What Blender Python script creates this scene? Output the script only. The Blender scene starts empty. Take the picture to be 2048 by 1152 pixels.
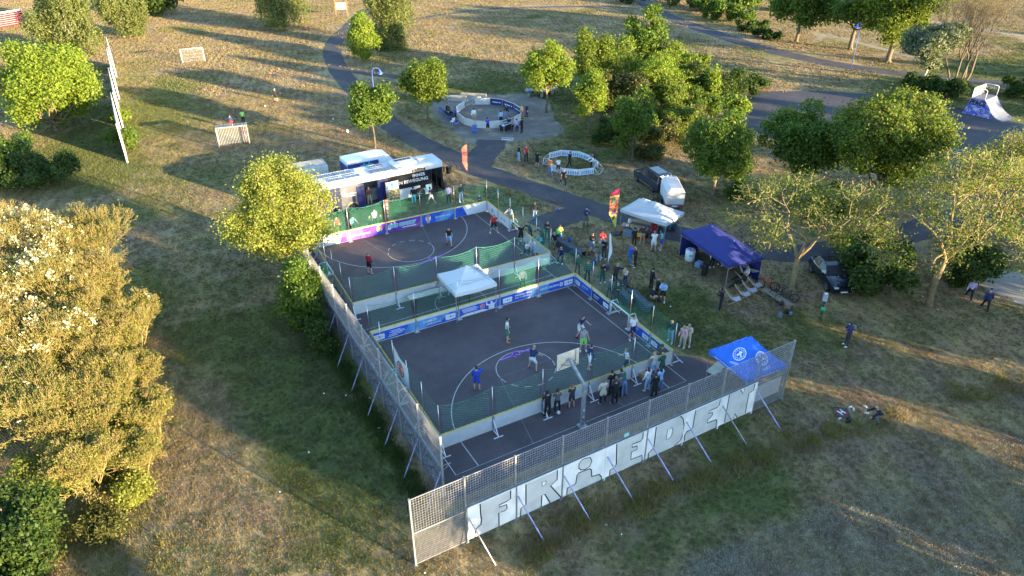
import bpy, math, random
import numpy as np
from math import sin, cos, pi, radians as RD
from mathutils import Vector, Matrix
random.seed(7)
SC = bpy.context.scene
COL = SC.collection

# ------------------------------------------------------------------ camera
CF, CC = 1431.2436, np.array([-6.6109, -19.945, 26.2526])
YAW, PIT, ROL = 0.5214, 0.5363, 0.002
_f = np.array([sin(YAW)*cos(PIT), cos(YAW)*cos(PIT), -sin(PIT)])
_r = np.array([cos(YAW), -sin(YAW), 0.0]); _d = np.cross(_f, _r)
CM = np.array([cos(ROL)*_r+sin(ROL)*_d, -sin(ROL)*_r+cos(ROL)*_d, _f])
cam = bpy.data.cameras.new('camera'); camo = bpy.data.objects.new('camera', cam); COL.objects.link(camo)
cam.sensor_width = 36; cam.lens = CF/2048*36; cam.clip_start = .5; cam.clip_end = 3000
camo.matrix_world = Matrix(((CM[0][0], -CM[1][0], -CM[2][0], CC[0]), (CM[0][1], -CM[1][1], -CM[2][1], CC[1]),
                            (CM[0][2], -CM[1][2], -CM[2][2], CC[2]), (0, 0, 0, 1)))
SC.camera = camo
def G(u, v, z=0.0):
    """place on the ground (or at height z) that the survey of the photograph gives for a pixel"""
    d = CM.T @ np.array([(u-1024)/CF, (v-576)/CF, 1.0]); t = (z-CC[2])/d[2]
    q = CC+t*d; return (float(q[0]), float(q[1]))

# ------------------------------------------------------------------ light
SUN_AZ, SUN_EL = RD(152.2), RD(8.5)          # low evening sun, behind and to the right of the camera
W = bpy.data.worlds.new('World'); SC.world = W; W.use_nodes = True
nt = W.node_tree; sky = nt.nodes.new('ShaderNodeTexSky'); sky.sky_type = 'NISHITA'
sky.sun_disc = False; sky.sun_elevation = SUN_EL; sky.sun_rotation = SUN_AZ; sky.air_density = 1.0; sky.dust_density = .25; sky.ozone_density = 2.4
bg = nt.nodes['Background']; bg.inputs['Strength'].default_value = 0.15
nt.links.new(sky.outputs[0], bg.inputs['Color'])
sl = bpy.data.lights.new('sun', 'SUN'); sl.energy = 5.0; sl.angle = RD(.5); sl.color = (1.0, .78, .45)
so = bpy.data.objects.new('sun', sl); COL.objects.link(so)
sdir = Vector((sin(SUN_AZ)*cos(SUN_EL), cos(SUN_AZ)*cos(SUN_EL), sin(SUN_EL)))
so.rotation_euler = sdir.to_track_quat('Z', 'Y').to_euler(); so.location = (30, -60, 40)
SC.view_settings.view_transform = 'Standard'; SC.view_settings.look = 'None'
SC.view_settings.exposure = 2.65; SC.view_settings.gamma = 1.0; SC.view_settings.use_curve_mapping = False
SC.render.engine = 'CYCLES'
SC.cycles.max_bounces = 4; SC.cycles.diffuse_bounces = 2; SC.cycles.glossy_bounces = 2; SC.cycles.transmission_bounces = 3
SC.cycles.transparent_max_bounces = 4

# ------------------------------------------------------------------ materials
MATS = {}
def newmat(name):
    m = bpy.data.materials.new(name); m.use_nodes = True; nt = m.node_tree; nt.nodes.clear()
    out = nt.nodes.new('ShaderNodeOutputMaterial'); return m, nt, out
def N(nt, t, **k):
    n = nt.nodes.new(t)
    for a, b in k.items():
        if hasattr(n, a): setattr(n, a, b)
        else: n.inputs[a.replace('_', ' ')].default_value = b
    return n
def mat(name, col, rough=.7, metal=0, var=.12, scale=2.0, bump=0.0, spec=.4, coat=0):
    """painted / fabric / metal surface with mottling from noise"""
    if name in MATS: return MATS[name]
    m, nt, out = newmat(name); L = nt.links.new
    p = N(nt, 'ShaderNodeBsdfPrincipled'); p.inputs['Roughness'].default_value = rough; p.inputs['Metallic'].default_value = metal
    p.inputs['Specular IOR Level'].default_value = spec; p.inputs['Coat Weight'].default_value = coat
    tc = N(nt, 'ShaderNodeTexCoord'); n1 = N(nt, 'ShaderNodeTexNoise', Scale=scale, Detail=5.0)
    L(tc.outputs['Object'], n1.inputs['Vector'])
    mr = N(nt, 'ShaderNodeMapRange'); mr.inputs[1].default_value = .3; mr.inputs[2].default_value = .7
    mr.inputs[3].default_value = 1-var; mr.inputs[4].default_value = 1+var; L(n1.outputs['Fac'], mr.inputs[0])
    mx = N(nt, 'ShaderNodeVectorMath', operation='SCALE'); mx.inputs[0].default_value = col[:3]; L(mr.outputs[0], mx.inputs['Scale'])
    L(mx.outputs[0], p.inputs['Base Color'])
    if bump:
        b = N(nt, 'ShaderNodeBump'); b.inputs['Strength'].default_value = bump; b.inputs['Distance'].default_value = .03
        n2 = N(nt, 'ShaderNodeTexNoise', Scale=scale*3, Detail=4.0); L(tc.outputs['Object'], n2.inputs['Vector'])
        L(n2.outputs['Fac'], b.inputs['Height']); L(b.outputs[0], p.inputs['Normal'])
    L(p.outputs[0], out.inputs[0]); MATS[name] = m; return m
def leafmat(name, c1, c2, trans=.45):
    """foliage: every leaf its own tone between two greens, light passes through"""
    if name in MATS: return MATS[name]
    m, nt, out = newmat(name); L = nt.links.new
    g = N(nt, 'ShaderNodeNewGeometry'); tc = N(nt, 'ShaderNodeTexCoord')
    n1 = N(nt, 'ShaderNodeTexNoise', Scale=.7, Detail=2.0); L(tc.outputs['Object'], n1.inputs['Vector'])
    ad = N(nt, 'ShaderNodeMath', operation='MULTIPLY_ADD'); L(g.outputs['Random Per Island'], ad.inputs[0]); ad.inputs[1].default_value = .75
    sb = N(nt, 'ShaderNodeMath', operation='MULTIPLY_ADD'); L(n1.outputs['Fac'], sb.inputs[0]); sb.inputs[1].default_value = 1.2; sb.inputs[2].default_value = -.48
    L(sb.outputs[0], ad.inputs[2])
    mx = N(nt, 'ShaderNodeMix', data_type='RGBA'); mx.clamp_factor = True; L(ad.outputs[0], mx.inputs['Factor'])
    mx.inputs[6].default_value = (*c1, 1); mx.inputs[7].default_value = (*c2, 1)
    d = N(nt, 'ShaderNodeBsdfPrincipled'); d.inputs['Roughness'].default_value = .55; d.inputs['Specular IOR Level'].default_value = .25
    t = N(nt, 'ShaderNodeBsdfTranslucent'); s = N(nt, 'ShaderNodeMixShader'); s.inputs[0].default_value = trans
    L(mx.outputs[2], d.inputs['Base Color'])
    hv = N(nt, 'ShaderNodeVectorMath', operation='MULTIPLY'); L(mx.outputs[2], hv.inputs[0]); hv.inputs[1].default_value = (1.25, 1.25, .6)
    L(hv.outputs[0], t.inputs['Color']); L(d.outputs[0], s.inputs[1]); L(t.outputs[0], s.inputs[2]); L(s.outputs[0], out.inputs[0])
    MATS[name] = m; return m

# ------------------------------------------------------------------ object helpers
def tag(o, label=None, cat=None, group=None, kind=None):
    if label: o['label'] = label
    if cat: o['category'] = cat
    if group: o['group'] = group
    if kind: o['kind'] = kind
    return o
def empty(name, loc=(0, 0, 0), rz=0, label=None, cat=None, group=None):
    o = bpy.data.objects.new(name, None); COL.objects.link(o); o.location = loc; o.rotation_euler = (0, 0, rz)
    o.empty_display_size = .2
    return tag(o, label, cat, group)
def link(name, me, parent=None, loc=(0, 0, 0), rz=0):
    o = bpy.data.objects.new(name, me); COL.objects.link(o); o.location = loc; o.rotation_euler = (0, 0, rz)
    if parent is not None: o.parent = parent
    return o
def meshnp(name, V, F, mats, mi=None, smooth=False):
    """V (n,3) array, F (m,k) int array of equal-sized faces"""
    V = np.asarray(V, np.float32); F = np.asarray(F, np.int32); k = F.shape[1]
    me = bpy.data.meshes.new(name); me.vertices.add(len(V)); me.vertices.foreach_set('co', V.ravel())
    me.loops.add(F.size); me.loops.foreach_set('vertex_index', F.ravel())
    me.polygons.add(len(F)); me.polygons.foreach_set('loop_start', np.arange(0, F.size, k, dtype=np.int32))
    if mi is not None: me.polygons.foreach_set('material_index', np.asarray(mi, np.int32))
    if smooth: me.polygons.foreach_set('use_smooth', np.ones(len(F), bool))
    for m in (mats if isinstance(mats, (list, tuple)) else [mats]): me.materials.append(m)
    me.update(calc_edges=True); return me
def ax(o, x, z):                          # frame: origin o, x direction, z direction
    x = Vector(x).normalized(); z = Vector(z).normalized(); y = z.cross(x).normalized()
    z = x.cross(y); return Matrix(((x.x, y.x, z.x, o[0]), (x.y, y.y, z.y, o[1]), (x.z, y.z, z.z, o[2]), (0, 0, 0, 1)))
class MB:
    def __init__(s): s.v = []; s.f = []; s.sm = []
    def add(s, vs, fs, sm=False):
        b = len(s.v); s.v += [tuple(v) for v in vs]; s.f += [tuple(b+i for i in f) for f in fs]; s.sm += [sm]*len(fs); return s
    def box(s, c, d, rz=0, bev=0):
        x, y, z = [k/2 for k in d]; cr, sr = cos(rz), sin(rz)
        if bev:
            b = bev; ring = [(-x+b, -y), (x-b, -y), (x, -y+b), (x, y-b), (x-b, y), (-x+b, y), (-x, y-b), (-x, -y+b)]
            ri = [(px*(1-b/x*.8), py*(1-b/y*.8)) for px, py in ring]
            L = [(ri, -z), (ring, -z+b), (ring, z-b), (ri, z)]; vs = [(p[0], p[1], zz) for r, zz in L for p in r]
            fs = [tuple(range(7, -1, -1)), tuple(range(24, 32))]
            for k in range(3):
                for i in range(8): j = (i+1) % 8; fs.append((k*8+i, k*8+j, k*8+8+j, k*8+8+i))
        else:
            vs = [(a, b, e) for a in (-x, x) for b in (-y, y) for e in (-z, z)]
            fs = [(0, 1, 3, 2), (4, 6, 7, 5), (0, 4, 5, 1), (2, 3, 7, 6), (0, 2, 6, 4), (1, 5, 7, 3)]
        return s.add([(c[0]+a*cr-b*sr, c[1]+a*sr+b*cr, c[2]+e) for a, b, e in vs], fs)
    def tube(s, p, q, r, r2=None, n=6, cap=True):
        p = Vector(p); q = Vector(q); r2 = r if r2 is None else r2; d = (q-p)
        if d.length < 1e-6: return s
        d.normalize(); u = d.orthogonal().normalized(); w = d.cross(u)
        vs = [p+(u*cos(2*pi*i/n)+w*sin(2*pi*i/n))*r for i in range(n)]+[q+(u*cos(2*pi*i/n)+w*sin(2*pi*i/n))*r2 for i in range(n)]
        fs = [(i, (i+1) % n, n+(i+1) % n, n+i) for i in range(n)]
        b = len(s.v); s.add(vs, fs, True)
        if cap: s.f += [tuple(b+i for i in range(n-1, -1, -1)), tuple(b+n+i for i in range(n))]; s.sm += [False]*2
        return s
    def path(s, pts, r, n=6, closed=False):
        m = len(pts)
        for i in range(m if closed else m-1): s.tube(pts[i], pts[(i+1) % m], r if not callable(r) else r(i), None, n)
        return s
    def bar(s, p, q, w, h):
        p = Vector(p); q = Vector(q); d = (q-p).normalized(); u = d.cross(Vector((0, 0, 1)))
        if u.length < 1e-3: u = Vector((1, 0, 0))
        u.normalize(); t = u.cross(d)
        vs = [e+u*a*w/2+t*b*h/2 for e in (p, q) for a, b in ((-1, -1), (1, -1), (1, 1), (-1, 1))]
        return s.add(vs, [(3, 2, 1, 0), (4, 5, 6, 7), (0, 1, 5, 4), (1, 2, 6, 5), (2, 3, 7, 6), (3, 0, 4, 7)])
    def prism(s, poly, z0, z1):
        n = len(poly); vs = [(x, y, z0) for x, y in poly]+[(x, y, z1) for x, y in poly]
        return s.add(vs, [tuple(range(n-1, -1, -1)), tuple(range(n, 2*n))]+[(i, (i+1) % n, n+(i+1) % n, n+i) for i in range(n)])
    def lathe(s, prof, c=(0, 0, 0), n=12, axis='z', sm=True):
        vs = []
        for r, h in prof:
            for i in range(n):
                a = 2*pi*i/n; P = (r*cos(a), r*sin(a), h)
                if axis == 'x': P = (h, P[0], P[1])
                if axis == 'y': P = (P[1], h, P[0])
                vs.append((P[0]+c[0], P[1]+c[1], P[2]+c[2]))
        fs = [(k*n+i, k*n+(i+1) % n, k*n+n+(i+1) % n, k*n+n+i) for k in range(len(prof)-1) for i in range(n)]
        b = len(s.v); s.add(vs, fs, sm)
        s.f += [tuple(b+i for i in range(n-1, -1, -1)), tuple(b+(len(prof)-1)*n+i for i in range(n))]; s.sm += [False]*2
        return s
    def ell(s, c, r, n=10, m=7, ju=0):
        vs = [(c[0], c[1], c[2]-r[2])]
        for k in range(1, m):
            t = -pi/2+pi*k/m
            for i in range(n):
                j = 1+ju*(random.random()-.5); a = 2*pi*i/n
                vs.append((c[0]+r[0]*cos(t)*cos(a)*j, c[1]+r[1]*cos(t)*sin(a)*j, c[2]+r[2]*sin(t)*j))
        vs.append((c[0], c[1], c[2]+r[2])); fs = [(0, 1+(i+1) % n, 1+i) for i in range(n)]
        for k in range(m-2):
            for i in range(n): fs.append((1+k*n+i, 1+k*n+(i+1) % n, 1+k*n+n+(i+1) % n, 1+k*n+n+i))
        t = len(vs)-1; fs += [(t, 1+(m-2)*n+i, 1+(m-2)*n+(i+1) % n) for i in range(n)]
        return s.add(vs, fs, True)
    def mesh(s, name, m):
        me = bpy.data.meshes.new(name); me.from_pydata(s.v, [], s.f)
        if m is not None: me.materials.append(m)
        if any(s.sm): me.polygons.foreach_set('use_smooth', s.sm)
        me.update(); return me
    def build(s, name, m, parent=None, loc=(0, 0, 0), rz=0):
        return link(name, s.mesh(name, m), parent, loc, rz)
def copy_tree(o, parent=None):
    c = o.copy(); COL.objects.link(c); c.parent = parent
    if parent is not None: c.matrix_parent_inverse = o.matrix_parent_inverse.copy()
    for ch in list(o.children): copy_tree(ch, c)
    return c
def flat(name, pts, z, m, parent=None, kind=None):
    me = bpy.data.meshes.new(name); me.from_pydata([(x, y, z) for x, y in pts], [], [tuple(range(len(pts)))]); me.materials.append(m)
    o = link(name, me, parent)
    if kind: o['kind'] = kind
    return o
def plate(mx, name, pts, thick, m, parent=None):      # flat print cut to an outline, in frame mx (x right, z normal)
    n = len(pts); vs = [mx @ Vector((x, y, 0)) for x, y in pts]+[mx @ Vector((x, y, thick)) for x, y in pts]
    me = bpy.data.meshes.new(name); me.from_pydata(vs, [], [tuple(range(n, 2*n))]+[(i, (i+1) % n, n+(i+1) % n, n+i) for i in range(n)])
    me.materials.append(m); return link(name, me, parent)
FONTC = {}
def text(s, mx, size, m, parent, name='lettering', sx=1.0, shear=0, bold=0.0):
    key = (s, bold, shear)
    if key not in FONTC:
        c = bpy.data.curves.new('t', 'FONT'); c.body = s; c.resolution_u = 2; c.shear = shear; c.offset = bold
        o = bpy.data.objects.new('t', c); me = bpy.data.meshes.new_from_object(o); bpy.data.objects.remove(o); FONTC[key] = me
    me = FONTC[key].copy(); me.transform(mx @ Matrix.Diagonal((size*sx, size, 1, 1))); me.materials.clear(); me.materials.append(m)
    me.name = name; return link(name, me, parent)
def ring_pts(c, r, n=24, a0=0, a1=2*pi): return [(c[0]+r*cos(a0+(a1-a0)*i/n), c[1]+r*sin(a0+(a1-a0)*i/n)) for i in range(n+1)]
def ribbon(pts, w, closed=False):         # 2-D polyline -> quads
    P = [np.array(p, float) for p in pts]; n = len(P); vs = []
    for i in range(n):
        a = P[i-1] if (i or closed) else P[i]; b = P[(i+1) % n] if (i < n-1 or closed) else P[i]
        t = b-a; t = t/(np.linalg.norm(t)+1e-9); q = np.array([-t[1], t[0]])*w/2; vs += [P[i]+q, P[i]-q]
    m = n if closed else n-1
    return vs, [(2*i, 2*i+1, (2*i+3) % (2*n), (2*i+2) % (2*n)) for i in range(m)]
def line_mesh(name, lines, z, m, parent=None):        # lines: (pts, width, closed)
    V = []; F = []
    for pts, w, cl in lines:
        vs, fs = ribbon(pts, w, cl); b = len(V); V += [(x, y, z) for x, y in vs]; F += [tuple(b+i for i in f) for f in fs]
    me = bpy.data.meshes.new(name); me.from_pydata(V, [], F); me.materials.append(m); return link(name, me, parent)
def inpoly(px, py, poly):
    c = np.zeros(len(px), bool); n = len(poly)
    for i in range(n):
        x1, y1 = poly[i]; x2, y2 = poly[i-1]
        if y1 == y2: continue
        c ^= ((y1 > py) != (y2 > py)) & (px < (x2-x1)*(py-y1)/(y2-y1)+x1)
    return c
# ------------------------------------------------------------------ ground, paths, paving
def groundmat(name, blade=0):
    m, nt, out = newmat(name); L = nt.links.new
    g = N(nt, 'ShaderNodeNewGeometry'); P = g.outputs['Position']
    def noise(sc, det=4.0, rough=.6, stretch=None, dist=0.0):
        n = N(nt, 'ShaderNodeTexNoise', Scale=sc, Detail=det, Roughness=rough, Distortion=dist)
        if stretch:
            mp = N(nt, 'ShaderNodeMapping'); mp.inputs['Rotation'].default_value = (0, 0, stretch[0]); mp.inputs['Scale'].default_value = stretch[1]
            L(P, mp.inputs[0]); L(mp.outputs[0], n.inputs['Vector'])
        else: L(P, n.inputs['Vector'])
        return n.outputs['Fac']
    def rng(s, a, b, c=0.0, d=1.0):
        r = N(nt, 'ShaderNodeMapRange'); r.interpolation_type = 'SMOOTHSTEP'
        for i, v in enumerate((a, b, c, d)): r.inputs[i+1].default_value = v
        L(s, r.inputs[0]); return r.outputs[0]
    def mix(f, a, b, mode='MIX'):
        x = N(nt, 'ShaderNodeMix', data_type='RGBA'); x.blend_type = mode
        if isinstance(f, (int, float)): x.inputs['Factor'].default_value = f
        else: L(f, x.inputs['Factor'])
        for i, v in ((6, a), (7, b)):
            if isinstance(v, tuple): x.inputs[i].default_value = (*v, 1)
            else: L(v, x.inputs[i])
        return x.outputs[2]
    def math(op, a, b):
        x = N(nt, 'ShaderNodeMath', operation=op)
        for i, v in enumerate((a, b)):
            if isinstance(v, (int, float)): x.inputs[i].default_value = v
            else: L(v, x.inputs[i])
        return x.outputs[0]
    straw = (.40, .30, .145); dry = (.30, .20, .135); green = (.13, .15, .04); dark = (.085, .09, .033); pale = (.48, .37, .26)
    c = mix(rng(noise(.35, 5, .65), .35, .65), dry, straw)
    gr = math('ADD', noise(.09, 5, .6, dist=.6), math('MULTIPLY', noise(1.1, 4, .7), .45))
    # lusher zones that really are greener: ellipses (x, y, rx, ry, strength)
    tot = None
    for x, y, rx, ry, st in ZONES:
        sp = N(nt, 'ShaderNodeVectorMath', operation='SUBTRACT'); L(P, sp.inputs[0]); sp.inputs[1].default_value = (x, y, 0)
        sc = N(nt, 'ShaderNodeVectorMath', operation='DIVIDE'); L(sp.outputs[0], sc.inputs[0]); sc.inputs[1].default_value = (rx, ry, 1e5)
        ln = N(nt, 'ShaderNodeVectorMath', operation='LENGTH'); L(sc.outputs[0], ln.inputs[0])
        s = rng(ln.outputs['Value'], .35, 1.0, st, 0.0); tot = s if tot is None else math('ADD', tot, s)
    gr = math('ADD', gr, tot)
    c = mix(rng(gr, .68, .98), c, green)
    c = mix(rng(math('ADD', noise(.5, 4, .7), math('MULTIPLY', tot, .5)), .56, .8), c, dark)
    c = mix(math('MULTIPLY', rng(noise(.22, 3, .6), .6, .78), .45), c, pale)
    # mown lanes
    w = N(nt, 'ShaderNodeTexWave', Scale=.32, Distortion=1.5, Detail=1.0); w.bands_direction = 'X'
    mp = N(nt, 'ShaderNodeMapping'); mp.inputs['Rotation'].default_value = (0, 0, RD(18)); L(P, mp.inputs[0]); L(mp.outputs[0], w.inputs['Vector'])
    c = mix(math('MULTIPLY', rng(w.outputs['Fac'], .2, .9), .22), c, (.10, .085, .04))
    fine = noise(9, 5, .75); c = mix(rng(fine, .3, .75, 0, .42), c, (.09, .07, .04))
    f2 = noise(28, 3, .7); c = mix(rng(f2, .5, .8, 0, .3), c, (.33, .27, .16))
    if blade:
        ri = g.outputs['Random Per Island']
        c = mix(rng(ri, .0, 1.0, .0, .38), c, (.22, .20, .07)); c = mix(math('MULTIPLY', tot, .5), c, (.06, .10, .02))
    p = N(nt, 'ShaderNodeBsdfPrincipled'); p.inputs['Roughness'].default_value = 1; p.inputs['Specular IOR Level'].default_value = .1
    L(c, p.inputs['Base Color'])
    if blade:
        t = N(nt, 'ShaderNodeBsdfTranslucent'); L(c, t.inputs['Color']); s = N(nt, 'ShaderNodeMixShader'); s.inputs[0].default_value = .35
        L(p.outputs[0], s.inputs[1]); L(t.outputs[0], s.inputs[2]); L(s.outputs[0], out.inputs[0])
    else:
        b = N(nt, 'ShaderNodeBump'); b.inputs['Strength'].default_value = .9; b.inputs['Distance'].default_value = .12
        L(math('ADD', noise(5, 6, .8), math('MULTIPLY', noise(.8, 3, .6), 1.2)), b.inputs['Height']); L(b.outputs[0], p.inputs['Normal']); L(p.outputs[0], out.inputs[0])
    return m
ZONES = [(-1.2, 11, 4.6, 15, .30), (23.5, 9, 5, 7, .30), (29, 4, 6, 4, .16), (14, -4, 9, 3.5, .14), (1, 18, 3, 10, .3), (-6, 75, 14, 40, .22),
         (45, 62, 28, 18, .2), (70, 60, 25, 10, .12), (25, 33, 8, 6, .1), (38, 40, 14, 9, .2), (-5, 26, 7, 14, .16), (33, -9, 20, 9, -.40), (110, 30, 60, 20, .25), (16, -12, 8, 5, -.2)]
GM = groundmat('meadow_ground'); BM_ = groundmat('grass_blades', 1)
# ground sheet, gently uneven far out, dead flat under the courts
nx = 60; xs = np.sinh(np.linspace(-4.2, 4.2, nx))*24+20; ys = np.sinh(np.linspace(-4.2, 4.2, nx))*24+30
X, Y = np.meshgrid(xs, ys); Vg = np.stack([X.ravel(), Y.ravel(), np.zeros(X.size)], 1)
I = np.arange(nx*nx).reshape(nx, nx); Fg = np.stack([I[:-1, :-1].ravel(), I[:-1, 1:].ravel(), I[1:, 1:].ravel(), I[1:, :-1].ravel()], 1)
tag(link('ground', meshnp('ground', Vg, Fg, GM)), kind='structure')

def asphalt(name, c1, c2, rough=.85, sc=1.0, worn=0.0):
    m, nt, out = newmat(name); L = nt.links.new
    g = N(nt, 'ShaderNodeNewGeometry'); P = g.outputs['Position']
    a = N(nt, 'ShaderNodeTexNoise', Scale=.35*sc, Detail=6.0, Roughness=.65); L(P, a.inputs['Vector'])
    b = N(nt, 'ShaderNodeTexNoise', Scale=14.0, Detail=4.0, Roughness=.8); L(P, b.inputs['Vector'])
    r = N(nt, 'ShaderNodeMapRange'); r.inputs[1].default_value = .35; r.inputs[2].default_value = .7; L(a.outputs[0], r.inputs[0])
    x = N(nt, 'ShaderNodeMix', data_type='RGBA'); L(r.outputs[0], x.inputs['Factor']); x.inputs[6].default_value = (*c1, 1); x.inputs[7].default_value = (*c2, 1)
    r2 = N(nt, 'ShaderNodeMapRange'); r2.inputs[1].default_value = .4; r2.inputs[2].default_value = .8; r2.inputs[3].default_value = .8; r2.inputs[4].default_value = 1.45; L(b.outputs[0], r2.inputs[0])
    s = N(nt, 'ShaderNodeVectorMath', operation='SCALE'); L(x.outputs[2], s.inputs[0]); L(r2.outputs[0], s.inputs['Scale'])
    colr = s.outputs[0]
    if worn:
        w = N(nt, 'ShaderNodeTexNoise', Scale=.5, Detail=7.0, Roughness=.75); L(P, w.inputs['Vector'])
        rw = N(nt, 'ShaderNodeMapRange'); rw.inputs[1].default_value = .5; rw.inputs[2].default_value = .68; rw.inputs[4].default_value = worn; L(w.outputs[0], rw.inputs[0])
        y = N(nt, 'ShaderNodeMix', data_type='RGBA'); L(rw.outputs[0], y.inputs['Factor']); L(colr, y.inputs[6]); y.inputs[7].default_value = (.30, .26, .20, 1); colr = y.outputs[2]
    p = N(nt, 'ShaderNodeBsdfPrincipled'); p.inputs['Roughness'].default_value = rough; p.inputs['Specular IOR Level'].default_value = .25
    L(colr, p.inputs['Base Color'])
    bp = N(nt, 'ShaderNodeBump'); bp.inputs['Strength'].default_value = .35; bp.inputs['Distance'].default_value = .01; L(b.outputs[0], bp.inputs['Height']); L(bp.outputs[0], p.inputs['Normal'])
    L(p.outputs[0], out.inputs[0]); return m
A_COURT = asphalt('court_asphalt', (.078, .061, .065), (.112, .088, .090), .8, worn=.10)
A_PATH = asphalt('path_asphalt', (.050, .046, .054), (.078, .070, .075), .9, worn=.14)
A_SKATE = asphalt('skate_asphalt', (.046, .042, .052), (.066, .060, .068), .85, worn=.10)
A_PLAZA = asphalt('sandy_paving', (.13, .115, .105), (.19, .165, .14), .95, worn=.8)
A_CONC = asphalt('light_concrete_path', (.20, .18, .165), (.27, .25, .22), .9)
A_TRAIL = asphalt('trodden_earth', (.25, .19, .125), (.33, .26, .17), 1.0)
PAVED = []
def paved(name, pts, z, m, reg=True):
    if reg: PAVED.append(pts)
    return flat(name, pts, z, m, kind='structure')
def uv(l, z=0): return [G(a, b, z) for a, b in l]
court_poly = [(2.75, 2.5), (20.2, 2.5), (21.9, 3.3), (21.2, 5.2), (20.1, 6.2), (20.35, 18), (20.7, 19.6), (20.6, 27), (20.8, 33.2), (2.75, 33.6)]
paved('court', court_poly, .006, A_COURT)
paved('skate_area', uv([(1432, 212), (1470, 193), (1505, 183), (1640, 181), (1760, 190), (1880, 206), (1960, 226), (2100, 262), (2200, 330), (2060, 400), (1880, 400), (1770, 350), (1640, 320), (1560, 280), (1470, 246)]), .006, A_SKATE)
paved('plaza', uv([(862, 212), (885, 190), (935, 187), (1010, 190), (1060, 186), (1100, 205), (1108, 235), (1132, 262), (1112, 273), (1000, 287), (945, 290), (905, 262), (872, 236)]), .006, A_PLAZA)
def pathstrip(name, cl, w, z, m, reg=True):
    P = [np.array(G(a, b)) if not isinstance(a, str) else None for a, b in cl]
    # smooth by Catmull-Rom
    Q = []
    for i in range(len(P)-1):
        p0 = P[max(i-1, 0)]; p1 = P[i]; p2 = P[i+1]; p3 = P[min(i+2, len(P)-1)]
        for t in np.linspace(0, 1, 7)[:-1]:
            Q.append(.5*((2*p1)+(-p0+p2)*t+(2*p0-5*p1+4*p2-p3)*t*t+(-p0+3*p1-3*p2+p3)*t**3))
    Q.append(P[-1]); lf = []; rt = []
    rnd = random.Random(len(cl))
    for i, q in enumerate(Q):
        t = Q[min(i+1, len(Q)-1)]-Q[max(i-1, 0)]; t /= np.linalg.norm(t); nrm = np.array([-t[1], t[0]])
        ww = w if not callable(w) else w(i/(len(Q)-1)); j = (rnd.random()-.5)*.26
        lf.append(q+nrm*(ww/2+j)); rt.append(q-nrm*(ww/2-j))
    V = [(a[0], a[1], z) for p in zip(lf, rt) for a in p]; n = len(Q)
    me = bpy.data.meshes.new(name); me.from_pydata(V, [], [(2*i, 2*i+1, 2*i+3, 2*i+2) for i in range(n-1)]); me.materials.append(m)
    o = link(name, me); o['kind'] = 'structure'
    if reg:
        for k in range(0, n-1, 3):
            e = min(k+3, n-1); PAVED.append([tuple(lf[i]) for i in range(k, e+1)]+[tuple(rt[i]) for i in range(e, k-1, -1)])
    return o
pathstrip('main_path', [(735, 18), (690, 62), (668, 88), (667, 115), (681, 145), (715, 185), (755, 225), (795, 258), (855, 292), (935, 330), (1040, 368), (1130, 399), (1200, 421), (1300, 452), (1400, 478), (1500, 500), (1620, 505), (1800, 470), (1960, 420)], 2.9, .010, A_PATH)
pathstrip('branch_path', [(985, 280), (980, 292), (965, 312), (950, 332)], 3.2, .014, A_PATH)
pathstrip('court_path', [(1175, 428), (1140, 430), (1100, 445), (1078, 455)], 3.0, .014, A_PATH)
pathstrip('plaza_path', [(690, 140), (740, 148), (800, 155), (860, 172), (905, 195)], 1.8, .014, A_PATH)
pathstrip('upper_path', [(1262, -25), (1285, 2), (1325, 28), (1410, 60), (1530, 98), (1690, 132), (1860, 153), (2048, 172), (2250, 190)], 3.6, .010, A_PATH)
pathstrip('thin_path', [(1300, 17), (1180, 13), (1000, 17), (900, 27), (835, 38), (760, 58), (690, 78)], 1.6, .014, A_PATH)
pathstrip('far_track', [(1480, -22), (1650, 0), (1830, 38), (2048, 72), (2250, 110)], 2.2, .010, A_TRAIL)
pathstrip('dirt_trail', [(1630, 85), (1650, 70), (1690, 78), (1740, 92), (1800, 108), (1830, 118)], 1.3, .014, A_TRAIL)
paved('concrete_path', uv([(1880, 528), (1935, 556), (1985, 585), (2060, 618), (2200, 640), (2150, 560), (2000, 540), (1920, 505)]), .008, A_CONC)

# painted lines of the basketball court
LWF = mat('worn_court_paint', (.16, .155, .155), .85, var=.3, scale=7)
LW = mat('court_paint', (.42, .42, .40), .8, var=.25, scale=9)
cx0, cx1, cy0, cy1 = 3.85, 18.9, 3.92, 33.1; cm = (cx0+cx1)/2; ln = []; lf_ = []
ln.append(([(cx0, cy0), (cx1, cy0), (cx1, cy1), (cx0, cy1)], .05, True))
for yy, s in ((cy0, 1), (cy1, -1)):
    c = (cm, yy+s*1.72)
    ln.append(([(cm-6.25, yy), (cm-6.25, c[1])]+[(cm-6.25*cos(a), c[1]+s*6.25*sin(a)) for a in np.linspace(0, pi, 36)]+[(cm+6.25, yy)], .055, False))
    ft = yy+s*5.8; lf_.append(([(cm-3, yy), (cm-1.8, ft), (cm+1.8, ft), (cm+3, yy)], .045, False))
    ln.append(([(cm+1.8*cos(a), ft+s*1.8*sin(a)) for a in np.linspace(0, pi, 18)], .05, False))
    for k in range(7):
        a0 = -pi*(k+.25)/7; ln.append(([(cm+1.8*cos(a), ft+s*1.8*sin(a)) for a in np.linspace(a0, a0-.25, 4)], .05, False))
ln.append((ring_pts((cm, 18.5), 1.8, 30)[:-1], .05, True)); ln.append(([(cx0, 18.5), (cx1, 18.5)], .05, False))
for x in (cm-1.2, cm+1.3): ln.append(([(x-.1, 21.9), (x+.1, 22.1)], .05, False))
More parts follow.
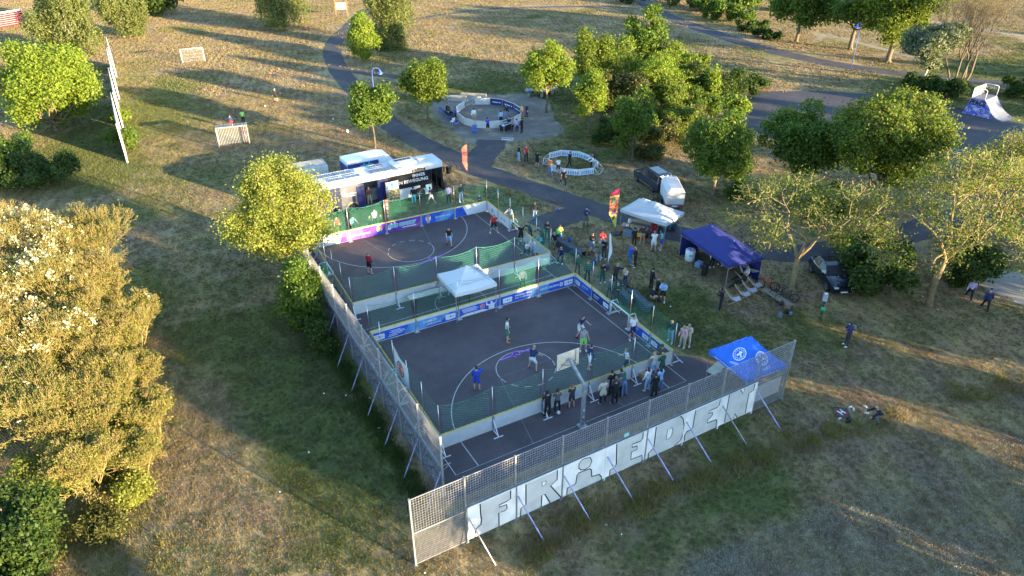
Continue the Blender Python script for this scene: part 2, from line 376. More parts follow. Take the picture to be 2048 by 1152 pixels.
o = line_mesh('court_markings', ln, .012, LW); o['kind'] = 'structure'; o = line_mesh('worn_court_markings', lf_, .010, LWF); o['kind'] = 'structure'
PU = mat('purple_chalk', (.36, .12, .55), .9, var=.2, scale=12)
for c, a in (((11.65, 11.25), .9), ((12.3, 25.25), 1.0)):
    L_ = [([(c[0]+.34*(k/9)*cos(k*.95+a), c[1]+.34*(k/9)*sin(k*.95+a)) for k in range(10, 1, -1)], .10, False)]
    for s in (1, -1): L_.append(([(c[0]+s*(.3+t*.8)*cos(a+2.3)+.1*sin(5*t), c[1]+s*(.3+t*.8)*sin(a+2.3)) for t in np.linspace(0, 1, 7)], .13, False))
    o = line_mesh('chalk_spiral', L_, .016, PU); o['kind'] = 'structure'
# pale curved skid marks and scuffs on the near court
SK = mat('scuff', (.085, .08, .085), .9, var=.3, scale=8)
o = line_mesh('court_scuffs', [(ring_pts((8.8, 14), 2.9, 16, 2.2, 3.6), .06, False), (ring_pts((7.9, 15), 4.2, 16, 2.6, 3.5), .05, False), ([(5.6, 13.7), (6.2, 13.9), (6.1, 13.4), (5.7, 13.3), (5.65, 13.6)], .05, False)], .011, SK); o['kind'] = 'structure'
# ------------------------------------------------------------------ trees
BARK = mat('bark', (.14, .105, .07), .95, var=.35, scale=3, bump=.8)
BARKL = mat('light_bark', (.30, .22, .13), .95, var=.3, scale=3, bump=.8)
BARKN = mat('grey_brown_bark', (.12, .095, .07), .95, var=.3, scale=3)
BARKR = mat('robinia_bark', (.19, .14, .075), .95, var=.3, scale=3, bump=.8)
BARKW = mat('birch_bark', (.42, .38, .32), .9, var=.35, scale=2, bump=.5)
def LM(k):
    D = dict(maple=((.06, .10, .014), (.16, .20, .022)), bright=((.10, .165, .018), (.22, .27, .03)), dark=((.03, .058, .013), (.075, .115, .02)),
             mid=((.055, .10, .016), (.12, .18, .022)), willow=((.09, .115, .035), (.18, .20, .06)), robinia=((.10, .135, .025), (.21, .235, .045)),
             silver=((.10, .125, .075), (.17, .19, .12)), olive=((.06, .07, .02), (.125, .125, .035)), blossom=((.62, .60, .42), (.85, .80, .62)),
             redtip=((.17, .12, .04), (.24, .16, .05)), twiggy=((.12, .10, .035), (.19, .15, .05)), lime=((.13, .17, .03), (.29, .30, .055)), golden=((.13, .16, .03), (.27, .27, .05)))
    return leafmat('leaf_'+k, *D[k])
def quads(C, Nn, S, rs, asp=.6):
    """leaf-shaped faces at C facing Nn, size S"""
    n = len(C); r = rs.normal(size=(n, 3)); u = np.cross(Nn, r); u /= np.linalg.norm(u, axis=1, keepdims=True)+1e-9
    w = np.cross(Nn, u); S = S[:, None]
    V = np.empty((n, 4, 3)); V[:, 0] = C-u*S; V[:, 1] = C-w*S*asp+u*S*.1; V[:, 2] = C+u*S; V[:, 3] = C+w*S*asp+u*S*.1
    V[:, 0] += Nn*S*.15; V[:, 2] -= Nn*S*.2
    return V.reshape(-1, 3)
def crown_pts(lobes, n, clump, per, rs, hang=0, inner=.15):
    L = np.array(lobes); k = n//per; w = L[:, 3]**2; w = w/w.sum()
    idx = rs.choice(len(L), int(k*1.9), p=w); d = rs.normal(size=(len(idx), 3)); d[:, 2] += .25; d /= np.linalg.norm(d, axis=1, keepdims=True)
    rad = L[idx, 3][:, None]*(rs.uniform(.78, 1.06, (len(idx), 1))**1); rad[rs.uniform(size=len(idx)) < inner] *= .6
    c = L[idx, :3]+d*rad*np.array([1, 1, .9])
    keep = np.ones(len(c), bool)
    for j in range(len(L)):
        q = np.linalg.norm((c-L[j, :3])/np.array([1, 1, .9]), axis=1)/L[j, 3]; keep &= ~((q < .72) & (idx != j) & (rs.uniform(size=len(c)) > inner))
    c = c[keep][:k]; d = d[keep][:k]; m = len(c); cl = clump*rs.uniform(.6, 1.4, (m, 1))
    P = np.repeat(c, per, 0)+rs.normal(size=(m*per, 3))*np.repeat(cl, per, 0)*np.array([1, 1, .75])
    if hang:
        hh = rs.uniform(0, hang, (m, per, 1)); P = (c[:, None, :]+rs.normal(size=(m, per, 3))*.12-hh*np.array([0, 0, 1])+hh*.10*d[:, None, :]).reshape(-1, 3)
    Nn = np.repeat(d, per, 0)+rs.normal(size=P.shape)*.75; Nn[:, 2] += .35; Nn /= np.linalg.norm(Nn, axis=1, keepdims=True)
    return P, Nn
def make_lobes(rx, ry, z0, z1, n, rs, top=.75, shape='round'):
    zc = (z0+z1)/2; hz = (z1-z0)/2; out = []
    r0 = min(rx, hz)*.62; out.append((0, 0, zc, r0))
    for i in range(n):
        for _ in range(30):
            a = rs.uniform(0, 2*pi); t = rs.uniform(-1, 1)
            wf = np.sqrt(max(0, 1-t*t)) if shape == 'round' else (max(.12, (1-t)/2)**.8 if shape == 'cone' else (max(.15, 1-((t+.35)/1.35)**2 if t > -.35 else 1-((t+.35)/.65)**2*.75)))
            rr = rs.uniform(.35, .62)*wf+.12; lr = rs.uniform(.26, .40)*min(rx, hz*1.1)*(1 if wf > .45 else .75)
            x, y, z = rx*rr*cos(a)*1.05, ry*rr*sin(a)*1.05, zc+t*(hz-lr*.85)
            if all((x-o[0])**2+(y-o[1])**2+(z-o[2])**2 > (lr*.55)**2 for o in out[1:]): break
        out.append((x, y, z, lr))
    return out
def limb(mb, p, q, r, r2, rs, seg=4, n=5, droop=0.0, wob=.12):
    p = np.array(p, float); q = np.array(q, float); L = np.linalg.norm(q-p); pts = [p]
    for i in range(1, seg):
        t = i/seg; b = p+(q-p)*t; b[2] += droop*L*sin(pi*t); pts.append(b+rs.normal(size=3)*L*wob*.5*np.array([1, 1, .5]))
    pts.append(q)
    for i in range(seg):
        ra = r+(r2-r)*i/seg; rb = r+(r2-r)*(i+1)/seg; mb.tube(pts[i], pts[i+1], ra, rb, n, False)
    return pts
def tree(u, v, rx, h, z0, leaf, n, ls, label, cat='tree', name='tree', ry=None, lobes=9, shape='round', clump=.32, per=16, bark=None, trunk=.16,
         hang=0, seed=1, group=None, lean=(0, 0), xy=None, flowers=0, tips=None, inner=.15, density_trunk=True, lsc=1.0):
    rs = np.random.RandomState(seed); ry = ry or rx; x, y = xy or G(u, v); bark = bark or BARK
    root = empty(name, (x, y, 0), 0, label, cat, group)
    Lb = make_lobes(rx, ry, z0, h, lobes, rs, shape=shape); Lb = [(a+lean[0]*(c/h), b+lean[1]*(c/h), c, r) for a, b, c, r in Lb]
    Lb = [Lb[0]]+[(a*(1+(1-lsc)*.35), b*(1+(1-lsc)*.35), c, r*lsc) for a, b, c, r in Lb[1:]]
    P, Nn = crown_pts(Lb, n, clump, per, rs, hang, inner)
    lo = .06+.04*abs(ls); P[:, 2] = np.maximum(P[:, 2], lo); S = ls*rs.uniform(.55, 1.25, len(P))
    V = quads(P, Nn, S, rs); F = np.arange(len(V)).reshape(-1, 4)
    if tips: 
        mi = ((P[:, 2] > h*.8) & (rs.uniform(size=len(P)) < .07)).astype(int); me = meshnp('crown', V, F, [LM(leaf), LM(tips)], mi)
    else: me = meshnp('crown', V, F, LM(leaf))
    cr = link('crown', me, root)
    if flowers:
        k = rs.choice(len(P), flowers); Pf = P[k]+rs.normal(size=(flowers, 3))*.1; V = quads(Pf, Nn[k], ls*.9*rs.uniform(.6, 1.2, flowers), rs, .8)
        link('blossom', meshnp('blossom', V, np.arange(len(V)).reshape(-1, 4), LM('blossom')), root)['kind'] = 'stuff'
    if density_trunk:
        mb = MB(); zt = max(z0*.95, .3); top = (lean[0]*zt/h, lean[1]*zt/h, zt); limb(mb, (0, 0, -.05), top, trunk*1.25, trunk*.9, rs, 3, 8, wob=.04)
        for i in range(6): a = i*pi/3+.3; mb.tube((cos(a)*trunk*1.7, sin(a)*trunk*1.7, -.05), (0, 0, .45), trunk*.35, trunk*.55, 4, False)
        mb.build('trunk', bark, root); mb = MB()
        limb(mb, top, (Lb[0][0], Lb[0][1], h*.86), trunk*.85, .03, rs, 5, 6, wob=.06)
        for a, b, c, r in Lb[1:]:
            s = (lean[0]*zt/h, lean[1]*zt/h, min(zt+(c-zt)*rs.uniform(.0, .35), c)) if c > zt else top
            pts = limb(mb, s, (a, b, c), trunk*.42, .03, rs, 4, 5, droop=-.08)
            for k in range(3):
                d = rs.normal(size=3); d /= np.linalg.norm(d); limb(mb, pts[3], np.array([a, b, c])+d*r*.9, .035, .012, rs, 2, 4)
        mb.build('branches', bark, root)
    return root
def twig_tree(u, v, h, spread, label, leaf='robinia', seed=1, nleaf=9000, ls=.085, trunk=.22, cat='tree', name='tree', xy=None, up=.55, depth=5, bare=0.0,
              stems=1, group=None, bark=None, flowers=0, leafr=.28, fork=1.9, lean=(0, 0), first=.33, grav=0.0, crowd=1.0, xs=1.0, rmin=0.0):
    """open crown: recursive branching with small leaves strung along the outer twigs"""
    rs = np.random.RandomState(seed); x, y = xy or G(u, v); root = empty(name, (x, y, 0), 0, label, cat, group); mb = MB(); tb = MB(); tips = []
    def grow(m, p, d, L, r, k):
        q = p+d*L; mid = p+d*L*.5+rs.normal(size=3)*L*.07
        r = max(r, rmin); r2 = max(r*.72, rmin); n = 7 if k == 0 else (5 if k < 3 else 3)
        m.tube(p, mid, r, (r+r2)/2, n, False); m.tube(mid, q, (r+r2)/2, r2, n, False)
        if k >= depth-2:
            for t in (.3, .65, 1): tips.append((p+(q-p)*t, d, L))
        if k >= depth: return
        nb = 3 if (rs.uniform() < .55*crowd or k == 0) else 2
        if k >= 3 and rs.uniform() < .35*crowd: nb += 1
        a0 = rs.uniform(0, 2*pi)
        for i in range(nb):
            a = a0+2*pi*i/nb+rs.uniform(-.5, .5); o = Vector(d).orthogonal().normalized(); w = Vector(d).cross(o)
            side = np.array(o*cos(a)+w*sin(a)); sp = spread*rs.uniform(.65, 1.25)*(1.0 if k else .8)
            nd = d+side*sp; nd[2] += (up*.35 if k < 3 else up*.15)-grav*(k > 2); nd /= np.linalg.norm(nd)
            grow(mb, q, nd, L*rs.uniform(.66, .86)*(.95 if k else .85), r2*(.78 if nb > 2 else .85), k+1)
        if k >= 1 and rs.uniform() < .6:
            a = rs.uniform(0, 2*pi); o = Vector(d).orthogonal().normalized(); w = Vector(d).cross(o); side = np.array(o*cos(a)+w*sin(a)); nd = d*.5+side; nd /= np.linalg.norm(nd)
            grow(mb, mid, nd, L*.6, r2*.5, max(k+2, depth-2))
    for s in range(stems):
        a = s*2*pi/stems+rs.uniform(0, 1); d = np.array([cos(a)*.28*(stems > 1)+lean[0], sin(a)*.28*(stems > 1)+lean[1], 1.]); d /= np.linalg.norm(d)
        p = np.array([cos(a)*.2*(stems > 1), sin(a)*.2*(stems > 1), -.05]); grow(tb, p, d, h*first, trunk/(stems**.4), 0)
    bk = bark or BARKL; z = max(t[0][2] for t in tips)+.2; sc = h/z
    def fix(m): m.v = [(a*sc*(1+(xs-1)*min(1, c*sc/h*2.2)), b*sc*(1+(xs-1)*min(1, c*sc/h*2.2)), c*sc) for a, b, c in m.v]
    fix(mb); fix(tb); tb.build('trunk', bk, root); mb.build('branches', bk, root)
    T = np.array([t[0] for t in tips])*sc; T[:, :2] *= (1+(xs-1)*np.minimum(1, T[:, 2:]/h*2.2)); k = rs.randint(0, len(T), nleaf); per = rs.normal(size=(nleaf, 3))
    P = T[k]+per*leafr*np.array([1, 1, .8]); P[:, 2] = np.maximum(P[:, 2], .15); Nn = rs.normal(size=P.shape); Nn[:, 2] = abs(Nn[:, 2])+.5; Nn /= np.linalg.norm(Nn, axis=1, keepdims=True)
    V = quads(P, Nn, ls*rs.uniform(.5, 1.3, nleaf), rs, .55); link('crown', meshnp('crown', V, np.arange(len(V)).reshape(-1, 4), LM(leaf)), root)
    if flowers:
        c = T[rs.randint(0, len(T), flowers//14)]; c = c[c[:, 2] > h*.45]; Pf = np.repeat(c, 14, 0)+rs.normal(size=(len(c)*14, 3))*np.array([.11, .11, .16])
        Nf = rs.normal(size=Pf.shape); Nf /= np.linalg.norm(Nf, axis=1, keepdims=True); V = quads(Pf, Nf, .065*rs.uniform(.6, 1.3, len(Pf)), rs, .9)
        link('blossom', meshnp('blossom', V, np.arange(len(V)).reshape(-1, 4), LM('blossom')), root)['kind'] = 'stuff'
    return root
def bush(u, v, r, h, leaf, n, ls, label, seed=1, ry=None, group=None, cat='bush', z=0, xy=None, flowers=0, clump=.2, lobes=8, name='bush'):
    return tree(u, v, r, h, .05, leaf, n, ls, label, cat, name, ry=ry, lobes=lobes, clump=clump, per=12, trunk=.05, seed=seed, group=group, xy=xy, flowers=flowers)

# --- park trees, top left round to the right
tree(112, 262, 6.4, 10.6, .2, 'bright', 28000, .15, 'broad round bright green tree left of the edge-on ball fence', seed=11, lobes=22, clump=.34, lsc=.85, trunk=.2)
tree(150, 112, 6.0, 12.5, .6, 'willow', 26000, .165, 'large pale weeping birch in the top left corner, second from the frame edge', seed=12, lobes=12, clump=.3, hang=2.3, bark=BARKW, name='birch_tree')
tree(248, 74, 4.6, 12, .6, 'willow', 18000, .17, 'weeping birch right of the bigger one in the top left corner', seed=13, lobes=10, hang=2.3, bark=BARKW, name='birch_tree')
tree(322, 28, 5.2, 9, .5, 'dark', 6000, .34, 'dark green tree at the top edge right of the two birches', seed=14, lobes=10, clump=.5)
bush(112, 108, 3.6, 4.6, 'bright', 4500, .24, 'yellow-green bush in front of the big pale birch', seed=15)
tree(570, 54, 6.4, 15, .8, 'willow', 22000, .18, 'shaded weeping willow hanging in from the top edge, left of the notice board', seed=16, lobes=14, hang=3.2, name='willow_tree', inner=.3)
tree(782, 94, 4.6, 15.5, .4, 'willow', 24000, .165, 'tall narrow weeping willow behind the small bright tree', seed=17, lobes=12, hang=3.2, name='willow_tree', inner=.3)
tree(727, 121, 3.0, 7.2, .5, 'bright', 13000, .15, 'small bright yellow-green tree where the path bends', seed=18, shape='cone', lobes=12, clump=.28, trunk=.12)
tree(750, 297, 3.2, 6.9, 2.4, 'mid', 14000, .145, 'round dark green tree on a thin trunk behind the white coach', seed=19, lobes=14, clump=.24, trunk=.11)
tree(857, 243, 3.2, 7.4, 2.2, 'maple', 13000, .15, 'round tree on a thin trunk left of the round boarded arena', seed=20, lobes=14, clump=.26, trunk=.13)
tree(1093, 225, 2.9, 8.6, 2.2, 'bright', 16000, .13, 'lit tree with lobed crown on a pale trunk by the table tennis table', seed=21, lobes=13, clump=.27, trunk=.13, shape='egg')
tree(1178, 268, 2.1, 7.1, 1.9, 'bright', 13000, .12, 'small egg-shaped bright tree with white trunk guard', seed=22, lobes=11, clump=.24, trunk=.1, shape='egg')
tree(1180, 205, 3.5, 9.6, .8, 'maple', 17000, .14, 'dense yellow-green tree at the left end of the clump, behind the egg-shaped one', seed=23, lobes=13, clump=.3)
tree(1280, 178, 2.9, 11.3, 1.5, 'mid', 7500, .19, 'tall darker tree standing out above the clump of shrubs', seed=24, lobes=11, clump=.32, shape='egg')
tree(1265, 322, 2.3, 8.1, .6, 'mid', 14000, .13, 'dark green column-like maple in front of the clump of shrubs', seed=25, lobes=13, clump=.22, trunk=.12, shape='egg')
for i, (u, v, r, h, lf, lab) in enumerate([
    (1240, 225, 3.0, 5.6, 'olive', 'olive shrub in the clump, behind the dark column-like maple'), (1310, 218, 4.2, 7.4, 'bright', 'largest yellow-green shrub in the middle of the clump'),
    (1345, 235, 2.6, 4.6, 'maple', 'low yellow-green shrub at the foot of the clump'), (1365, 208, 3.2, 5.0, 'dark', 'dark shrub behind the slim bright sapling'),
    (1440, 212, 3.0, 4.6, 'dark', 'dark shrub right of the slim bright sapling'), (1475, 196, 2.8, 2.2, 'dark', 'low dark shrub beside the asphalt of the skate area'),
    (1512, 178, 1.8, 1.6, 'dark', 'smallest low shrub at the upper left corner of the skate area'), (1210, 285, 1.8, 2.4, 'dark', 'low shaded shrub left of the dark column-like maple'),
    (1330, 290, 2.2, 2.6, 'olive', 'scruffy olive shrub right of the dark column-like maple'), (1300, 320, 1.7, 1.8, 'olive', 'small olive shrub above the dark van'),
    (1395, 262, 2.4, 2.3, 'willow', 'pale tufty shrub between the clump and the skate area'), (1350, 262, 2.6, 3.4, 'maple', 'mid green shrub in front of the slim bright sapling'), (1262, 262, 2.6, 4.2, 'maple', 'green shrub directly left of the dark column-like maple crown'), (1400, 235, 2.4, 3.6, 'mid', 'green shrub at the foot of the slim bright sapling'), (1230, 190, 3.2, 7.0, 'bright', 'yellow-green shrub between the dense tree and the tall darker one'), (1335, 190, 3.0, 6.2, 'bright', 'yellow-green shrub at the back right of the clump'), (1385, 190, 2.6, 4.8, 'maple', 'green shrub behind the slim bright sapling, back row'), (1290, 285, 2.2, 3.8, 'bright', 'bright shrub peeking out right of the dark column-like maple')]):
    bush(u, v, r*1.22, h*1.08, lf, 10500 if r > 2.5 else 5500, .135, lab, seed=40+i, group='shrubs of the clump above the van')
tree(1418, 222, 1.1, 5.9, 1.0, 'bright', 2600, .15, 'slim bright yellow-green sapling between dark shrubs', seed=26, lobes=9, clump=.2, trunk=.06, shape='cone')
tree(1463, 292, 1.3, 5.6, 2.6, 'bright', 1600, .15, 'thin sapling with a small lit tuft on top at the edge of the skate area', seed=27, lobes=5, clump=.22, trunk=.05)
tree(1425, 398, 3.3, 8.0, 2.1, 'mid', 20000, .13, 'round green tree shading the covered trailer', seed=28, lobes=17, clump=.26, trunk=.17)
tree(0, 0, 4.9, 10.4, 2.2, 'maple', 34000, .13, 'largest maple with reddish shoot tips right of centre', seed=29, lobes=24, clump=.3, trunk=.24, xy=G(1750, 425), tips='redtip')
tree(0, 0, 4.0, 8.4, 1.2, 'mid', 15000, .15, 'dark green tree left of the largest maple, above the sparse robinia', seed=30, lobes=14, clump=.3, trunk=.16, xy=G(1600, 385))
bush(0, 0, 4.3, 4.4, 'dark', 14000, .14, 'dark green thicket between the two sparse robinias', seed=31, xy=G(1765, 580))
bush(0, 0, 3.7, 3.8, 'dark', 9000, .14, 'dark thicket under the branches right of the second robinia', seed=32, xy=G(1910, 560), ry=3)
bush(0, 0, 2.6, 2.6, 'mid', 4500, .14, 'green bush at the trunk foot behind the parked black car', seed=33, xy=G(1700, 520))
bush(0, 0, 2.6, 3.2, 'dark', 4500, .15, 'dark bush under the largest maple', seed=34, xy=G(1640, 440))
bush(1475, 395, 1.8, 2.0, 'mid', 2500, .13, 'low bush right of the tree shading the trailer', seed=35)
twig_tree(1578, 592, 10.0, .84, 'sparse robinia with golden twigs behind the bicycles, left of the two', seed=51, nleaf=12500, ls=.08, trunk=.13, depth=6, leafr=.24, first=.2, xs=1.3, rmin=.012, up=.3, bark=BARKR)
twig_tree(1857, 612, 11.4, .88, 'sparse spreading robinia right of the parked black car', seed=52, nleaf=14000, ls=.085, trunk=.15, depth=6, leafr=.28, first=.2, xs=1.25, rmin=.012, up=.3, bark=BARKR)
twig_tree(1985, 520, 11.0, .62, 'robinia leaning over the light concrete path at the right edge', seed=53, nleaf=13000, ls=.09, trunk=.14, xs=1.2, rmin=.012, bark=BARKR, depth=6, stems=2, leafr=.32, first=.22)
# upper right
tree(1592, 84, 6.3, 9.4, 2.8, 'mid', 10000, .27, 'dark round tree on a short trunk above the road bend', seed=61, lobes=13, clump=.5, trunk=.25)
tree(1700, 99, 6.0, 11.0, 3.0, 'mid', 10000, .28, 'dark tree left of the lit one beside the blue lamp post', seed=62, lobes=13, clump=.5, trunk=.3)
tree(1775, 125, 7.2, 13.5, 3.2, 'maple', 15000, .28, 'big tree with lit yellow-green side right of the blue lamp post', seed=63, lobes=17, clump=.5, trunk=.35)
tree(1838, 182, 4.6, 9.8, 3.0, 'silver', 11000, .19, 'silvery willow-like tree on a leaning pale trunk', seed=64, lobes=12, clump=.3, trunk=.16, lean=(1.6, 0), bark=BARKW)
twig_tree(1897, 182, 13.0, .42, 'left of two nearly bare trees by the skate ramp', leaf='twiggy', seed=65, nleaf=2200, ls=.09, bark=BARKN, trunk=.2, depth=6, stems=3, leafr=.35, first=.25, up=.9, group='nearly bare trees')
twig_tree(1925, 172, 14.5, .40, 'right of two nearly bare trees by the skate ramp', leaf='twiggy', seed=66, nleaf=2200, ls=.09, bark=BARKN, trunk=.2, depth=6, stems=2, leafr=.35, first=.25, up=.9, group='nearly bare trees')
twig_tree(2042, 190, 12, .5, 'bare-branched tree at the right edge behind the skate ramp', leaf='twiggy', seed=67, nleaf=2200, ls=.09, bark=BARKN, trunk=.25, depth=6, first=.28)
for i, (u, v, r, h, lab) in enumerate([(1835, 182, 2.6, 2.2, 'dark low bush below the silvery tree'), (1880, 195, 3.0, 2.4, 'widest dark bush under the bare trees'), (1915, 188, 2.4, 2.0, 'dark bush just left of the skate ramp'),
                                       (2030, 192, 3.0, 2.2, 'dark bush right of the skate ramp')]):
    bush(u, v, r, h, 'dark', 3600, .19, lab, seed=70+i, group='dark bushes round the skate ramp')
for i, (u, v, r, h, lf, lab) in enumerate([(1345, 6, 6, 3.2, 'mid', 'first bush of the roadside hedge, nearest the top edge'), (1385, 22, 6, 3.6, 'olive', 'second bush of the roadside hedge'), (1425, 36, 6, 3.8, 'mid', 'third bush of the roadside hedge'),
                                           (1465, 46, 5.5, 4.2, 'mid', 'fourth bush of the roadside hedge, below a taller one'), (1502, 62, 4.2, 2.0, 'dark', 'low end of the roadside hedge'), (1535, 76, 3.4, 1.5, 'dark', 'lowest shrub past the end of the roadside hedge'),
                                           (1262, 6, 4.5, 2.6, 'dark', 'lone dark bush at the top edge where two paths meet')]):
    bush(u, v, r, h, lf, 4500, .27, lab, seed=80+i, group='roadside hedge bushes' if i < 6 else None)
tree(1480, 26, 5.5, 9, .8, 'mid', 6000, .33, 'bushy tree rising behind the roadside hedge', seed=89, lobes=11, clump=.5)
bush(1562, 22, 3, 2.2, 'olive', 2500, .27, 'scrubby bush on the bare earth mound at the top', seed=90)
# left side
bush(70, 372, 4.6, 4.2, 'dark', 16000, .125, 'dark rounded bush in front of the broad bright tree', seed=91, lobes=16, ry=4.2)
bush(22, 355, 4.6, 4.6, 'mid', 11000, .13, 'bush with pale blossom at the left edge below the broad bright tree', seed=92, lobes=12, flowers=500)
bush(254, 296, 1.7, 2.6, 'mid', 3000, .13, 'small bush growing through the edge-on ball fence', seed=93)
bush(243, 245, 1.2, 1.8, 'bright', 1500, .14, 'tiny bush behind the one at the edge-on ball fence', seed=94)
tree(0, 0, 4.0, 9.6, 2.2, 'lime', 42000, .085, 'bright yellow-green tree overhanging the far court and the bus', seed=195, lobes=40, clump=.30, trunk=.2, lsc=.62, shape='egg', ry=3.6, xy=(2.0, 27.1), bark=BARKL, inner=.3)
bush(0, 0, 1.9, 4.6, 'mid', 12000, .10, 'lush green bush growing against the side fence', seed=96, xy=(1.25, 21.2), lobes=12, ry=1.7)
bush(0, 0, 1.2, 1.7, 'dark', 4500, .09, 'low dark shrub at the foot of the side fence', seed=97, xy=(1.35, 18.3), lobes=7, ry=1.6)
# the lit thicket on the left: false acacias in flower, and a maple shrub below them
BARKG = mat('golden_twigs', (.26, .195, .075), .9, var=.25, scale=3)
GR = 'false acacias of the lit thicket on the left'
for i, (x, y, h, st, nl, fl, sd, lab) in enumerate([
    (-10.6, 31.5, 6.9, 4, 9000, 1500, 101, 'far right false acacia of the lit thicket, thin bare twigs at its right'), (-13.8, 30.5, 8.3, 4, 11000, 5200, 102, 'tallest false acacia, covered in white blossom at the left edge'),
    (-10.6, 26.0, 6.0, 5, 10000, 1400, 103, 'false acacia with scattered blossom at the right side of the thicket'), (-13.9, 25.2, 7.6, 4, 11000, 4600, 104, 'blossoming false acacia below the tallest one at the left edge'),
    (-10.0, 20.6, 5.2, 6, 12000, 100, 105, 'twiggy golden false acacia bulging farthest right over the lawn'), (-13.4, 20.0, 6.9, 4, 11000, 2200, 106, 'false acacia with a few blossoms in the middle of the left edge'),
    (-10.9, 15.6, 4.9, 6, 12000, 60, 107, 'golden false acacia with a bare forked stem, lower right of the thicket'), (-14.3, 15.2, 6.3, 4, 10000, 300, 108, 'false acacia at the left edge just above the dark maple shrub'),
    (-12.0, 11.2, 4.3, 6, 9000, 0, 109, 'lowest false acacia, fanned bare twigs right of the dark maple shrub'), (-16.8, 22.5, 8.2, 4, 7000, 1500, 110, 'false acacia cut by the left frame edge'),
    (-8.6, 24.0, 4.0, 5, 7000, 0, 111, 'small spindly false acacia on the right edge of the thicket'), (-9.3, 17.9, 3.6, 6, 8000, 0, 112, 'small spindly false acacia above the golden forked one'), (-12.2, 29.0, 6.4, 4, 7000, 2200, 113, 'false acacia between the two farthest ones of the thicket'), (-9.0, 14.2, 3.3, 6, 8000, 0, 114, 'short golden false acacia on the lower right edge of the thicket'), (-9.8, 11.6, 3.0, 6, 7000, 0, 115, 'smallest golden false acacia at the lower right tip of the thicket'), (-12.2, 13.4, 4.8, 5, 9000, 0, 116, 'golden false acacia behind the fanned lowest one'), (-12.0, 18.2, 5.6, 5, 10000, 0, 117, 'golden false acacia in the centre of the thicket'), (-11.8, 22.8, 6.2, 5, 10000, 300, 118, 'golden false acacia behind the central one')]):
    twig_tree(0, 0, h, .38, lab, leaf='golden' if y < 28 and x > -13.6 else 'robinia', seed=sd, nleaf=int(nl*(1.25 if y < 27 and x > -13.6 else 1.6)), ls=.05, rmin=.0085, bark=BARKG, trunk=.075, xy=(x, y), depth=6, stems=st+(2 if y < 22 else 1), leafr=.12, first=.22, up=1.0, group=GR, flowers=int(fl*.55) if x < -11.5 else 60, lean=(.12, -.05), crowd=1.15)
bush(0, 0, 2.6, 3.9, 'dark', 18000, .095, 'dark green maple shrub in the lower left corner', seed=121, xy=(-14.6, 8.6), ry=2.9, lobes=16, clump=.16)
bush(0, 0, 1.9, 2.3, 'dark', 7000, .085, 'low dark foliage at the very bottom left below the maple shrub', seed=122, xy=(-14.9, 5.6), ry=2.2, lobes=8)
for i, (x, y, r, h, lf, lab) in enumerate([(-11.8, 8.7, 1.3, 1.0, 'olive', 'low brush right of the dark maple shrub at the bottom'), (-10.6, 12.6, 1.5, 1.5, 'golden', 'low golden brush under the lowest false acacia'), (-9.6, 15.8, 1.4, 1.4, 'golden', 'low golden brush under the forked false acacia'),
                                           (-9.4, 20.8, 1.6, 1.6, 'olive', 'low brush under the false acacia that bulges farthest right'), (-12.6, 17.6, 2.2, 3.0, 'golden', 'golden undergrowth in the middle of the thicket'), (-12.4, 23.0, 2.4, 3.2, 'robinia', 'undergrowth below the blossoming false acacias'),
                                           (-10.6, 28.8, 2.2, 2.6, 'olive', 'undergrowth at the far end of the thicket'), (-13.2, 12.9, 2.0, 2.6, 'robinia', 'undergrowth behind the dark maple shrub'), (-10.4, 10.4, 1.3, 1.2, 'golden', 'golden brush at the lower right tip of the thicket'), (-15.8, 18.5, 2.2, 4.4, 'robinia', 'tall undergrowth at the left edge of the thicket')]):
    bush(0, 0, r, h, lf, 6500, .07, lab, seed=130+i, xy=(x, y), clump=.22, group='undergrowth of the thicket')
# ------------------------------------------------------------------ paints and metals
GALV = mat('galvanised_steel', (.20, .21, .23), .45, .7, var=.25, scale=6)
GALVW = mat('pale_galvanised', (.30, .30, .31), .5, .4, var=.25, scale=5)
ALU = mat('aluminium', (.55, .56, .57), .35, .8, var=.15, scale=6)
WHITE = mat('white_panel', (.55, .55, .545), .5, var=.07, scale=2.5)
BWHITE = mat('board_white', (.75, .75, .745), .6, var=.16, scale=1.3)
BGREY = mat('board_letter_grey', (.53, .535, .53), .65, var=.12, scale=1.6)
BLACK = mat('black_paint', (.016, .016, .018), .5, var=.2)
DARK = mat('dark_plastic', (.03, .03, .034), .55, var=.2)
YEL = mat('yellow_rail', (.72, .50, .04), .5, var=.1)
NAVY = mat('navy_fabric', (.025, .035, .16), .7, var=.15, scale=3)
BLUEP = mat('blue_paint', (.06, .12, .42), .5, var=.2, scale=5)
LILAC = mat('lilac_paint', (.34, .33, .54), .55, var=.35, scale=4)
REDP = mat('red_paint', (.50, .03, .03), .5, var=.2)
ROYAL = mat('royal_blue_print', (.025, .085, .46), .55, var=.18, scale=2.5)
SKYB = mat('sky_blue_print', (.10, .25, .50), .55, var=.35, scale=2.0)
PURP = mat('purple_print', (.12, .035, .30), .55, var=.25, scale=1.5)
PINK = mat('pink_print', (.30, .10, .34), .55, var=.2, scale=1.5)
TURQ = mat('turquoise_print', (.05, .40, .44), .5, var=.1)
PRW = mat('print_white', (.66, .66, .67), .5, var=.05)
NETG = mat('green_net', (.045, .23, .165), .8, var=.2)
NETL = mat('light_green_net', (.03, .36, .15), .8, var=.2)
NETW = mat('white_net', (.6, .6, .6), .8, var=.1)
WOOD = mat('pale_wood', (.42, .28, .15), .7, var=.2, scale=6)
WOODG = mat('weathered_wood', (.20, .165, .125), .85, var=.3, scale=8)
GLASS = mat('dark_glass', (.012, .014, .018), .22, var=.1, spec=.35)
RUB = mat('tyre_rubber', (.022, .022, .022), .85)
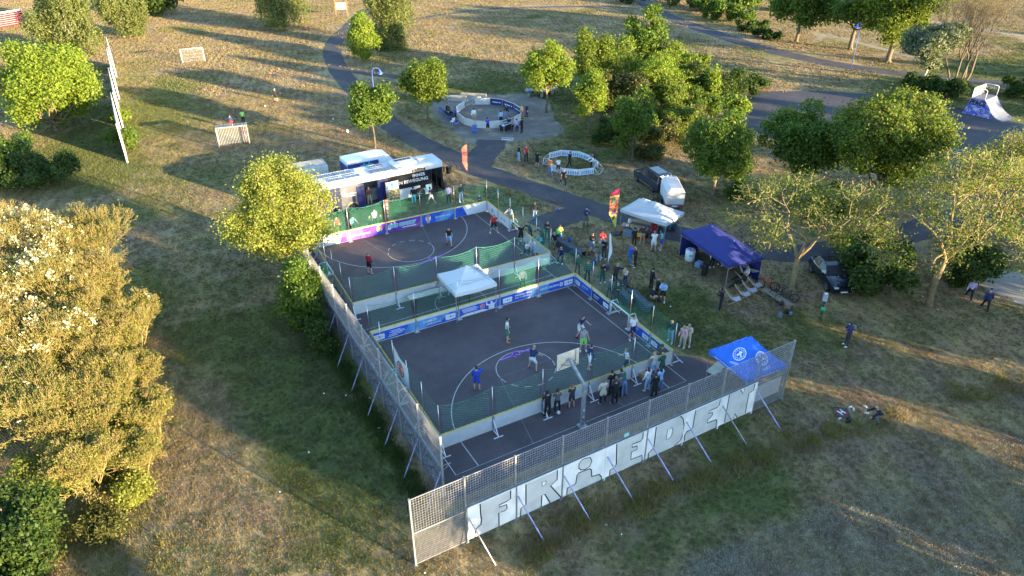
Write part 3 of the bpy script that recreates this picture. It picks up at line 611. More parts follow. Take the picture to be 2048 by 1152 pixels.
SKINM = mat('skin_tone', (.50, .30, .21), .6, var=.08)

# ------------------------------------------------------------------ grid fence with the painted boards
def grid_panel(L, H, nxb, nzb, t, y=0.0, z0=0.0, frame=.03):
    mb = MB()
    for i in range(1, nxb): x = L*i/nxb; mb.bar((x, y, z0), (x, y, z0+H), t, t*1.6)
    for j in range(1, nzb): z = z0+H*j/nzb; mb.bar((0, y+t*.4, z), (L, y+t*.4, z), t*1.5, t*1.1)
    for z in (z0, z0+H): mb.box((L/2, y, z), (L, frame, frame))
    return mb
fence = empty('ball_fence', (0, 0, 0), 0, 'front steel grid ball fence with white boards painted FRIEDEN and lilac braces', 'fence')
SP = 2.5
pm = None
for i in range(10):
    mb = MB(); mb.box((0, 0, 1.98), (.075, .10, 4.06), bev=.01); mb.box((0, 0, 4.02), (.085, .11, .02)); mb.box((0, 0, .02), (.16, .18, .03))
    me = pm or mb.mesh('post', GALVW); pm = me; link('post', me, fence, (i*SP, 0, 0))
up = grid_panel(SP-.09, 1.72, 20, 12, .011).mesh('upper_grid', GALVW); upf = grid_panel(SP-.09, 2.0, 20, 14, .011).mesh('tall_grid', GALVW)
lo = grid_panel(SP-.09, 1.88, 40, 15, .008).mesh('lower_grid', GALVW)
for i in range(9):
    if 1 <= i <= 7: link('grid_panel', up, fence, (i*SP+.045, 0, 2.27))
    else: link('grid_panel', upf, fence, (i*SP+.045, 0, 1.99)); link('grid_panel', lo, fence, (i*SP+.045, 0, .08))
mb = MB(); mb.box((SP*9-1.35, .06, 1.15), (2.0, .02, 1.1)); mb.build('white_banner', PRW, fence)
for i in range(1, 8):                       # boards fixed on the camera side of the posts
    mb = MB(); mb.box((i*SP+SP/2, -.075, 1.2), (SP-.006, .03, 2.0)); mb.build('board', BWHITE, fence)
    mb = MB(); mb.box((i*SP+SP/2, -.05, 2.24), (SP-.01, .05, .05)); mb.build('top_rail', GALV, fence)
LET = {"F":[[3.16,2.14],[3.17,1.51],[3.2,1.16],[3.17,0.84],[2.93,0.71],[2.87,0.55],[2.84,0.19],[4.08,0.2],[4.08,1.07],[4.38,1.04],[4.51,1.11],[4.49,1.38],[4.12,1.42],[4.1,1.56],[4.49,1.58],[4.69,1.64],[4.7,2.14]],
"R":[[5.5,2.11],[5.51,0.82],[5.25,0.71],[5.22,0.19],[6.35,0.19],[6.37,0.97],[6.54,0.93],[6.84,0.22],[7.48,0.21],[7.17,0.75],[6.84,1.33],[7.19,1.55],[7.19,2.15]],
"i":[[7.79,0.23],[7.8,0.68],[8.28,0.71],[8.34,1.26],[8.42,1.36],[9.06,1.31],[9.16,1.19],[9.22,0.71],[9.66,0.63],[9.8,0.42],[9.84,0.19]],
"dot":[[8.73,2.14],[9.04,2.05],[9.16,1.77],[9.05,1.47],[8.8,1.4],[8.55,1.48],[8.41,1.68],[8.41,1.97],[8.55,2.12]],
"E":[[10.59,2.2],[10.69,0.78],[10.55,0.61],[10.33,0.58],[10.32,0.22],[12.36,0.21],[12.32,0.61],[11.6,0.67],[11.58,1.18],[11.94,1.19],[11.91,1.43],[11.6,1.49],[11.58,1.7],[12.12,1.66],[12.23,1.78],[12.21,2.2]],
"D":[[13.04,2.16],[13.05,0.77],[12.9,0.67],[12.74,0.56],[12.75,0.2],[14.47,0.21],[14.86,0.43],[15.01,0.86],[14.95,1.45],[14.81,1.94],[14.59,2.2]],
"E2":[[15.63,2.14],[15.61,0.95],[15.48,0.86],[15.23,0.87],[15.12,0.67],[15.15,0.26],[17.38,0.2],[17.36,0.64],[17.28,0.79],[16.64,0.82],[16.64,1.07],[16.84,1.16],[16.94,1.26],[16.9,1.44],[16.62,1.5],[16.64,1.65],[17.19,1.65],[17.32,1.77],[17.33,2.15]],
"N":[[17.97,2.19],[17.97,0.92],[17.99,0.26],[18.68,0.25],[18.66,0.63],[18.94,0.21],[19.54,0.25],[19.49,1.66],[19.64,1.7],[19.82,1.74],[19.83,2.18],[19.06,2.18],[19.03,1.84],[18.76,2.18]]}
HOL = {"Rh":[[6.36,1.83],[6.58,1.79],[6.57,1.57],[6.37,1.53]],"Dh":[[13.84,1.63],[14.13,1.63],[14.21,1.43],[14.17,1.1],[14.05,0.94],[13.83,0.96]]}
MF = ax((0, -.0925, 0), (1, 0, 0), (0, -1, 0))         # x right, y up, z toward the camera
def clampz(P): return [(min(max(a, 2.53), 19.97), min(max(b, .205), 2.19)) for a, b in P]
def stroke(mx, pts, w, m, parent, closed=True, lift=.004, name='outline'):
    vs, fs = ribbon(pts, w, closed); me = bpy.data.meshes.new(name); me.from_pydata([mx @ Vector((a, b, lift)) for a, b in vs], [], fs); me.materials.append(m); return link(name, me, parent)
for k, P in LET.items():
    P = clampz(P); plate(MF, 'letter', P, .002, BGREY, fence)
    if k not in ('dot',):                     # outline only up the sides, the boards cut it at top and bottom
        segs = []; cur = [P[0]]
        for a, b in zip(P, P[1:]+P[:1]):
            if (a[1] < .27 and b[1] < .27) or (a[1] > 2.1 and b[1] > 2.1): segs.append(cur); cur = [b]
            else: cur.append(b)
        segs.append(cur)
        for s in segs:
            if len(s) > 1: stroke(MF, s, .065, BLACK, fence, False)
    else: stroke(MF, P, .055, BLACK, fence)
for P in HOL.values(): plate(MF, 'letter_hole', P, .003, BWHITE, fence); stroke(MF, P, .045, BLACK, fence)
for i in range(1, 9):                       # braces lean out onto the grass
    mb = MB(); mb.bar((i*SP+.07, -.12, 1.62), (i*SP+.5, -1.75, .0), .05, .05); mb.build('brace', LILAC if i not in (1, 7) else GALVW, fence)
    mb = MB(); mb.box((i*SP, -.11, 1.15), (.07, .02, 2.2)); mb.build('board_strip', BWHITE if i in (4, 6, 7, 8) else GALVW, fence)
mb = MB(); mb.box((11.22, -.02, 2.42), (.3, .02, .2)); mb.build('sign_plate', mat('mint_sign', (.25, .55, .48), .5), fence)

# graffiti boards: procedural sprayed shapes (flat print)
def graffiti(name, cols, base, sc=1.2):
    m, nt, out = newmat(name); L = nt.links.new; tc = N(nt, 'ShaderNodeTexCoord'); p = N(nt, 'ShaderNodeBsdfPrincipled'); p.inputs['Roughness'].default_value = .6
    prev = None
    for i, c in enumerate(cols):
        n = N(nt, 'ShaderNodeTexNoise', Scale=sc*(1+.35*i), Detail=2.0, Distortion=2.2); mp = N(nt, 'ShaderNodeMapping'); mp.inputs['Location'].default_value = (i*7.3, i*3.1, i*1.7)
        L(tc.outputs['Object'], mp.inputs[0]); L(mp.outputs[0], n.inputs['Vector']); r = N(nt, 'ShaderNodeMapRange'); r.inputs[1].default_value = .53; r.inputs[2].default_value = .56; L(n.outputs['Fac'], r.inputs[0])
        x = N(nt, 'ShaderNodeMix', data_type='RGBA'); L(r.outputs[0], x.inputs['Factor']); x.inputs[7].default_value = (*c, 1)
        if prev is None: x.inputs[6].default_value = (*base, 1)
        else: L(prev, x.inputs[6])
        prev = x.outputs[2]
    L(prev, p.inputs['Base Color']); L(p.outputs[0], out.inputs[0]); return m
GRAF = graffiti('graffiti_paint', [(.10, .12, .42), (.30, .30, .33), (.07, .28, .22), (.42, .42, .44), (.05, .04, .08)], (.16, .15, .22), 1.4)
SL, LX, LY = 2.6106, 2.6723, 2.7624
side = empty('side_fence', (LX, LY, 0), 0, 'long steel grid ball fence along the left side of the courts with graffiti boards', 'fence')
ug = MB(); lg = MB()
def gridY(L, H, n1, n2, t, z0, x):
    mb = MB()
    for i in range(1, n1): mb.bar((x, L*i/n1, z0), (x, L*i/n1, z0+H), t, t)
    for j in range(1, n2): mb.bar((x+t*.4, 0, z0+H*j/n2), (x+t*.4, L, z0+H*j/n2), t, t*1.2)
    for z in (z0, z0+H): mb.box((x, L/2, z), (.03, L, .03))
    return mb
ue = gridY(SL-.09, 1.9, 20, 13, .010, 2.05, 0).mesh('upper_grid', GALVW); le = gridY(SL-.09, 1.9, 20, 13, .010, .08, -.02).mesh('lower_grid', GALV)
gb = MB(); gb.box((.055, SL/2-.045, 1.02), (.02, SL-.12, 1.85)); gbm = gb.mesh('graffiti_board', GRAF)
pst = MB(); pst.box((0, 0, 1.98), (.10, .08, 4.04), bev=.01); pst.box((0, 0, 4.01), (.11, .09, .02)); psm = pst.mesh('post', GALVW)
br = MB(); br.bar((-.07, 0, 1.9), (-1.15, -.35, 0), .045, .045); brm = br.mesh('brace', mat('worn_brace_paint', (.20, .21, .34), .7, var=.4, scale=5))
st = MB(); st.tube((.05, 0, 1.9), (.45, .0, 2.2), .015, n=5); st.tube((.05, 0, 2.2), (.45, .0, 2.2), .015, n=5); stm = st.mesh('bracket', GALVW)
hr = MB(); hr.box((-.06, SL/2, 1.97), (.06, SL, .06)); hrm = hr.mesh('rail', GALV)
for i in range(13):
    link('post', psm, side, (0, i*SL, 0)); link('brace', brm, side, (0, i*SL, 0)); link('bracket', stm, side, (0, i*SL, 0))
    if i < 12: link('grid_panel', ue, side, (0, i*SL+.045, 0)); link('grid_panel', le, side, (0, i*SL+.045, 0)); link('graffiti_board', gbm, side, (0, i*SL+.045, 0)); link('rail', hrm, side, (0, i*SL, 0))

# ball fence seen nearly edge-on in the upper left
ef = empty('ball_fence', (-6.05, 59.6, 0), 0, 'tall pale ball fence seen almost edge-on across the meadow at the left', 'fence')
EFY = 2.55
def EFX(d): return .052*d-.30*((d/(EFY*5)+1e-4) % 1)
em = MB(); em.box((0, 0, 2.05), (.14, .09, 4.1)); EFM = mat('pale_fence_paint', (.52, .52, .53), .6, var=.1); emm = em.mesh('post', EFM)
es = MB()
for j in range(30): es.box((.03, EFY/2, .12+j*.136), (.05, EFY-.02, .132))
esm = es.mesh('slat_mesh', EFM); eg = MB()
for j in range(20): eg.box((0, EFY*(j+.5)/20, 2.05), (.02, .022, 4.0))
egm = eg.mesh('vertical_bars', EFM)
for i in range(19):
    ex = EFX(i*EFY); link('post', emm, ef, (ex, i*EFY, 0))
    if i < 18:
        for nm_, me_ in (('slat_mesh', esm), ('vertical_bars', egm)): link(nm_, me_, ef, (ex, i*EFY, 0), -math.atan(.0285))

# ------------------------------------------------------------------ street soccer arenas
BH = .98
def net_panel(L, z0, z1, sag, cell, t, parent, mx, m=None, name='net'):
    """knotted net between two posts, diagonal mesh, sagging head rope"""
    V = []; F = []
    def top(x): return z1-sag*4*(x/L)*(1-x/L)
    def quad(a, b, w):
        d = np.array(b)-np.array(a); l = np.linalg.norm(d)
        if l < .02: return
        d /= l; q = np.array([-d[1], d[0]])*w/2; k = len(V)
        for p in (np.array(a)-q, np.array(b)-q, np.array(b)+q, np.array(a)+q): V.append((p[0], 0, p[1]))
        F.append((k, k+1, k+2, k+3))
        for s in (-w/2, w/2): pass
    H = z1-z0; nd = int((L+H)/cell)
    for sgn in (1, -1):
        sl_ = 1.9; nd = int((L+H*sl_)/(cell*1.9))
        for k in range(nd+1):
            o = -H*sl_+k*cell*1.9; pts = []
            for j in range(13):
                z = z0+H*j/12; x = (o+(z-z0)*sl_) if sgn > 0 else (L-(o+(z-z0)*sl_))
                if 0 <= x <= L and z <= top(x): pts.append((x, z))
            if len(pts) > 1: quad(pts[0], pts[-1], t)
    n = 12; xs = [L*i/n for i in range(n+1)]
    for i in range(n): quad((xs[i], top(xs[i])), (xs[i+1], top(xs[i+1])), .022)
    quad((0, z0+.03), (L, z0+.03), .02)
    me = bpy.data.meshes.new(name); me.from_pydata([mx @ Vector(v) for v in V], [], F); me.materials.append(m or NETG)
    return link(name, me, parent)
class Frame:                                # arena coordinates -> world
    def __init__(s, o, th): s.o = o; s.c = cos(th); s.s = sin(th); s.th = th
    def __call__(s, a, b, z=0): return Vector((s.c*a-s.s*b, s.s*a+s.c*b, z))
def arena(o, th, wx, wy, label, fronts, goals, hp=2.97):
    root = empty('street_soccer_arena', (o[0], o[1], 0), 0, label, 'soccer arena'); A = Frame(o, th); rails = {}
    sides = [('front', lambda t: (t, 0), 5, wx, (0, -1)), ('right', lambda t: (5*wx, t), 5, wy, (1, 0)), ('back', lambda t: (5*wx-t, 5*wy), 5, wx, (0, 1)), ('left', lambda t: (0, 5*wy-t), 5, wy, (-1, 0))]
    for nm, fn, n, w, out in sides:
        for i in range(n):
            p = A(*fn(i*w)); q = A(*fn((i+1)*w)); d = (q-p).normalized(); nrm = A(*out)   # outward
            pb = MB(); pb.box((0, 0, BH/2), (.085, .085, BH+.02), th); pb.tube((0, 0, BH), (0, 0, hp), .021, n=6); pb.box((-nrm.x*.12, -nrm.y*.12, .015), (.34, .16, .02), th+(0 if nm in ('front', 'back') else pi/2)); pb.build('post', ALU, root, p)
            fb = MB(); fb.bar(nrm*.06+Vector((0, 0, .75)), nrm*.62+Vector((0, 0, .04)), .05, .04); fb.bar(nrm*.05+Vector((0, 0, .04)), nrm*.68+Vector((0, 0, .04)), .05, .04); fb.bar(nrm*.64-d*.28+Vector((0, 0, .02)), nrm*.64+d*.28+Vector((0, 0, .02)), .05, .03)
            fb.build('support_foot', PRW, root, p)
            isgoal = (nm, i) in goals
            z0 = BH+.03
            if not isgoal:
                mb = MB(); c = (p+q)/2; mb.box((c.x, c.y, BH/2+.02), (w-.10, .035, BH-.06), th+(0 if nm in ('front', 'back') else pi/2)); b = mb.build('board', WHITE, root)
                mb = MB(); mb.box((c.x, c.y, BH+.012), (w-.06, .06, .045), th+(0 if nm in ('front', 'back') else pi/2)); mb.build('top_rail', YEL, root)
                mxi = ax(p+d*.05-nrm*.022, d, -nrm)     # inner face: x along, y up when the normal faces in
                mxi = Matrix.Translation(p+d*.0-nrm*.021) @ Matrix(((d.x, 0, -nrm.x, 0), (d.y, 0, -nrm.y, 0), (0, 1, 0, 0), (0, 0, 0, 1)))
                if Vector((d.x, d.y, 0)).cross(Vector((0, 0, 1))).dot(-nrm) < 0:      # keep lettering readable from inside
                    mxi = Matrix.Translation(q-nrm*.021) @ Matrix(((-d.x, 0, -nrm.x, 0), (-d.y, 0, -nrm.y, 0), (0, 1, 0, 0), (0, 0, 0, 1)))
                f = fronts.get((nm, i))
                if f: f(mxi, w, root)
            else: z0 = BH+.03
            mxn = Matrix.Translation(p+nrm*.02) @ Matrix(((d.x, nrm.x, 0, 0), (d.y, nrm.y, 0, 0), (0, 0, 1, 0), (0, 0, 0, 1)))
            net_panel(w, z0 if not isgoal else BH-.02, hp-.03, .26 if w > 2.5 else .18, .155, .0125, root, mxn)
    return root, A
def rect(a, b, c, d): return [(a, b), (c, b), (c, d), (a, d)]
def blob(cx, cy, rx, ry, n=16, ph=0): return [(cx+rx*cos(2*pi*i/n+ph), cy+ry*sin(2*pi*i/n+ph)) for i in range(n)]
Z0, Z1 = .10, .76
def badge(mx, x, y, root, s=1.0):
    plate(mx, 'sponsor_plate', [(x-.36*s, y-.19*s), (x-.1*s, y-.22*s), (x+.34*s, y-.19*s), (x+.37*s, y+.15*s), (x+.3*s, y+.2*s), (x-.3*s, y+.19*s), (x-.37*s, y+.17*s)], .005, PRW, root)
    plate(mx, 'sponsor_mark', blob(x, y, .07*s, .09*s, 8), .007, SKYB, root); plate(mx, 'sponsor_mark', rect(x-.24*s, y-.02, x-.12*s, y+.02), .007, SKYB, root)
    plate(mx, 'sponsor_mark', rect(x+.12*s, y-.03, x+.26*s, y+.01), .007, SKYB, root); text('NORDOST', mx @ Matrix.Translation((x-.2*s, y-.29*s, .006)), .07, PRW, root) if False else None
def bg_print(mx, w, root, m, z0=Z0, z1=Z1): plate(mx, 'banner_print', rect(.07, z0, w-.07, z1), .003, m, root)
def fr_lines(mx, w, root): bg_print(mx, w, root, ROYAL); plate(mx, 'banner_patch', [(w*.72, Z0), (w-.08, Z0), (w-.08, Z1), (w*.85, Z1)], .004, SKYB, root); badge(mx, .55, .40, root)
def fr_a(mx, w, root):
    fr_lines(mx, w, root)
    for k, (a, b) in enumerate(((1.35, 2.0), (1.25, 2.25), (1.4, 2.3), (1.2, 2.1), (1.15, 1.75))): plate(mx, 'small_print', rect(a, .60-k*.095, b, .635-k*.095), .006, PRW, root)
def fr_b(mx, w, root):
    bg_print(mx, w, root, SKYB); plate(mx, 'banner_patch', [(.5, Z0), (w-.08, Z0), (w-.08, .6), (w*.8, Z1), (w*.6, .35), (.9, .25)], .004, ROYAL, root); badge(mx, 2.45, .42, root)
    text('KOMM ZU', mx @ Matrix.Translation((.5, .47, .006)), .21, PRW, root, bold=.02); text('UNS JUNGS!', mx @ Matrix.Translation((.75, .24, .006)), .19, PRW, root, bold=.02)
def fr_c(mx, w, root):
    bg_print(mx, w, root, ROYAL); plate(mx, 'banner_patch', [(.08, .1), (2.2, .1), (1.75, .25), (.45, .25), (.2, .18)], .004, PRW, root)
    for k in range(5): plate(mx, 'small_print', rect(.2+.03*k, .64-k*.068, 1.25+.1*(k % 3), .672-k*.068), .006, PRW, root)
    plate(mx, 'roundel', blob(1.75, .48, .19, .19, 20), .005, REDP, root); stroke(mx, blob(1.75, .48, .165, .165, 20), .02, PRW, root, lift=.007)
    text('FAIR', mx @ Matrix.Translation((1.6, .50, .008)), .11, PRW, root, bold=.01); text('PLAY', mx @ Matrix.Translation((1.6, .40, .008)), .11, PRW, root, bold=.01)
    plate(mx, 'cheering_figure', [(2.22, .11), (2.64, .11), (2.66, .42), (2.82, .45), (2.84, .70), (2.76, .74), (2.74, .52), (2.58, .50), (2.52, .53), (2.54, .63), (2.48, .71), (2.40, .71), (2.35, .63), (2.37, .53), (2.28, .50), (2.12, .56), (2.10, .74), (2.02, .72), (2.04, .48), (2.22, .40)], .006, PRW, root)
    plate(mx, 'green_mark', rect(1.05, .14, 1.16, .21), .006, mat('green_mark', (.05, .45, .2)), root)
def fr_d(mx, w, root):
    bg_print(mx, w, root, ROYAL); plate(mx, 'banner_patch', [(2.3, Z0), (w-.08, Z0), (w-.08, Z1), (2.6, Z1)], .004, SKYB, root); badge(mx, .62, .40, root)
    text('STRASSENFUSSBALL', mx @ Matrix.Translation((1.2, .48, .006)), .17, PRW, root, bold=.02, sx=.95); text('FÜR TOLERANZ', mx @ Matrix.Translation((1.2, .28, .006)), .17, PRW, root, bold=.02)
def fr_e(mx, w, root):
    bg_print(mx, w, root, ROYAL); plate(mx, 'banner_patch', [(.08, Z0), (1.0, Z0), (.7, .4), (.9, Z1), (.08, Z1)], .004, SKYB, root)
    text('#MVOLLERLEBEN.', mx @ Matrix.Translation((.15, .38, .006)), .22, PRW, root, bold=.02, sx=.9); plate(mx, 'square_mark', rect(1.78, .28, 2.02, .56), .005, PRW, root); plate(mx, 'square_mark', rect(1.85, .36, 1.95, .48), .007, ROYAL, root); badge(mx, 2.52, .42, root)
def fr_side(k):
    def f(mx, w, root):
        bg_print(mx, w, root, NAVY if k % 2 else ROYAL); badge(mx, .42 if k in (0, 3) else w-.45, .42, root, .85); x = .95 if k in (0, 3) else .25
        text(['JUGEND IM', 'STRASSEN', 'STRASSEN', 'VEREIN'][k], mx @ Matrix.Translation((x, .46, .006)), .15, PRW, root, bold=.02); text(['SPORT', 'FUSSBALL', 'FUSSBALL', 'FÜR ALLE'][k], mx @ Matrix.Translation((x, .30, .006)), .13, PRW, root, bold=.01)
    return f
F1 = {('back', 4): fr_a, ('back', 3): fr_b, ('back', 2): fr_c, ('back', 1): fr_d, ('back', 0): fr_e,
      ('right', 4): fr_side(0), ('right', 3): fr_side(1), ('right', 1): fr_side(2), ('right', 0): fr_side(3)}
def portrait(mx, x, root, hat=False):
    hair = mat('portrait_hair', (.14, .07, .04)); skin = mat('portrait_skin', (.55, .32, .24))
    plate(mx, 'portrait_outline', blob(x, .55, .24, .32, 18), .005, PRW, root)
    if not hat: plate(mx, 'portrait_shirt', [(x-.42, .1), (x+.42, .1), (x+.38, .24), (x+.14, .34), (x-.14, .34), (x-.36, .22)], .006, ROYAL, root); plate(mx, 'portrait_hair', blob(x+.02, .58, .2, .26, 16), .007, hair, root)
    else: plate(mx, 'portrait_neck', rect(x-.12, .12, x+.1, .35), .007, skin, root)
    plate(mx, 'portrait_face', blob(x-.02, .52, .14, .2, 16), .009, skin, root)
    if hat: plate(mx, 'portrait_curls', [(x-.22, .66), (x-.26, .78), (x-.15, .84), (x-.02, .86), (x+.14, .84), (x+.24, .80), (x+.2, .68), (x+.1, .64), (x-.05, .7)], .011, mat('curly_hair', (.36, .17, .10)), root)
    for s in (-1, 1): plate(mx, 'portrait_eye', blob(x-.02+s*.05, .56, .018, .012, 6), .011, BLACK, root)
    plate(mx, 'portrait_mouth', rect(x-.06, .41, x+.03, .43), .011, REDP, root)
def f2_a(mx, w, root): bg_print(mx, w, root, PRW, .05, .93); plate(mx, 'banner_patch', [(w*.72, .06), (w-.08, .06), (w-.08, .92), (w*.8, .92)], .004, PINK, root); plate(mx, 'banner_patch', [(w*.73, .08), (w-.3, .08), (w-.3, .5), (w*.77, .5)], .006, PURP, root)
def f2_b(mx, w, root):
    bg_print(mx, w, root, PINK, .05, .93); plate(mx, 'banner_patch', [(w*.42, .06), (w-.08, .06), (w-.08, .92), (w*.34, .92)], .004, PURP, root); plate(mx, 'round_mark', blob(.28, .42, .09, .09, 12), .006, PRW, root)
    text('maedchenfussball', mx @ Matrix.Translation((.42, .37, .006)), .2, PRW, root, bold=.01, sx=.9); portrait(mx, w-.6, root)
def f2_c(mx, w, root):
    bg_print(mx, w, root, PURP, .05, .93); plate(mx, 'banner_patch', [(.9, .06), (w-.08, .06), (w-.08, .5), (w*.7, .12)], .004, PINK, root)
    for dx, m, b, l in ((0, PRW, .085, .005), (0, TURQ, .03, .008)): text('girls soccer', mx @ Matrix.Translation((.14+dx, .42, l)), .56, m, root, bold=b, sx=.94)
    plate(mx, 'underline', rect(1.35, .2, 2.6, .29), .006, PRW, root)
def f2_d(mx, w, root):
    bg_print(mx, w, root, ROYAL, .05, .93); plate(mx, 'banner_patch', [(1.2, .06), (2.3, .06), (w-.1, .55), (w-.1, .92), (2.2, .92), (1.4, .5)], .004, SKYB, root); text('@ brandenburg.de', mx @ Matrix.Translation((1.25, .45, .006)), .18, PRW, root, bold=.015); portrait(mx, .62, root, True)
def f2_e(mx, w, root): bg_print(mx, w, root, PRW, .05, .93); plate(mx, 'banner_patch', [(.08, .06), (1.15, .06), (.75, .92), (.08, .92)], .004, ROYAL, root); stroke(mx, [(1.8, .3), (2.1, .68), (2.2, .5), (2.35, .32)], .02, BGREY, root, False, .006); plate(mx, 'small_print', rect(1.75, .2, 2.4, .23), .006, BGREY, root)
def f2_f(mx, w, root): bg_print(mx, w, root, PRW, .05, .93); stroke(mx, blob(w*.5, .5, .16, .2, 14), .05, REDP, root, lift=.006); plate(mx, 'mark', rect(w*.5-.03, .38, w*.5+.03, .62), .006, NAVY, root)
def f2_g(mx, w, root):
    bg_print(mx, w, root, PRW, .05, .93)
    for k in range(4): plate(mx, 'mark', rect(.55+k*.3, .42, .64+k*.3, .6), .006, [NAVY, REDP, BLACK, BGREY][k], root)
F2 = {('back', 4): f2_a, ('back', 3): f2_b, ('back', 2): f2_c, ('back', 1): f2_d, ('back', 0): f2_e, ('right', 4): f2_f, ('right', 3): f2_g}
GOALS = {('right', 2), ('left', 2)}
ar1, A1 = arena((3.97, 5.94), -.019, 3.065, 2.158, 'near boarded street soccer arena with green nets and blue sponsor banners', F1, GOALS)
ar2, A2 = arena((4.35, 20.55), -.035, 3.07, 2.17, 'far boarded street soccer arena with green nets and purple girls soccer banners', F2, GOALS)
# goals set in the side openings
def arena_goal(A, o, wx, wy, side, label):
    x = 5*wx if side > 0 else 0; s = side; r = A(x, 2.5*wy); root = empty('street_soccer_goal', (o[0]+r.x, o[1]+r.y, 0), A.th+(0 if s > 0 else pi), label, 'goal'); hw = wy/2-.1; H = BH+.05; D = .95
    mb = MB()
    for y in (-hw, hw): mb.tube((0, y, 0), (0, y, H), .045, n=8)
    mb.tube((0, -hw, H), (0, hw, H), .045, n=8); mb.build('goal_frame', PRW, root)
    for y in (-hw, hw):
        mb = MB(); mb.path([(0, y, H), (.45, y, H), (D, y, .04), (0, y, .04)], .025, 6); mb.build('side_frame', PRW, root)
    mb = MB(); mb.tube((D, -hw, .04), (D, hw, .04), .025); mb.build('ground_bar', PRW, root)
    V = []; F = []
    def strip(P, w=.012):
        for a, b in zip(P, P[1:]):
            a = Vector(a); b = Vector(b); d = (b-a); q = d.cross(Vector((.3, .8, .5))).normalized()*w/2; k = len(V); V.extend([a-q, b-q, b+q, a+q]); F.append((k, k+1, k+2, k+3))
    prof = [(0, H), (.42, H-.10), (.7, H*.5), (D-.03, .05)]
    for i in range(27): y = -hw+2*hw*i/26; strip([(a, y, b-.06*sin(pi*i/26)) for a, b in prof])
    for k in range(18):
        t = k/17*3; j = min(int(t), 2); f = t-j; a = prof[j][0]+(prof[j+1][0]-prof[j][0])*f; b = prof[j][1]+(prof[j+1][1]-prof[j][1])*f; strip([(a, y, b-.06*sin(pi*(y+hw)/(2*hw))) for y in np.linspace(-hw, hw, 7)])
    for y in (-hw, hw):
        for i in range(8): a = D*i/8; strip([(a, y, .04), (a, y, H if a < .45 else H*(1-(a-.45)/(D-.45)))])
        for i in range(8): b = H*i/8; strip([(0, y, b), (.45+(D-.45)*(1-i/8), y, b)])
    me = bpy.data.meshes.new('goal_net'); me.from_pydata(V, [], F); me.materials.append(NETL); link('goal_net', me, root)
arena_goal(A1, (3.97, 5.94), 3.065, 2.158, 1, 'goal with bright green net at the right of the near arena'); arena_goal(A1, (3.97, 5.94), 3.065, 2.158, -1, 'goal at the left of the near arena behind the side fence')
arena_goal(A2, (4.35, 20.55), 3.07, 2.17, 1, 'goal with green net at the right of the far arena'); arena_goal(A2, (4.35, 20.55), 3.07, 2.17, -1, 'goal at the left of the far arena under the bright tree')
# white cloth banner tied to the left net of the near arena
bn = MB(); p, q = A1(-.06, 3.9), A1(-.06, 6.1); o_ = Vector((3.97, 5.94, 0))
bn.add([o_+p+Vector((0, 0, 1.15)), o_+q+Vector((0, 0, 1.15)), o_+q+Vector((0, 0, 2.9)), o_+p+Vector((0, 0, 2.72)), o_+(p+q)/2+Vector((-.05, 0, 2.7)), o_+(p+q)/2+Vector((-.05, 0, 1.12))], [(0, 5, 4, 3), (5, 1, 2, 4)])
b_ = bn.build('cloth_banner', PRW); tag(b_, 'white cloth banner with an orange roundel hung on the left net of the near arena', 'banner')
mxb = ax(o_+(p+q)/2+Vector((.02, 0, 1.95)), -(q-p), (1, 0, 0)); mxb = Matrix.Translation(o_+(p+q)/2+Vector((-.065, 0, 1.95))) @ Matrix(((0, 0, -1, 0), (1, 0, 0, 0), (0, 1, 0, 0), (0, 0, 0, 1)))
ORG = mat('orange_print', (.62, .14, .03)); 
mxb2 = Matrix.Translation(o_+(p+q)/2+Vector((.03, 0, 1.95))) @ Matrix(((0, 0, 1, 0), (-1, 0, 0, 0), (0, 1, 0, 0), (0, 0, 0, 1)))
for mm in (mxb, mxb2):
    stroke(mm, blob(0, 0, .44, .44, 22), .07, BLACK, b_, lift=.01, name='roundel'); plate(mm, 'orange_emblem', [(-.3, -.1), (-.12, -.32), (.16, -.3), (.3, -.05), (.1, .02), (.26, .22), (0, .34), (-.2, .26), (-.06, .08)], .012, ORG, b_)

# basketball hoop
bh = empty('basketball_hoop', (11.38, 3.78, 0), 0, 'basketball hoop on a cranked steel pole in front of the near arena', 'basketball hoop')
mb = MB(); mb.box((0, 0, .02), (.45, .45, .04)); mb.box((0, 0, 1.4), (.17, .17, 2.8)); mb.build('pole', GALVW, bh)
mb = MB(); mb.bar((0, 0, 2.75), (0, 1.45, 3.55), .14, .14); mb.bar((0, 1.1, 3.35), (-.45, 1.55, 3.25), .04, .04); mb.bar((0, 1.1, 3.35), (.45, 1.55, 3.25), .04, .04); mb.build('arm', GALVW, bh)
mb = MB(); mb.box((0, 1.6, 3.42), (1.4, .05, 1.05), bev=.01); mb.build('backboard', mat('backboard', (.55, .48, .38), .6, var=.15, scale=4), bh)
mb = MB(); mb.path([(-.6, 1.565, 2.95), (0, 1.565, 3.5), (.6, 1.565, 2.95)], .02, 5); mb.tube((.45, 1.56, 2.95), (.45, 1.56, 3.9), .02); mb.build('back_struts', GALV, bh)
mb = MB(); mb.path([(.225*cos(a), 1.88+.225*sin(a), 3.05) for a in np.linspace(0, 2*pi, 17)[:-1]], .012, 5, True); mb.box((0, 1.645, 3.05), (.15, .05, .1)); mb.build('rim', mat('rim_orange', (.55, .16, .03)), bh)
for k in range(6): mb = MB(); mb.box((0, -.0865, .5+k*.16), (.09, .004, .1)); mb.build('sticker', [REDP, PRW, TURQ][k % 3], bh)

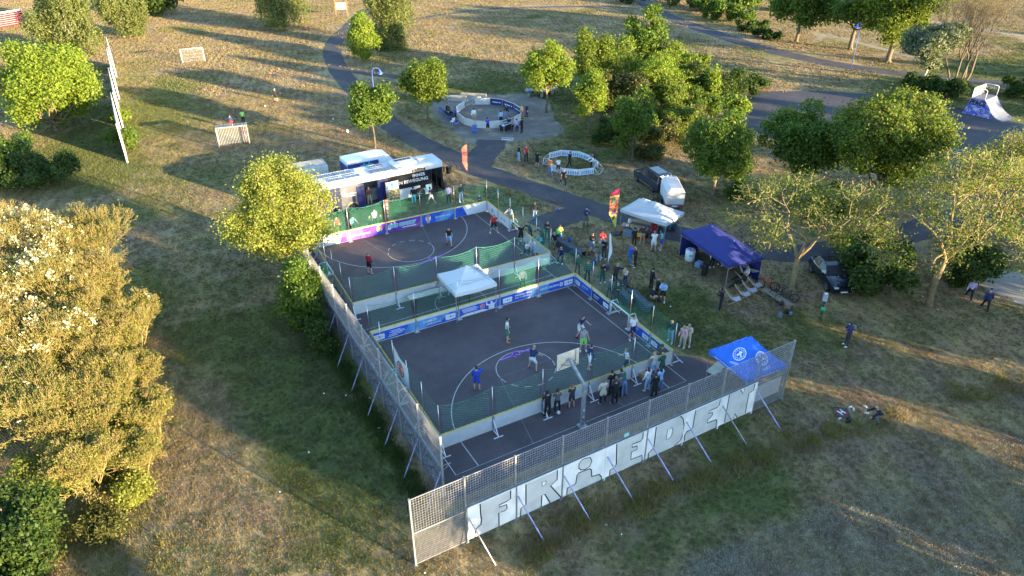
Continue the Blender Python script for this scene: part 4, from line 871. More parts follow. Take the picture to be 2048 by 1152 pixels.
# ------------------------------------------------------------------ canopies
def canopy(corners, ze, peaks, zp, col, label, frame=None, val=.24, logos=None, under=None, legs=(0, 1, 2, 3), name='gazebo'):
    """corners: 4 ground points counter-clockwise; peaks: list of fractional ridge points"""
    c = [Vector((*p, 0)) for p in corners]; o = sum(c, Vector())/4; root = empty(name, (o.x, o.y, 0), 0, label, 'gazebo'); c = [p-o for p in c]; frame = frame or GALVW
    for i in legs: mb = MB(); mb.box((c[i].x*.97, c[i].y*.97, ze/2), (.04, .04, ze)); mb.box((c[i].x*.97, c[i].y*.97, .01), (.1, .1, .02)); mb.build('leg', frame, root)
    pk = [c[0]+(c[1]-c[0])*a+(c[3]-c[0])*b+((c[2]-c[3])-(c[1]-c[0]))*a*b for a, b in peaks]
    n = 12; V = []
    for j in range(n+1):
        for i in range(n+1):
            a, b = i/n, j/n; p = c[0]+(c[1]-c[0])*a+(c[3]-c[0])*b+((c[2]-c[3])-(c[1]-c[0]))*a*b
            best = 0
            for (pa, pb) in peaks:
                ta = 1-abs(a-pa)/(pa if a < pa else 1-pa); tb = 1-abs(b-pb)/(pb if b < pb else 1-pb); t = max(0, min(ta, tb)); best = max(best, t)
            edge = min(a, 1-a, b, 1-b); sagm = -.10*sin(pi*max(0, min(1, best)))*(1 if edge > 0 else 0); cc = -.05*(sin(pi*a) if b in (0, 1) else 0)-.05*(sin(pi*b) if a in (0, 1) else 0)
            V.append((p.x, p.y, ze+(zp-ze)*best+sagm+cc))
    F = [(j*(n+1)+i, j*(n+1)+i+1, (j+1)*(n+1)+i+1, (j+1)*(n+1)+i) for j in range(n) for i in range(n)]
    me = bpy.data.meshes.new('roof'); me.from_pydata(V, [], F); me.materials.append(col); me.polygons.foreach_set('use_smooth', [False]*len(F)); link('roof', me, root)
    rim = [i for i in range(n)]+[i*(n+1)+n for i in range(n)]+[(n+1)*n+n-i for i in range(n)]+[(n-i)*(n+1) for i in range(n)]
    R = [Vector(V[k]) for k in rim]; m = len(R)
    me = bpy.data.meshes.new('valance'); me.from_pydata([r*1.003 for r in R]+[Vector((r.x*1.01, r.y*1.01, r.z-val)) for r in R], [], [(i, (i+1) % m, m+(i+1) % m, m+i) for i in range(m)]); me.materials.append(col); link('valance', me, root)
    mb = MB()
    for i in range(4):
        a, b = c[i]*.97, c[(i+1) % 4]*.97; mm = (a+b)/2
        for u_, v_ in ((a, mm), (mm, b)):
            q = (u_+v_)/2; mb.bar(u_+Vector((0, 0, ze-.12)), v_+Vector((0, 0, ze-.4)), .025, .02); mb.bar(u_+Vector((0, 0, ze-.4)), v_+Vector((0, 0, ze-.12)), .025, .02)
    for p in pk: mb.tube((p.x, p.y, zp-.75), (p.x, p.y, zp-.06), .025)
    mb.build('truss', frame, root)
    return root, c, (lambda a, b, up=0.02: surf(c, ze, zp, peaks, a, b, up))
def surf(c, ze, zp, peaks, a, b, up):
    def P(a, b):
        p = c[0]+(c[1]-c[0])*a+(c[3]-c[0])*b+((c[2]-c[3])-(c[1]-c[0]))*a*b; best = 0
        for (pa, pb) in peaks:
            ta = 1-abs(a-pa)/(pa if a < pa else 1-pa); tb = 1-abs(b-pb)/(pb if b < pb else 1-pb); best = max(best, max(0, min(ta, tb)))
        return Vector((p.x, p.y, ze+(zp-ze)*best-.10*sin(pi*best)))
    o = P(a, b); e = .04; dx = (P(a+e, b)-P(a-e, b)).normalized(); dy = (P(a, b+e)-P(a, b-e)).normalized(); n = dx.cross(dy).normalized(); return o+n*up, dx, dy, n
def roundel(surfn, a, b, s, xdir, root, m, words=None):
    o, dx, dy, n = surfn(a, b, .085); x = Vector(xdir); x = (x-n*x.dot(n)).normalized(); y = n.cross(x); mx = Matrix(((x.x, y.x, n.x, o.x), (x.y, y.y, n.y, o.y), (x.z, y.z, n.z, o.z), (0, 0, 0, 1)))
    stroke(mx, blob(0, 0, .30*s, .30*s, 24), .035*s, m, root, name='emblem_ring'); stroke(mx, blob(0, 0, .2*s, .2*s, 24), .015*s, m, root, name='emblem_ring')
    plate(mx, 'emblem_figure', [(k*s, l*s) for k, l in ((-.14, -.06), (-.05, -.12), (.02, -.02), (.1, -.13), (.15, -.1), (.07, .03), (.12, .1), (.03, .15), (-.08, .1), (-.03, .04))], .004, m, root)
    for k in range(14): t = 2*pi*k/14; plate(mx @ Matrix.Rotation(t, 4, 'Z'), 'ring_letter', rect(-.012*s, .228*s, .02*s, .268*s), .004, m, root)
    if words: text(words, mx @ Matrix.Translation((-.3*s, -.52*s, .004)), .15*s, m, root)
CW = mat('white_canvas', (.54, .55, .57), .8, var=.04, scale=1.5); CG = mat('greyish_canvas', (.38, .40, .43), .8, var=.05, scale=1.5)
CN = mat('navy_canvas', (.016, .022, .15), .75, var=.12, scale=1.5); CB = mat('blue_canvas', (.015, .13, .58), .7, var=.1, scale=1.5)
g1, c1, s1 = canopy([(9.95, 16.25), (12.95, 16.15), (13.05, 19.15), (10.05, 19.25)], 2.25, [(.5, .5)], 3.25, CW, 'white square gazebo between the two boarded arenas')
roundel(s1, .80, .62, 1.5, (.2, -1, 0), g1, mat('grey_logo', (.13, .13, .15)))
o, dx, dy, n = s1(.86, .42, .10); x = Vector((.2, -1, 0)); x = (x-n*x.dot(n)).normalized(); y = n.cross(x); stroke(Matrix(((x.x, y.x, n.x, o.x), (x.y, y.y, n.y, o.y), (x.z, y.z, n.z, o.z), (0, 0, 0, 1))), [(-.3, -.1), (0, -.16), (.3, -.05), (.4, .12)], .09, REDP, g1, False, name='red_swoosh')
o, dx, dy, n = s1(.80, .55, .055); mxr = Matrix(((0, 1, n.x, o.x), (-1, 0, n.y, o.y), (0, 0, n.z, o.z), (0, 0, 0, 1)))
g2, c2, s2 = canopy([(27.5, 21.75), (28.9, 17.75), (31.55, 18.7), (30.2, 22.7)], 2.1, [(.28, .5), (.55, .5)], 3.0, CG, 'pale grey rectangular gazebo over the drinks tables')
g3, c3, s3 = canopy([(28.95, 16.15), (28.25, 10.35), (31.3, 10.0), (32.0, 15.85)], 2.15, [(.28, .5), (.72, .5)], 3.05, CN, 'navy blue rectangular gazebo beside the deck chairs')
mb = MB(); q = [c3[0]*.96, c3[3]*.96]; mb.add([(*q[0].xy, .05), (*q[1].xy, .05), (*q[1].xy, 2.1), (*q[0].xy, 2.1)], [(0, 1, 2, 3)]); mb.add([(*(c3[3]*.96).xy, .05), (*(c3[2]*.96).xy, .05), (*(c3[2]*.96).xy, 2.1), (*(c3[3]*.96).xy, 2.1)], [(0, 1, 2, 3)]); mb.build('side_wall', CN, g3)
g4, c4, s4 = canopy([(19.75, .35), (22.6, .25), (22.75, 3.35), (19.9, 3.45)], 2.2, [(.5, .5)], 3.65, CB, 'bright blue gazebo with white emblems behind the right end of the front fence')
EMB = mat('emblem_white', (.72, .74, .80), .6)
roundel(s4, .22, .45, 1.25, (.45, -1, 0), g4, EMB, 'VEREIN'); roundel(s4, .5, .2, 1.25, (1, .1, 0), g4, EMB, 'VEREIN')
for a, b, xd in ((.5, .78, (1, .1, 0)), (.78, .5, (.3, -1, 0))):
    o, dx, dy, n = s4(a, b, .05); x = Vector(xd); x = (x-n*x.dot(n)).normalized(); y = n.cross(x); mx = Matrix(((x.x, y.x, n.x, o.x), (x.y, y.y, n.y, o.y), (x.z, y.z, n.z, o.z), (0, 0, 0, 1)))
    text('Jugend', mx @ Matrix.Translation((-.5, -.1, 0)), .4, EMB, g4, shear=.4)
for i, tx in ((0, 'www.landesjugend.de'), (3, 'www.landesjugend.de')):
    a, b = (c4[0], c4[1]) if i == 0 else (c4[3], c4[0]); d = (b-a).normalized(); nn = Vector((d.y, -d.x, 0)); o = a*1.01+d*.5+nn*.03; 
    text(tx, Matrix(((d.x, 0, nn.x, o.x), (d.y, 0, nn.y, o.y), (0, 1, 0, 2.02), (0, 0, 0, 1))), .2, EMB, g4)
# ------------------------------------------------------------------ people
def rotx(v, a): return np.array([v[0], v[1]*cos(a)-v[2]*sin(a), v[1]*sin(a)+v[2]*cos(a)])
def skel(p):
    """joints of a 1.75 m person facing +y; angles in degrees"""
    g = lambda k, d: p.get(k, d); J = {}; H = g('hip', .95); lean = -RD(g('lean', 3)); J['pelvis'] = np.array([0, 0, H])
    def T(x, y, z): return J['pelvis']+rotx(np.array([x, y, z]), lean)
    J['waist'] = T(0, 0, .16); J['chest'] = T(0, .01, .36); J['neck'] = T(0, 0, .52); hd = -RD(g('head', 8)); nk = J['neck']
    J['head0'] = nk+rotx(np.array([0, .015, .09]), lean*.4+hd*.6); J['head1'] = nk+rotx(np.array([0, .025, .18]), lean*.4+hd); J['head2'] = nk+rotx(np.array([0, .015, .245]), lean*.4+hd)
    for s, c in ((-1, 'L'), (1, 'R')):
        J['hip'+c] = J['pelvis']+np.array([s*.095, 0, -.04]); fl = RD(g('fl'+c, 4)); kn = RD(g('kn'+c, 6)); ab = RD(g('ab'+c, 5))*s
        d = np.array([sin(ab), sin(fl), -cos(fl)*cos(ab)]); d /= np.linalg.norm(d); J['knee'+c] = J['hip'+c]+d*.43
        a = fl-kn; d = np.array([sin(ab)*.6, sin(a), -cos(a)]); d /= np.linalg.norm(d); J['ankle'+c] = J['knee'+c]+d*.42; t = RD(g('ft'+c, 0))
        fd = np.array([s*.12, cos(a*.5 if a < 0 else 0), min(0, sin(a*.5))-.28+.0*t]); J['toe'+c] = J['ankle'+c]+fd*.17
        J['heel'+c] = J['ankle'+c]+np.array([0, -.035, -.045])
        J['sho'+c] = T(s*.175, 0, .455); sf = RD(g('sf'+c, 6)); sa = RD(g('sa'+c, 10)); ef = RD(g('ef'+c, 14)); inn = RD(g('in'+c, 0))
        d = np.array([s*sin(sa), sin(sf)*cos(sa), -cos(sf)*cos(sa)]); d /= np.linalg.norm(d); J['elb'+c] = J['sho'+c]+d*.28
        fw = np.array([0, 1, 0.])*cos(inn)+np.array([-s, 0, 0.])*sin(inn); up = np.cross(np.cross(d, fw), d); up /= np.linalg.norm(up)+1e-9
        e = d*cos(ef)+up*sin(ef); J['wri'+c] = J['elb'+c]+e*.25; J['hand'+c] = J['wri'+c]+e*.075
        J['_e'+c] = e
    return J
BONES = [('pelvis', 'waist'), ('waist', 'chest'), ('chest', 'neck'), ('neck', 'head0'), ('head0', 'head1'), ('head1', 'head2')]
for c in 'LR': BONES += [('pelvis', 'hip'+c), ('hip'+c, 'knee'+c), ('knee'+c, 'ankle'+c), ('ankle'+c, 'toe'+c), ('ankle'+c, 'heel'+c), ('chest', 'sho'+c), ('sho'+c, 'elb'+c), ('elb'+c, 'wri'+c), ('wri'+c, 'hand'+c)]
RAD = dict(pelvis=.13, waist=.118, chest=.14, neck=.058, head0=.075, head1=.093, head2=.07, hip=.095, knee=.06, ankle=.042, toe=.032, heel=.036, sho=.062, elb=.043, wri=.028, hand=.034)
def seg_d(P, a, b):
    ab = b-a; t = np.clip(((P-a)@ab)/(ab@ab+1e-9), 0, 1); return np.linalg.norm(P-(a+t[:, None]*ab), axis=1), t
DG = None
PCACHE = {}
def person_base(key, pose, fem=False):
    global DG
    if key in PCACHE: return PCACHE[key]
    J = skel(pose); names = [k for k in J if k[0] != '_']; idx = {k: i for i, k in enumerate(names)}
    me = bpy.data.meshes.new('sk'); me.from_pydata([tuple(J[k]) for k in names], [(idx[a], idx[b]) for a, b in BONES], []); o = bpy.data.objects.new('sk', me); COL.objects.link(o)
    md = o.modifiers.new('s', 'SKIN'); md.use_smooth_shade = True
    for k, i in idx.items():
        r = RAD[k.rstrip('LR') if k not in RAD else k]; w = 1.0
        if fem and k in ('chest', 'waist'): w = .86
        v = me.skin_vertices[0].data[i]; v.radius = (r*w*(1.18 if k in ('pelvis', 'waist', 'chest') else 1), r*w*(.82 if k in ('pelvis', 'waist', 'chest') else 1)); v.use_root = (k == 'pelvis')
    sb = o.modifiers.new('b', 'SUBSURF'); sb.levels = 1; sb.render_levels = 1
    dg = bpy.context.evaluated_depsgraph_get(); ev = o.evaluated_get(dg).to_mesh(); n = len(ev.vertices); V = np.empty(n*3, np.float32); ev.vertices.foreach_get('co', V); V = V.reshape(-1, 3).astype(float)
    Fc = [tuple(p.vertices) for p in ev.polygons]; Nv = np.empty(n*3, np.float32); ev.vertices.foreach_get('normal', Nv); Nv = Nv.reshape(-1, 3).astype(float)
    o.evaluated_get(dg).to_mesh_clear(); bpy.data.objects.remove(o); bpy.data.meshes.remove(me)
    D = np.stack([seg_d(V, J[a], J[b])[0]-.6*(RAD[a.rstrip('LR') if a not in RAD else a]) for a, b in BONES]); vb = D.argmin(0)
    hc = J['head1']; rel = V-hc; hd = np.linalg.norm(rel, axis=1) < .16                   # a face: nose, brow, chin, ears
    V[hd, 1] += np.where((abs(rel[hd, 0]) < .022) & (abs(rel[hd, 2]+.005) < .03) & (rel[hd, 1] > .03), .022, 0); V[hd, 0] += np.sign(rel[hd, 0])*np.where((abs(rel[hd, 0]) > .06) & (abs(rel[hd, 2]) < .03) & (abs(rel[hd, 1]) < .03), .014, 0)
    lab = []
    for f in Fc:
        c = V[list(f)].mean(0)[None]; d = [seg_d(c, J[a], J[b])[0][0]-.55*(RAD[a.rstrip('LR') if a not in RAD else a]) for a, b in BONES]; k = int(np.argmin(d)); a, b = BONES[k]; t = seg_d(c, J[a], J[b])[1][0]; lab.append((a, b, t))
    def up(z0): return None
    def sel(fn): return [f for f, l in zip(Fc, lab) if fn(*l)]
    def B(x): return x.rstrip('LR') if x not in RAD else x
    TOR = {('pelvis', 'waist'), ('waist', 'chest'), ('chest', 'neck'), ('chest', 'sho')}
    parts = {}
    parts['shortshirt'] = sel(lambda a, b, t: ((B(a), B(b)) in TOR and not (b == 'neck' and t > .8)) or (B(a) == 'sho' and t < .55))
    parts['longshirt'] = sel(lambda a, b, t: ((B(a), B(b)) in TOR and not (b == 'neck' and t > .85)) or B(a) == 'sho' or (B(a) == 'elb' and t < .95))
    parts['coat'] = sel(lambda a, b, t: ((B(a), B(b)) in TOR) or B(a) in ('sho', 'elb') or (B(a), B(b)) == ('pelvis', 'hip') or (B(a) == 'hip' and t < .6))
    parts['trousers'] = sel(lambda a, b, t: ((B(a), B(b)) == ('pelvis', 'waist') and t < .45) or (B(a), B(b)) == ('pelvis', 'hip') or B(a) == 'hip' or (B(a) == 'knee' and t < .97))
    parts['shorts'] = sel(lambda a, b, t: ((B(a), B(b)) == ('pelvis', 'waist') and t < .45) or (B(a), B(b)) == ('pelvis', 'hip') or (B(a) == 'hip' and t < .85))
    parts['shoeL'] = sel(lambda a, b, t: a in ('ankleL',)); parts['shoeR'] = sel(lambda a, b, t: a in ('ankleR',))
    parts['hair'] = [f for f in Fc if (lambda c: np.linalg.norm(c-hc) < .17 and (c[2]-hc[2] > .028+.35*max(0, c[1]-hc[1]) or (c[1]-hc[1] < -.015 and c[2]-hc[2] > -.07)))(V[list(f)].mean(0))]
    def sub(name, faces, off, extra=None):
        used = sorted({i for f in faces for i in f}); mp = {v: i for i, v in enumerate(used)}; W_ = V[used]+Nv[used]*off; vs = [tuple(v) for v in W_]; fs = [tuple(mp[i] for i in f) for f in faces]
        if extra: b = len(vs); vs += extra[0]; fs += [tuple(b+i for i in f) for f in extra[1]]
        m = bpy.data.meshes.new(name); m.from_pydata(vs, [], fs); m.materials.append(SKINM); m.polygons.foreach_set('use_smooth', [True]*len(fs)); m.update(); return m
    R = {}
    hb = MB()                                          # hands: palm, four curled fingers, thumb
    for c, s in (('L', -1), ('R', 1)):
        e = Vector(J['_e'+c]); w = Vector(J['wri'+c]); side = e.cross(Vector((s, .3, 0))).normalized(); nrm = side.cross(e)
        for k, ln_ in enumerate((.062, .072, .07, .055)):
            b0 = w+e*.075+side*(.024-.016*k); m1 = b0+e*ln_*.5-nrm*.004; hb.tube(b0, m1, .0095, .009, 5, False); hb.tube(m1, m1+e*ln_*.4-nrm*.02*s, .009, .007, 5)
        b0 = w+e*.03+side*.028; hb.tube(b0, b0+e*.03+side*.03, .011, .009, 5); hb.tube(b0+e*.03+side*.03, b0+e*.06+side*.036, .009, .007, 5)
    R['body'] = sub('body', Fc, 0, (hb.v, hb.f))
    for k, off in (('shortshirt', .014), ('longshirt', .02), ('coat', .03), ('trousers', .013), ('shorts', .02), ('shoeL', .012), ('shoeR', .012), ('hair', .014)): R[k] = sub(k, parts[k], off)
    lb = MB(); pts = [(.085, .03), (.09, -.06), (.085, -.16), (.06, -.26)]           # long hair falls behind the neck
    hv = []; hf = []
    for j, (r_, dz) in enumerate(pts):
        for i in range(7): a = pi+pi*(i/6)*1.0; hv.append((hc[0]+r_*cos(a)*1.05, hc[1]+r_*sin(a)*1.05-.012*j, hc[2]+dz))
    for j in range(3):
        for i in range(6): hf.append((j*7+i, j*7+i+1, (j+1)*7+i+1, (j+1)*7+i))
    R['longhair'] = sub('hair', parts['hair'], .02, (hv, hf))
    cb = MB(); cb.box((hc[0], hc[1]+.12, hc[2]+.05), (.14, .1, .015)); R['cap'] = sub('cap', [f for f in parts['hair'] if V[list(f)].mean(0)[2]-hc[2] > .02], .022, (cb.v, cb.f))
    sk = MB(); hz = J['pelvis'][2]
    for k in range(14): a = 2*pi*k/14; a2 = 2*pi*(k+1)/14; sk.add([(.15*cos(a), .12*sin(a), hz+.05), (.15*cos(a2), .12*sin(a2), hz+.05), (.24*cos(a2), .2*sin(a2), hz-.42), (.24*cos(a), .2*sin(a), hz-.42)], [(0, 3, 2, 1)], True)
    R['skirt'] = sk.mesh('skirt', SKINM); R['zmin'] = float(V[:, 2].min()); R['J'] = J; PCACHE[key] = R; return R
POSES = dict(
    stand={}, stand2=dict(flL=8, knL=10, abR=8, saL=14, saR=8, lean=2), arms=dict(sfL=25, efL=105, inL=62, sfR=25, efR=105, inR=62, saL=10, saR=10), phone=dict(sfR=35, efR=100, inR=25, sfL=30, efL=90, inL=40, head=28),
    pockets=dict(saL=18, saR=18, efL=40, efR=40, inL=50, inR=50), walk=dict(flL=26, knL=12, flR=-18, knR=22, sfL=-22, sfR=28, efR=35, lean=5, hip=.93), run=dict(flL=42, knL=30, flR=-22, knR=50, sfL=-40, efL=80, sfR=45, efR=85, lean=14, hip=.92, abL=8, abR=8),
    ready=dict(flL=28, knL=42, flR=20, knR=42, abL=16, abR=16, lean=20, saL=28, saR=28, efL=40, efR=40, sfL=20, sfR=15, hip=.88), sit=dict(hip=.47, flL=82, knL=78, flR=84, knR=84, abL=8, abR=8, lean=14, sfL=35, sfR=35, efL=45, efR=50, inL=30, inR=30),
    lean=dict(lean=32, sfL=55, sfR=55, efL=25, efR=25, saL=18, saR=18, flL=-4, flR=-4, head=20), armout=dict(saL=60, sfL=30, efL=12, saR=16, flL=10, flR=-8, lean=6), handup=dict(sfR=75, efR=120, saR=28, inR=10, saL=12, head=0), crouch=dict(hip=.30, flL=98, knL=128, flR=70, knR=120, lean=38, sfL=55, sfR=60, efL=20, efR=20, abL=14, abR=14),
    recline=dict(hip=.36, flL=78, knL=30, flR=75, knR=38, lean=-32, sfL=10, sfR=10, efL=50, efR=50, inL=40, inR=40, head=30), stride=dict(flL=36, knL=8, flR=-30, knR=14, sfL=-25, sfR=25, lean=6, hip=.86))
CLOTH = {}
def cl(c, nm='cloth'):
    k = tuple(round(x, 3) for x in c)
    if k not in CLOTH: CLOTH[k] = mat('%s_%d' % (nm, len(CLOTH)), c, .85, var=.16, scale=7)
    return CLOTH[k]
CN_ = dict(black=(.014, .014, .017), navy=(.02, .03, .11), dark=(.035, .036, .042), white=(.66, .66, .68), red=(.55, .025, .035), dred=(.33, .015, .03), blue=(.03, .10, .50), royal=(.03, .06, .42), cyan=(.08, .42, .60), lblue=(.26, .42, .66), green=(.02, .20, .09),
           dgreen=(.03, .085, .065), grey=(.30, .31, .33), dgrey=(.10, .105, .115), beige=(.52, .44, .35), pink=(.62, .38, .38), lilac=(.42, .34, .55), brown=(.10, .055, .035), olive=(.13, .13, .08), orange=(.60, .20, .03), jeans=(.12, .20, .36), ljeans=(.30, .42, .58),
           neon=(.25, .75, .12), yellow=(.65, .55, .08), gold=(.5, .32, .1), turq=(.08, .45, .48), pants=(.05, .05, .06), tan=(.40, .29, .19))
HC = dict(k=(.012, .010, .009), b=(.06, .032, .016), l=(.38, .25, .11), r=(.30, .09, .03), g=(.33, .30, .27), n=(.20, .13, .09))
SK = dict(a=(.52, .31, .22), b=(.34, .18, .11), c=(.62, .40, .30)); SKM = {k: mat('skin_'+k, v, .6, var=.06) for k, v in SK.items()}
def person(u, v, pose, yaw, top, bot, hair, label, h=1.75, sleeve='long', legs='long', shoe='black', hs='short', skin='a', z=0, xy=None, group=None, fem=False, coat=False, skirt=None):
    B = person_base((pose, fem), POSES[pose], fem); x, y = xy or G(u, v); sc = h/1.75; o = link('person', B['body'])
    o.location = (x, y, z-B['zmin']*sc if pose not in ('sit', 'recline', 'crouch') else z-max(0, B['zmin'])*sc); o.scale = (sc, sc, sc); o.rotation_euler = (0, 0, -RD(yaw)); tag(o, label, 'person', group)
    if pose in ('sit', 'recline', 'crouch'): o.location[2] = z-B['zmin']*sc
    def part(name, key, m):
        c = link(name, B[key], o); c.material_slots[0].link = 'OBJECT'; c.material_slots[0].material = m; return c
    o.material_slots[0].link = 'OBJECT'; o.material_slots[0].material = SKM[skin]; C_ = lambda k: cl(CN_[k])
    part('coat' if coat else 'shirt', 'coat' if coat else sleeve+'shirt', C_(top)); part('trousers' if legs == 'long' else 'shorts', 'trousers' if legs == 'long' else 'shorts', C_(bot))
    part('shoe', 'shoeL', C_(shoe)); part('shoe', 'shoeR', C_(shoe))
    if hs == 'cap': part('cap', 'cap', C_(hair))
    elif hs == 'hood': part('hood', 'hair', C_(hair))
    else: part('hair', 'longhair' if hs == 'long' else 'hair', cl(HC.get(hair) or CN_[hair]))
    if skirt: part('skirt', 'skirt', C_(skirt))
    return o
P_ = person; PL = 'players in the near arena'; SP_ = 'spectators behind the front boards'; CR = 'crowd on the lawn right of the arenas'; BK = 'people beside the buses and far boards'
# near arena
P_(1014, 683, 'stand2', 120, 'white', 'green', 'k', 'player in white shirt with red stripe and green shorts, orange shoes', 1.82, 'short', 'short', 'orange', group=PL)
P_(1064, 741, 'ready', 60, 'navy', 'white', 'l', 'blond player in navy shirt, white shorts and red shoes on the arc line', 1.82, 'short', 'short', 'red', group=PL)
P_(954, 781, 'handup', 40, 'royal', 'royal', 'b', 'goalkeeper all in blue shielding his eyes at the left of the near arena', 1.75, 'long', 'short', 'royal', group=PL)
P_(1159, 672, 'ready', 170, 'navy', 'white', 'k', 'player in navy shirt and white shorts behind the one in bright green shorts', 1.78, 'short', 'short', 'black', group=PL)
P_(1166, 701, 'stand2', 200, 'grey', 'neon', 'k', 'player in grey shirt and bright green shorts', 1.75, 'short', 'short', 'white', group=PL)
P_(1178, 736, 'armout', 100, 'navy', 'white', 'b', 'player in long-sleeved navy top seen through the front net', 1.75, 'long', 'short', 'white', group=PL)
P_(1263, 679, 'stand', 190, 'white', 'navy', 'k', 'tall player in white shirt and navy shorts by the right boards', 1.88, 'short', 'short', 'white', group=PL)
P_(1252, 742, 'walk', 300, 'white', 'black', 'n', 'player in white shirt and black shorts close behind the front boards', 1.75, 'short', 'short', 'white', group=PL)
# far arena
PL2 = 'players in the far arena'
P_(987, 465, 'ready', 190, 'red', 'black', 'b', 'player in bright red shirt in the far arena', 1.85, 'short', 'short', 'white', group=PL2)
P_(899, 492, 'walk', 200, 'black', 'lblue', 'k', 'player in black shirt and light blue shorts in the far arena', 1.75, 'short', 'short', group=PL2)
P_(740, 548, 'stand', 60, 'dred', 'black', 'n', 'player in dark red long-sleeved top on the left of the far arena', 1.82, 'long', 'short', 'grey', group=PL2)
P_(1053, 516, 'run', 170, 'white', 'black', 'k', 'player in white shirt and black shorts in the front right corner of the far arena', 1.7, 'short', 'short', group=PL2)
P_(1068, 512, 'ready', 250, 'white', 'lblue', 'b', 'player in white shirt leaning on the front right boards of the far arena', 1.7, 'short', 'short', 'cyan', group=PL2)
P_(1042, 487, 'stand2', 210, 'black', 'black', 'k', 'goalkeeper in black with pink shoes in front of the far right goal', 1.75, 'short', 'short', 'pink', group=PL2, skin='b')
# front spectators
P_(1095, 832, 'phone', 0, 'black', 'black', 'black', 'figure in black hoodie at the front boards, leftmost of the spectators', 1.75, hs='hood', group=SP_)
P_(1114, 825, 'arms', 20, 'dgrey', 'black', 'b', 'girl with long brown hair in grey top next to the black hoodie', 1.65, hs='long', fem=True, shoe='white', group=SP_)
P_(1143, 815, 'handup', 10, 'dark', 'dark', 'r', 'boy in black, red and turquoise football kit left of the hoop pole', 1.6, 'short', 'short', 'dark', group=SP_)
P_(1205, 808, 'pockets', 10, 'beige', 'black', 'r', 'red-haired spectator in beige coat, leftmost of the group right of the hoop', 1.72, shoe='white', coat=True, fem=True, group=SP_)
P_(1222, 790, 'arms', -10, 'black', 'black', 'black', 'hooded spectator in black leaning on the boards', 1.75, hs='hood', group=SP_)
P_(1229, 808, 'phone', 5, 'black', 'black', 'b', 'spectator in black with light shoes right of the beige coat', 1.78, shoe='grey', group=SP_)
P_(1237, 796, 'phone', 0, 'dgrey', 'black', 'b', 'dark-haired spectator half hidden between the black one and the grey-green one', 1.68, group=SP_)
P_(1246, 790, 'lean', 5, 'dgreen', 'jeans', 'b', 'spectator in grey-green hoodie and jeans', 1.75, group=SP_)
P_(1294, 782, 'handup', -5, 'white', 'ljeans', 'b', 'girl in white sweater and light jeans photographing with her phone', 1.7, hs='long', fem=True, shoe='white', group=SP_)
P_(1308, 793, 'stand', 10, 'black', 'black', 'b', 'spectator in long black skirt and jacket', 1.68, hs='long', fem=True, skirt='black', group=SP_)
P_(1318, 783, 'handup', 0, 'lblue', 'jeans', 'b', 'spectator in pale blue shirt and jeans behind the long black skirt', 1.72, hs='long', fem=True, group=SP_)
P_(1306, 751, 'phone', 15, 'beige', 'ljeans', 'l', 'blond woman in cream sweater at the right end of the boards', 1.7, hs='long', fem=True, group=SP_)
P_(1322, 752, 'arms', 0, 'dgreen', 'pants', 'l', 'fair-haired woman in green jacket at the right end of the boards', 1.7, hs='long', fem=True, coat=True, group=SP_)
P_(1320, 735, 'phone', 30, 'brown', 'black', 'b', 'dark-haired person behind the green jacket at the boards', 1.7, hs='long', group=SP_)
# right of the near arena
P_(1340, 684, 'armout', 240, 'black', 'ljeans', 'l', 'blond person in black jacket and light jeans outside the right boards', 1.75, shoe='white')
P_(1364, 694, 'stand', 250, 'pink', 'beige', 'l', 'blonde in pink top and cream trousers, left of two', 1.68, hs='long', fem=True, shoe='white')
P_(1374, 692, 'arms', 240, 'beige', 'beige', 'l', 'blonde in beige jacket and cream trousers, right of two', 1.72, hs='long', fem=True, shoe='white')
# photographer with rucksack, others on the open lawn
P_(1692, 692, 'phone', 300, 'navy', 'dark', 'k', 'man in navy jacket with grey rucksack and white trainers alone on the lawn', 1.82, shoe='white')
P_(1440, 620, 'phone', 330, 'black', 'black', 'k', 'man all in black standing by the deck chairs', 1.8, shoe='dgrey')
P_(1968, 620, 'stride', 60, 'navy', 'black', 'navy', 'man in dark jacket and blue cap striding near the right edge', 1.78, hs='cap')
P_(1936, 598, 'stride', 60, 'lilac', 'black', 'l', 'person in lilac top walking ahead under the leaning robinia', 1.7, shoe='white')
P_(1757, 845, 'crouch', 290, 'black', 'dgrey', 'l', 'drone pilot in dark clothes and pale cap crouching on the grass', 1.75, hs='short')
# crowd
P_(1171, 452, 'phone', 200, 'navy', 'olive', 'k', 'man in navy jacket looking at his phone on the edge of the path', 1.8, group=CR)
P_(1069, 440, 'pockets', 190, 'black', 'jeans', 'n', 'person in black jacket and jeans left of the path fork', 1.75, group=CR)
P_(1094, 480, 'arms', 200, 'black', 'dark', 'black', 'hooded person in black just outside the far arena corner', 1.75, hs='hood', group=CR)
P_(1120, 481, 'stand', 30, 'yellow', 'blue', 'l', 'child in yellow and blue top on the sunlit grass', 1.4, group=CR)
P_(1116, 484, 'stand', 60, 'neon', 'dark', 'n', 'child in neon green vest beside the yellow one', 1.35, group=CR)
P_(1110, 493, 'sit', 240, 'black', 'olive', 'n', 'man in black jacket sitting on the end of the crowd barrier', 1.78, group=CR)
P_(1123, 522, 'sit', 230, 'navy', 'black', 'n', 'bald man in navy top and beige vest sitting with white shoes', 1.75, shoe='white', group=CR)
P_(1084, 487, 'lean', 260, 'dgreen', 'black', 'n', 'person in dark green leaning behind the far arena boards', 1.7, group=CR)
P_(1082, 500, 'lean', 250, 'turq', 'black', 'n', 'child in turquoise behind the front end of the far arena', 1.5, group=CR)
P_(1060, 478, 'lean', 250, 'dark', 'black', 'n', 'person in dark top beside the far right goal', 1.7, group=CR)
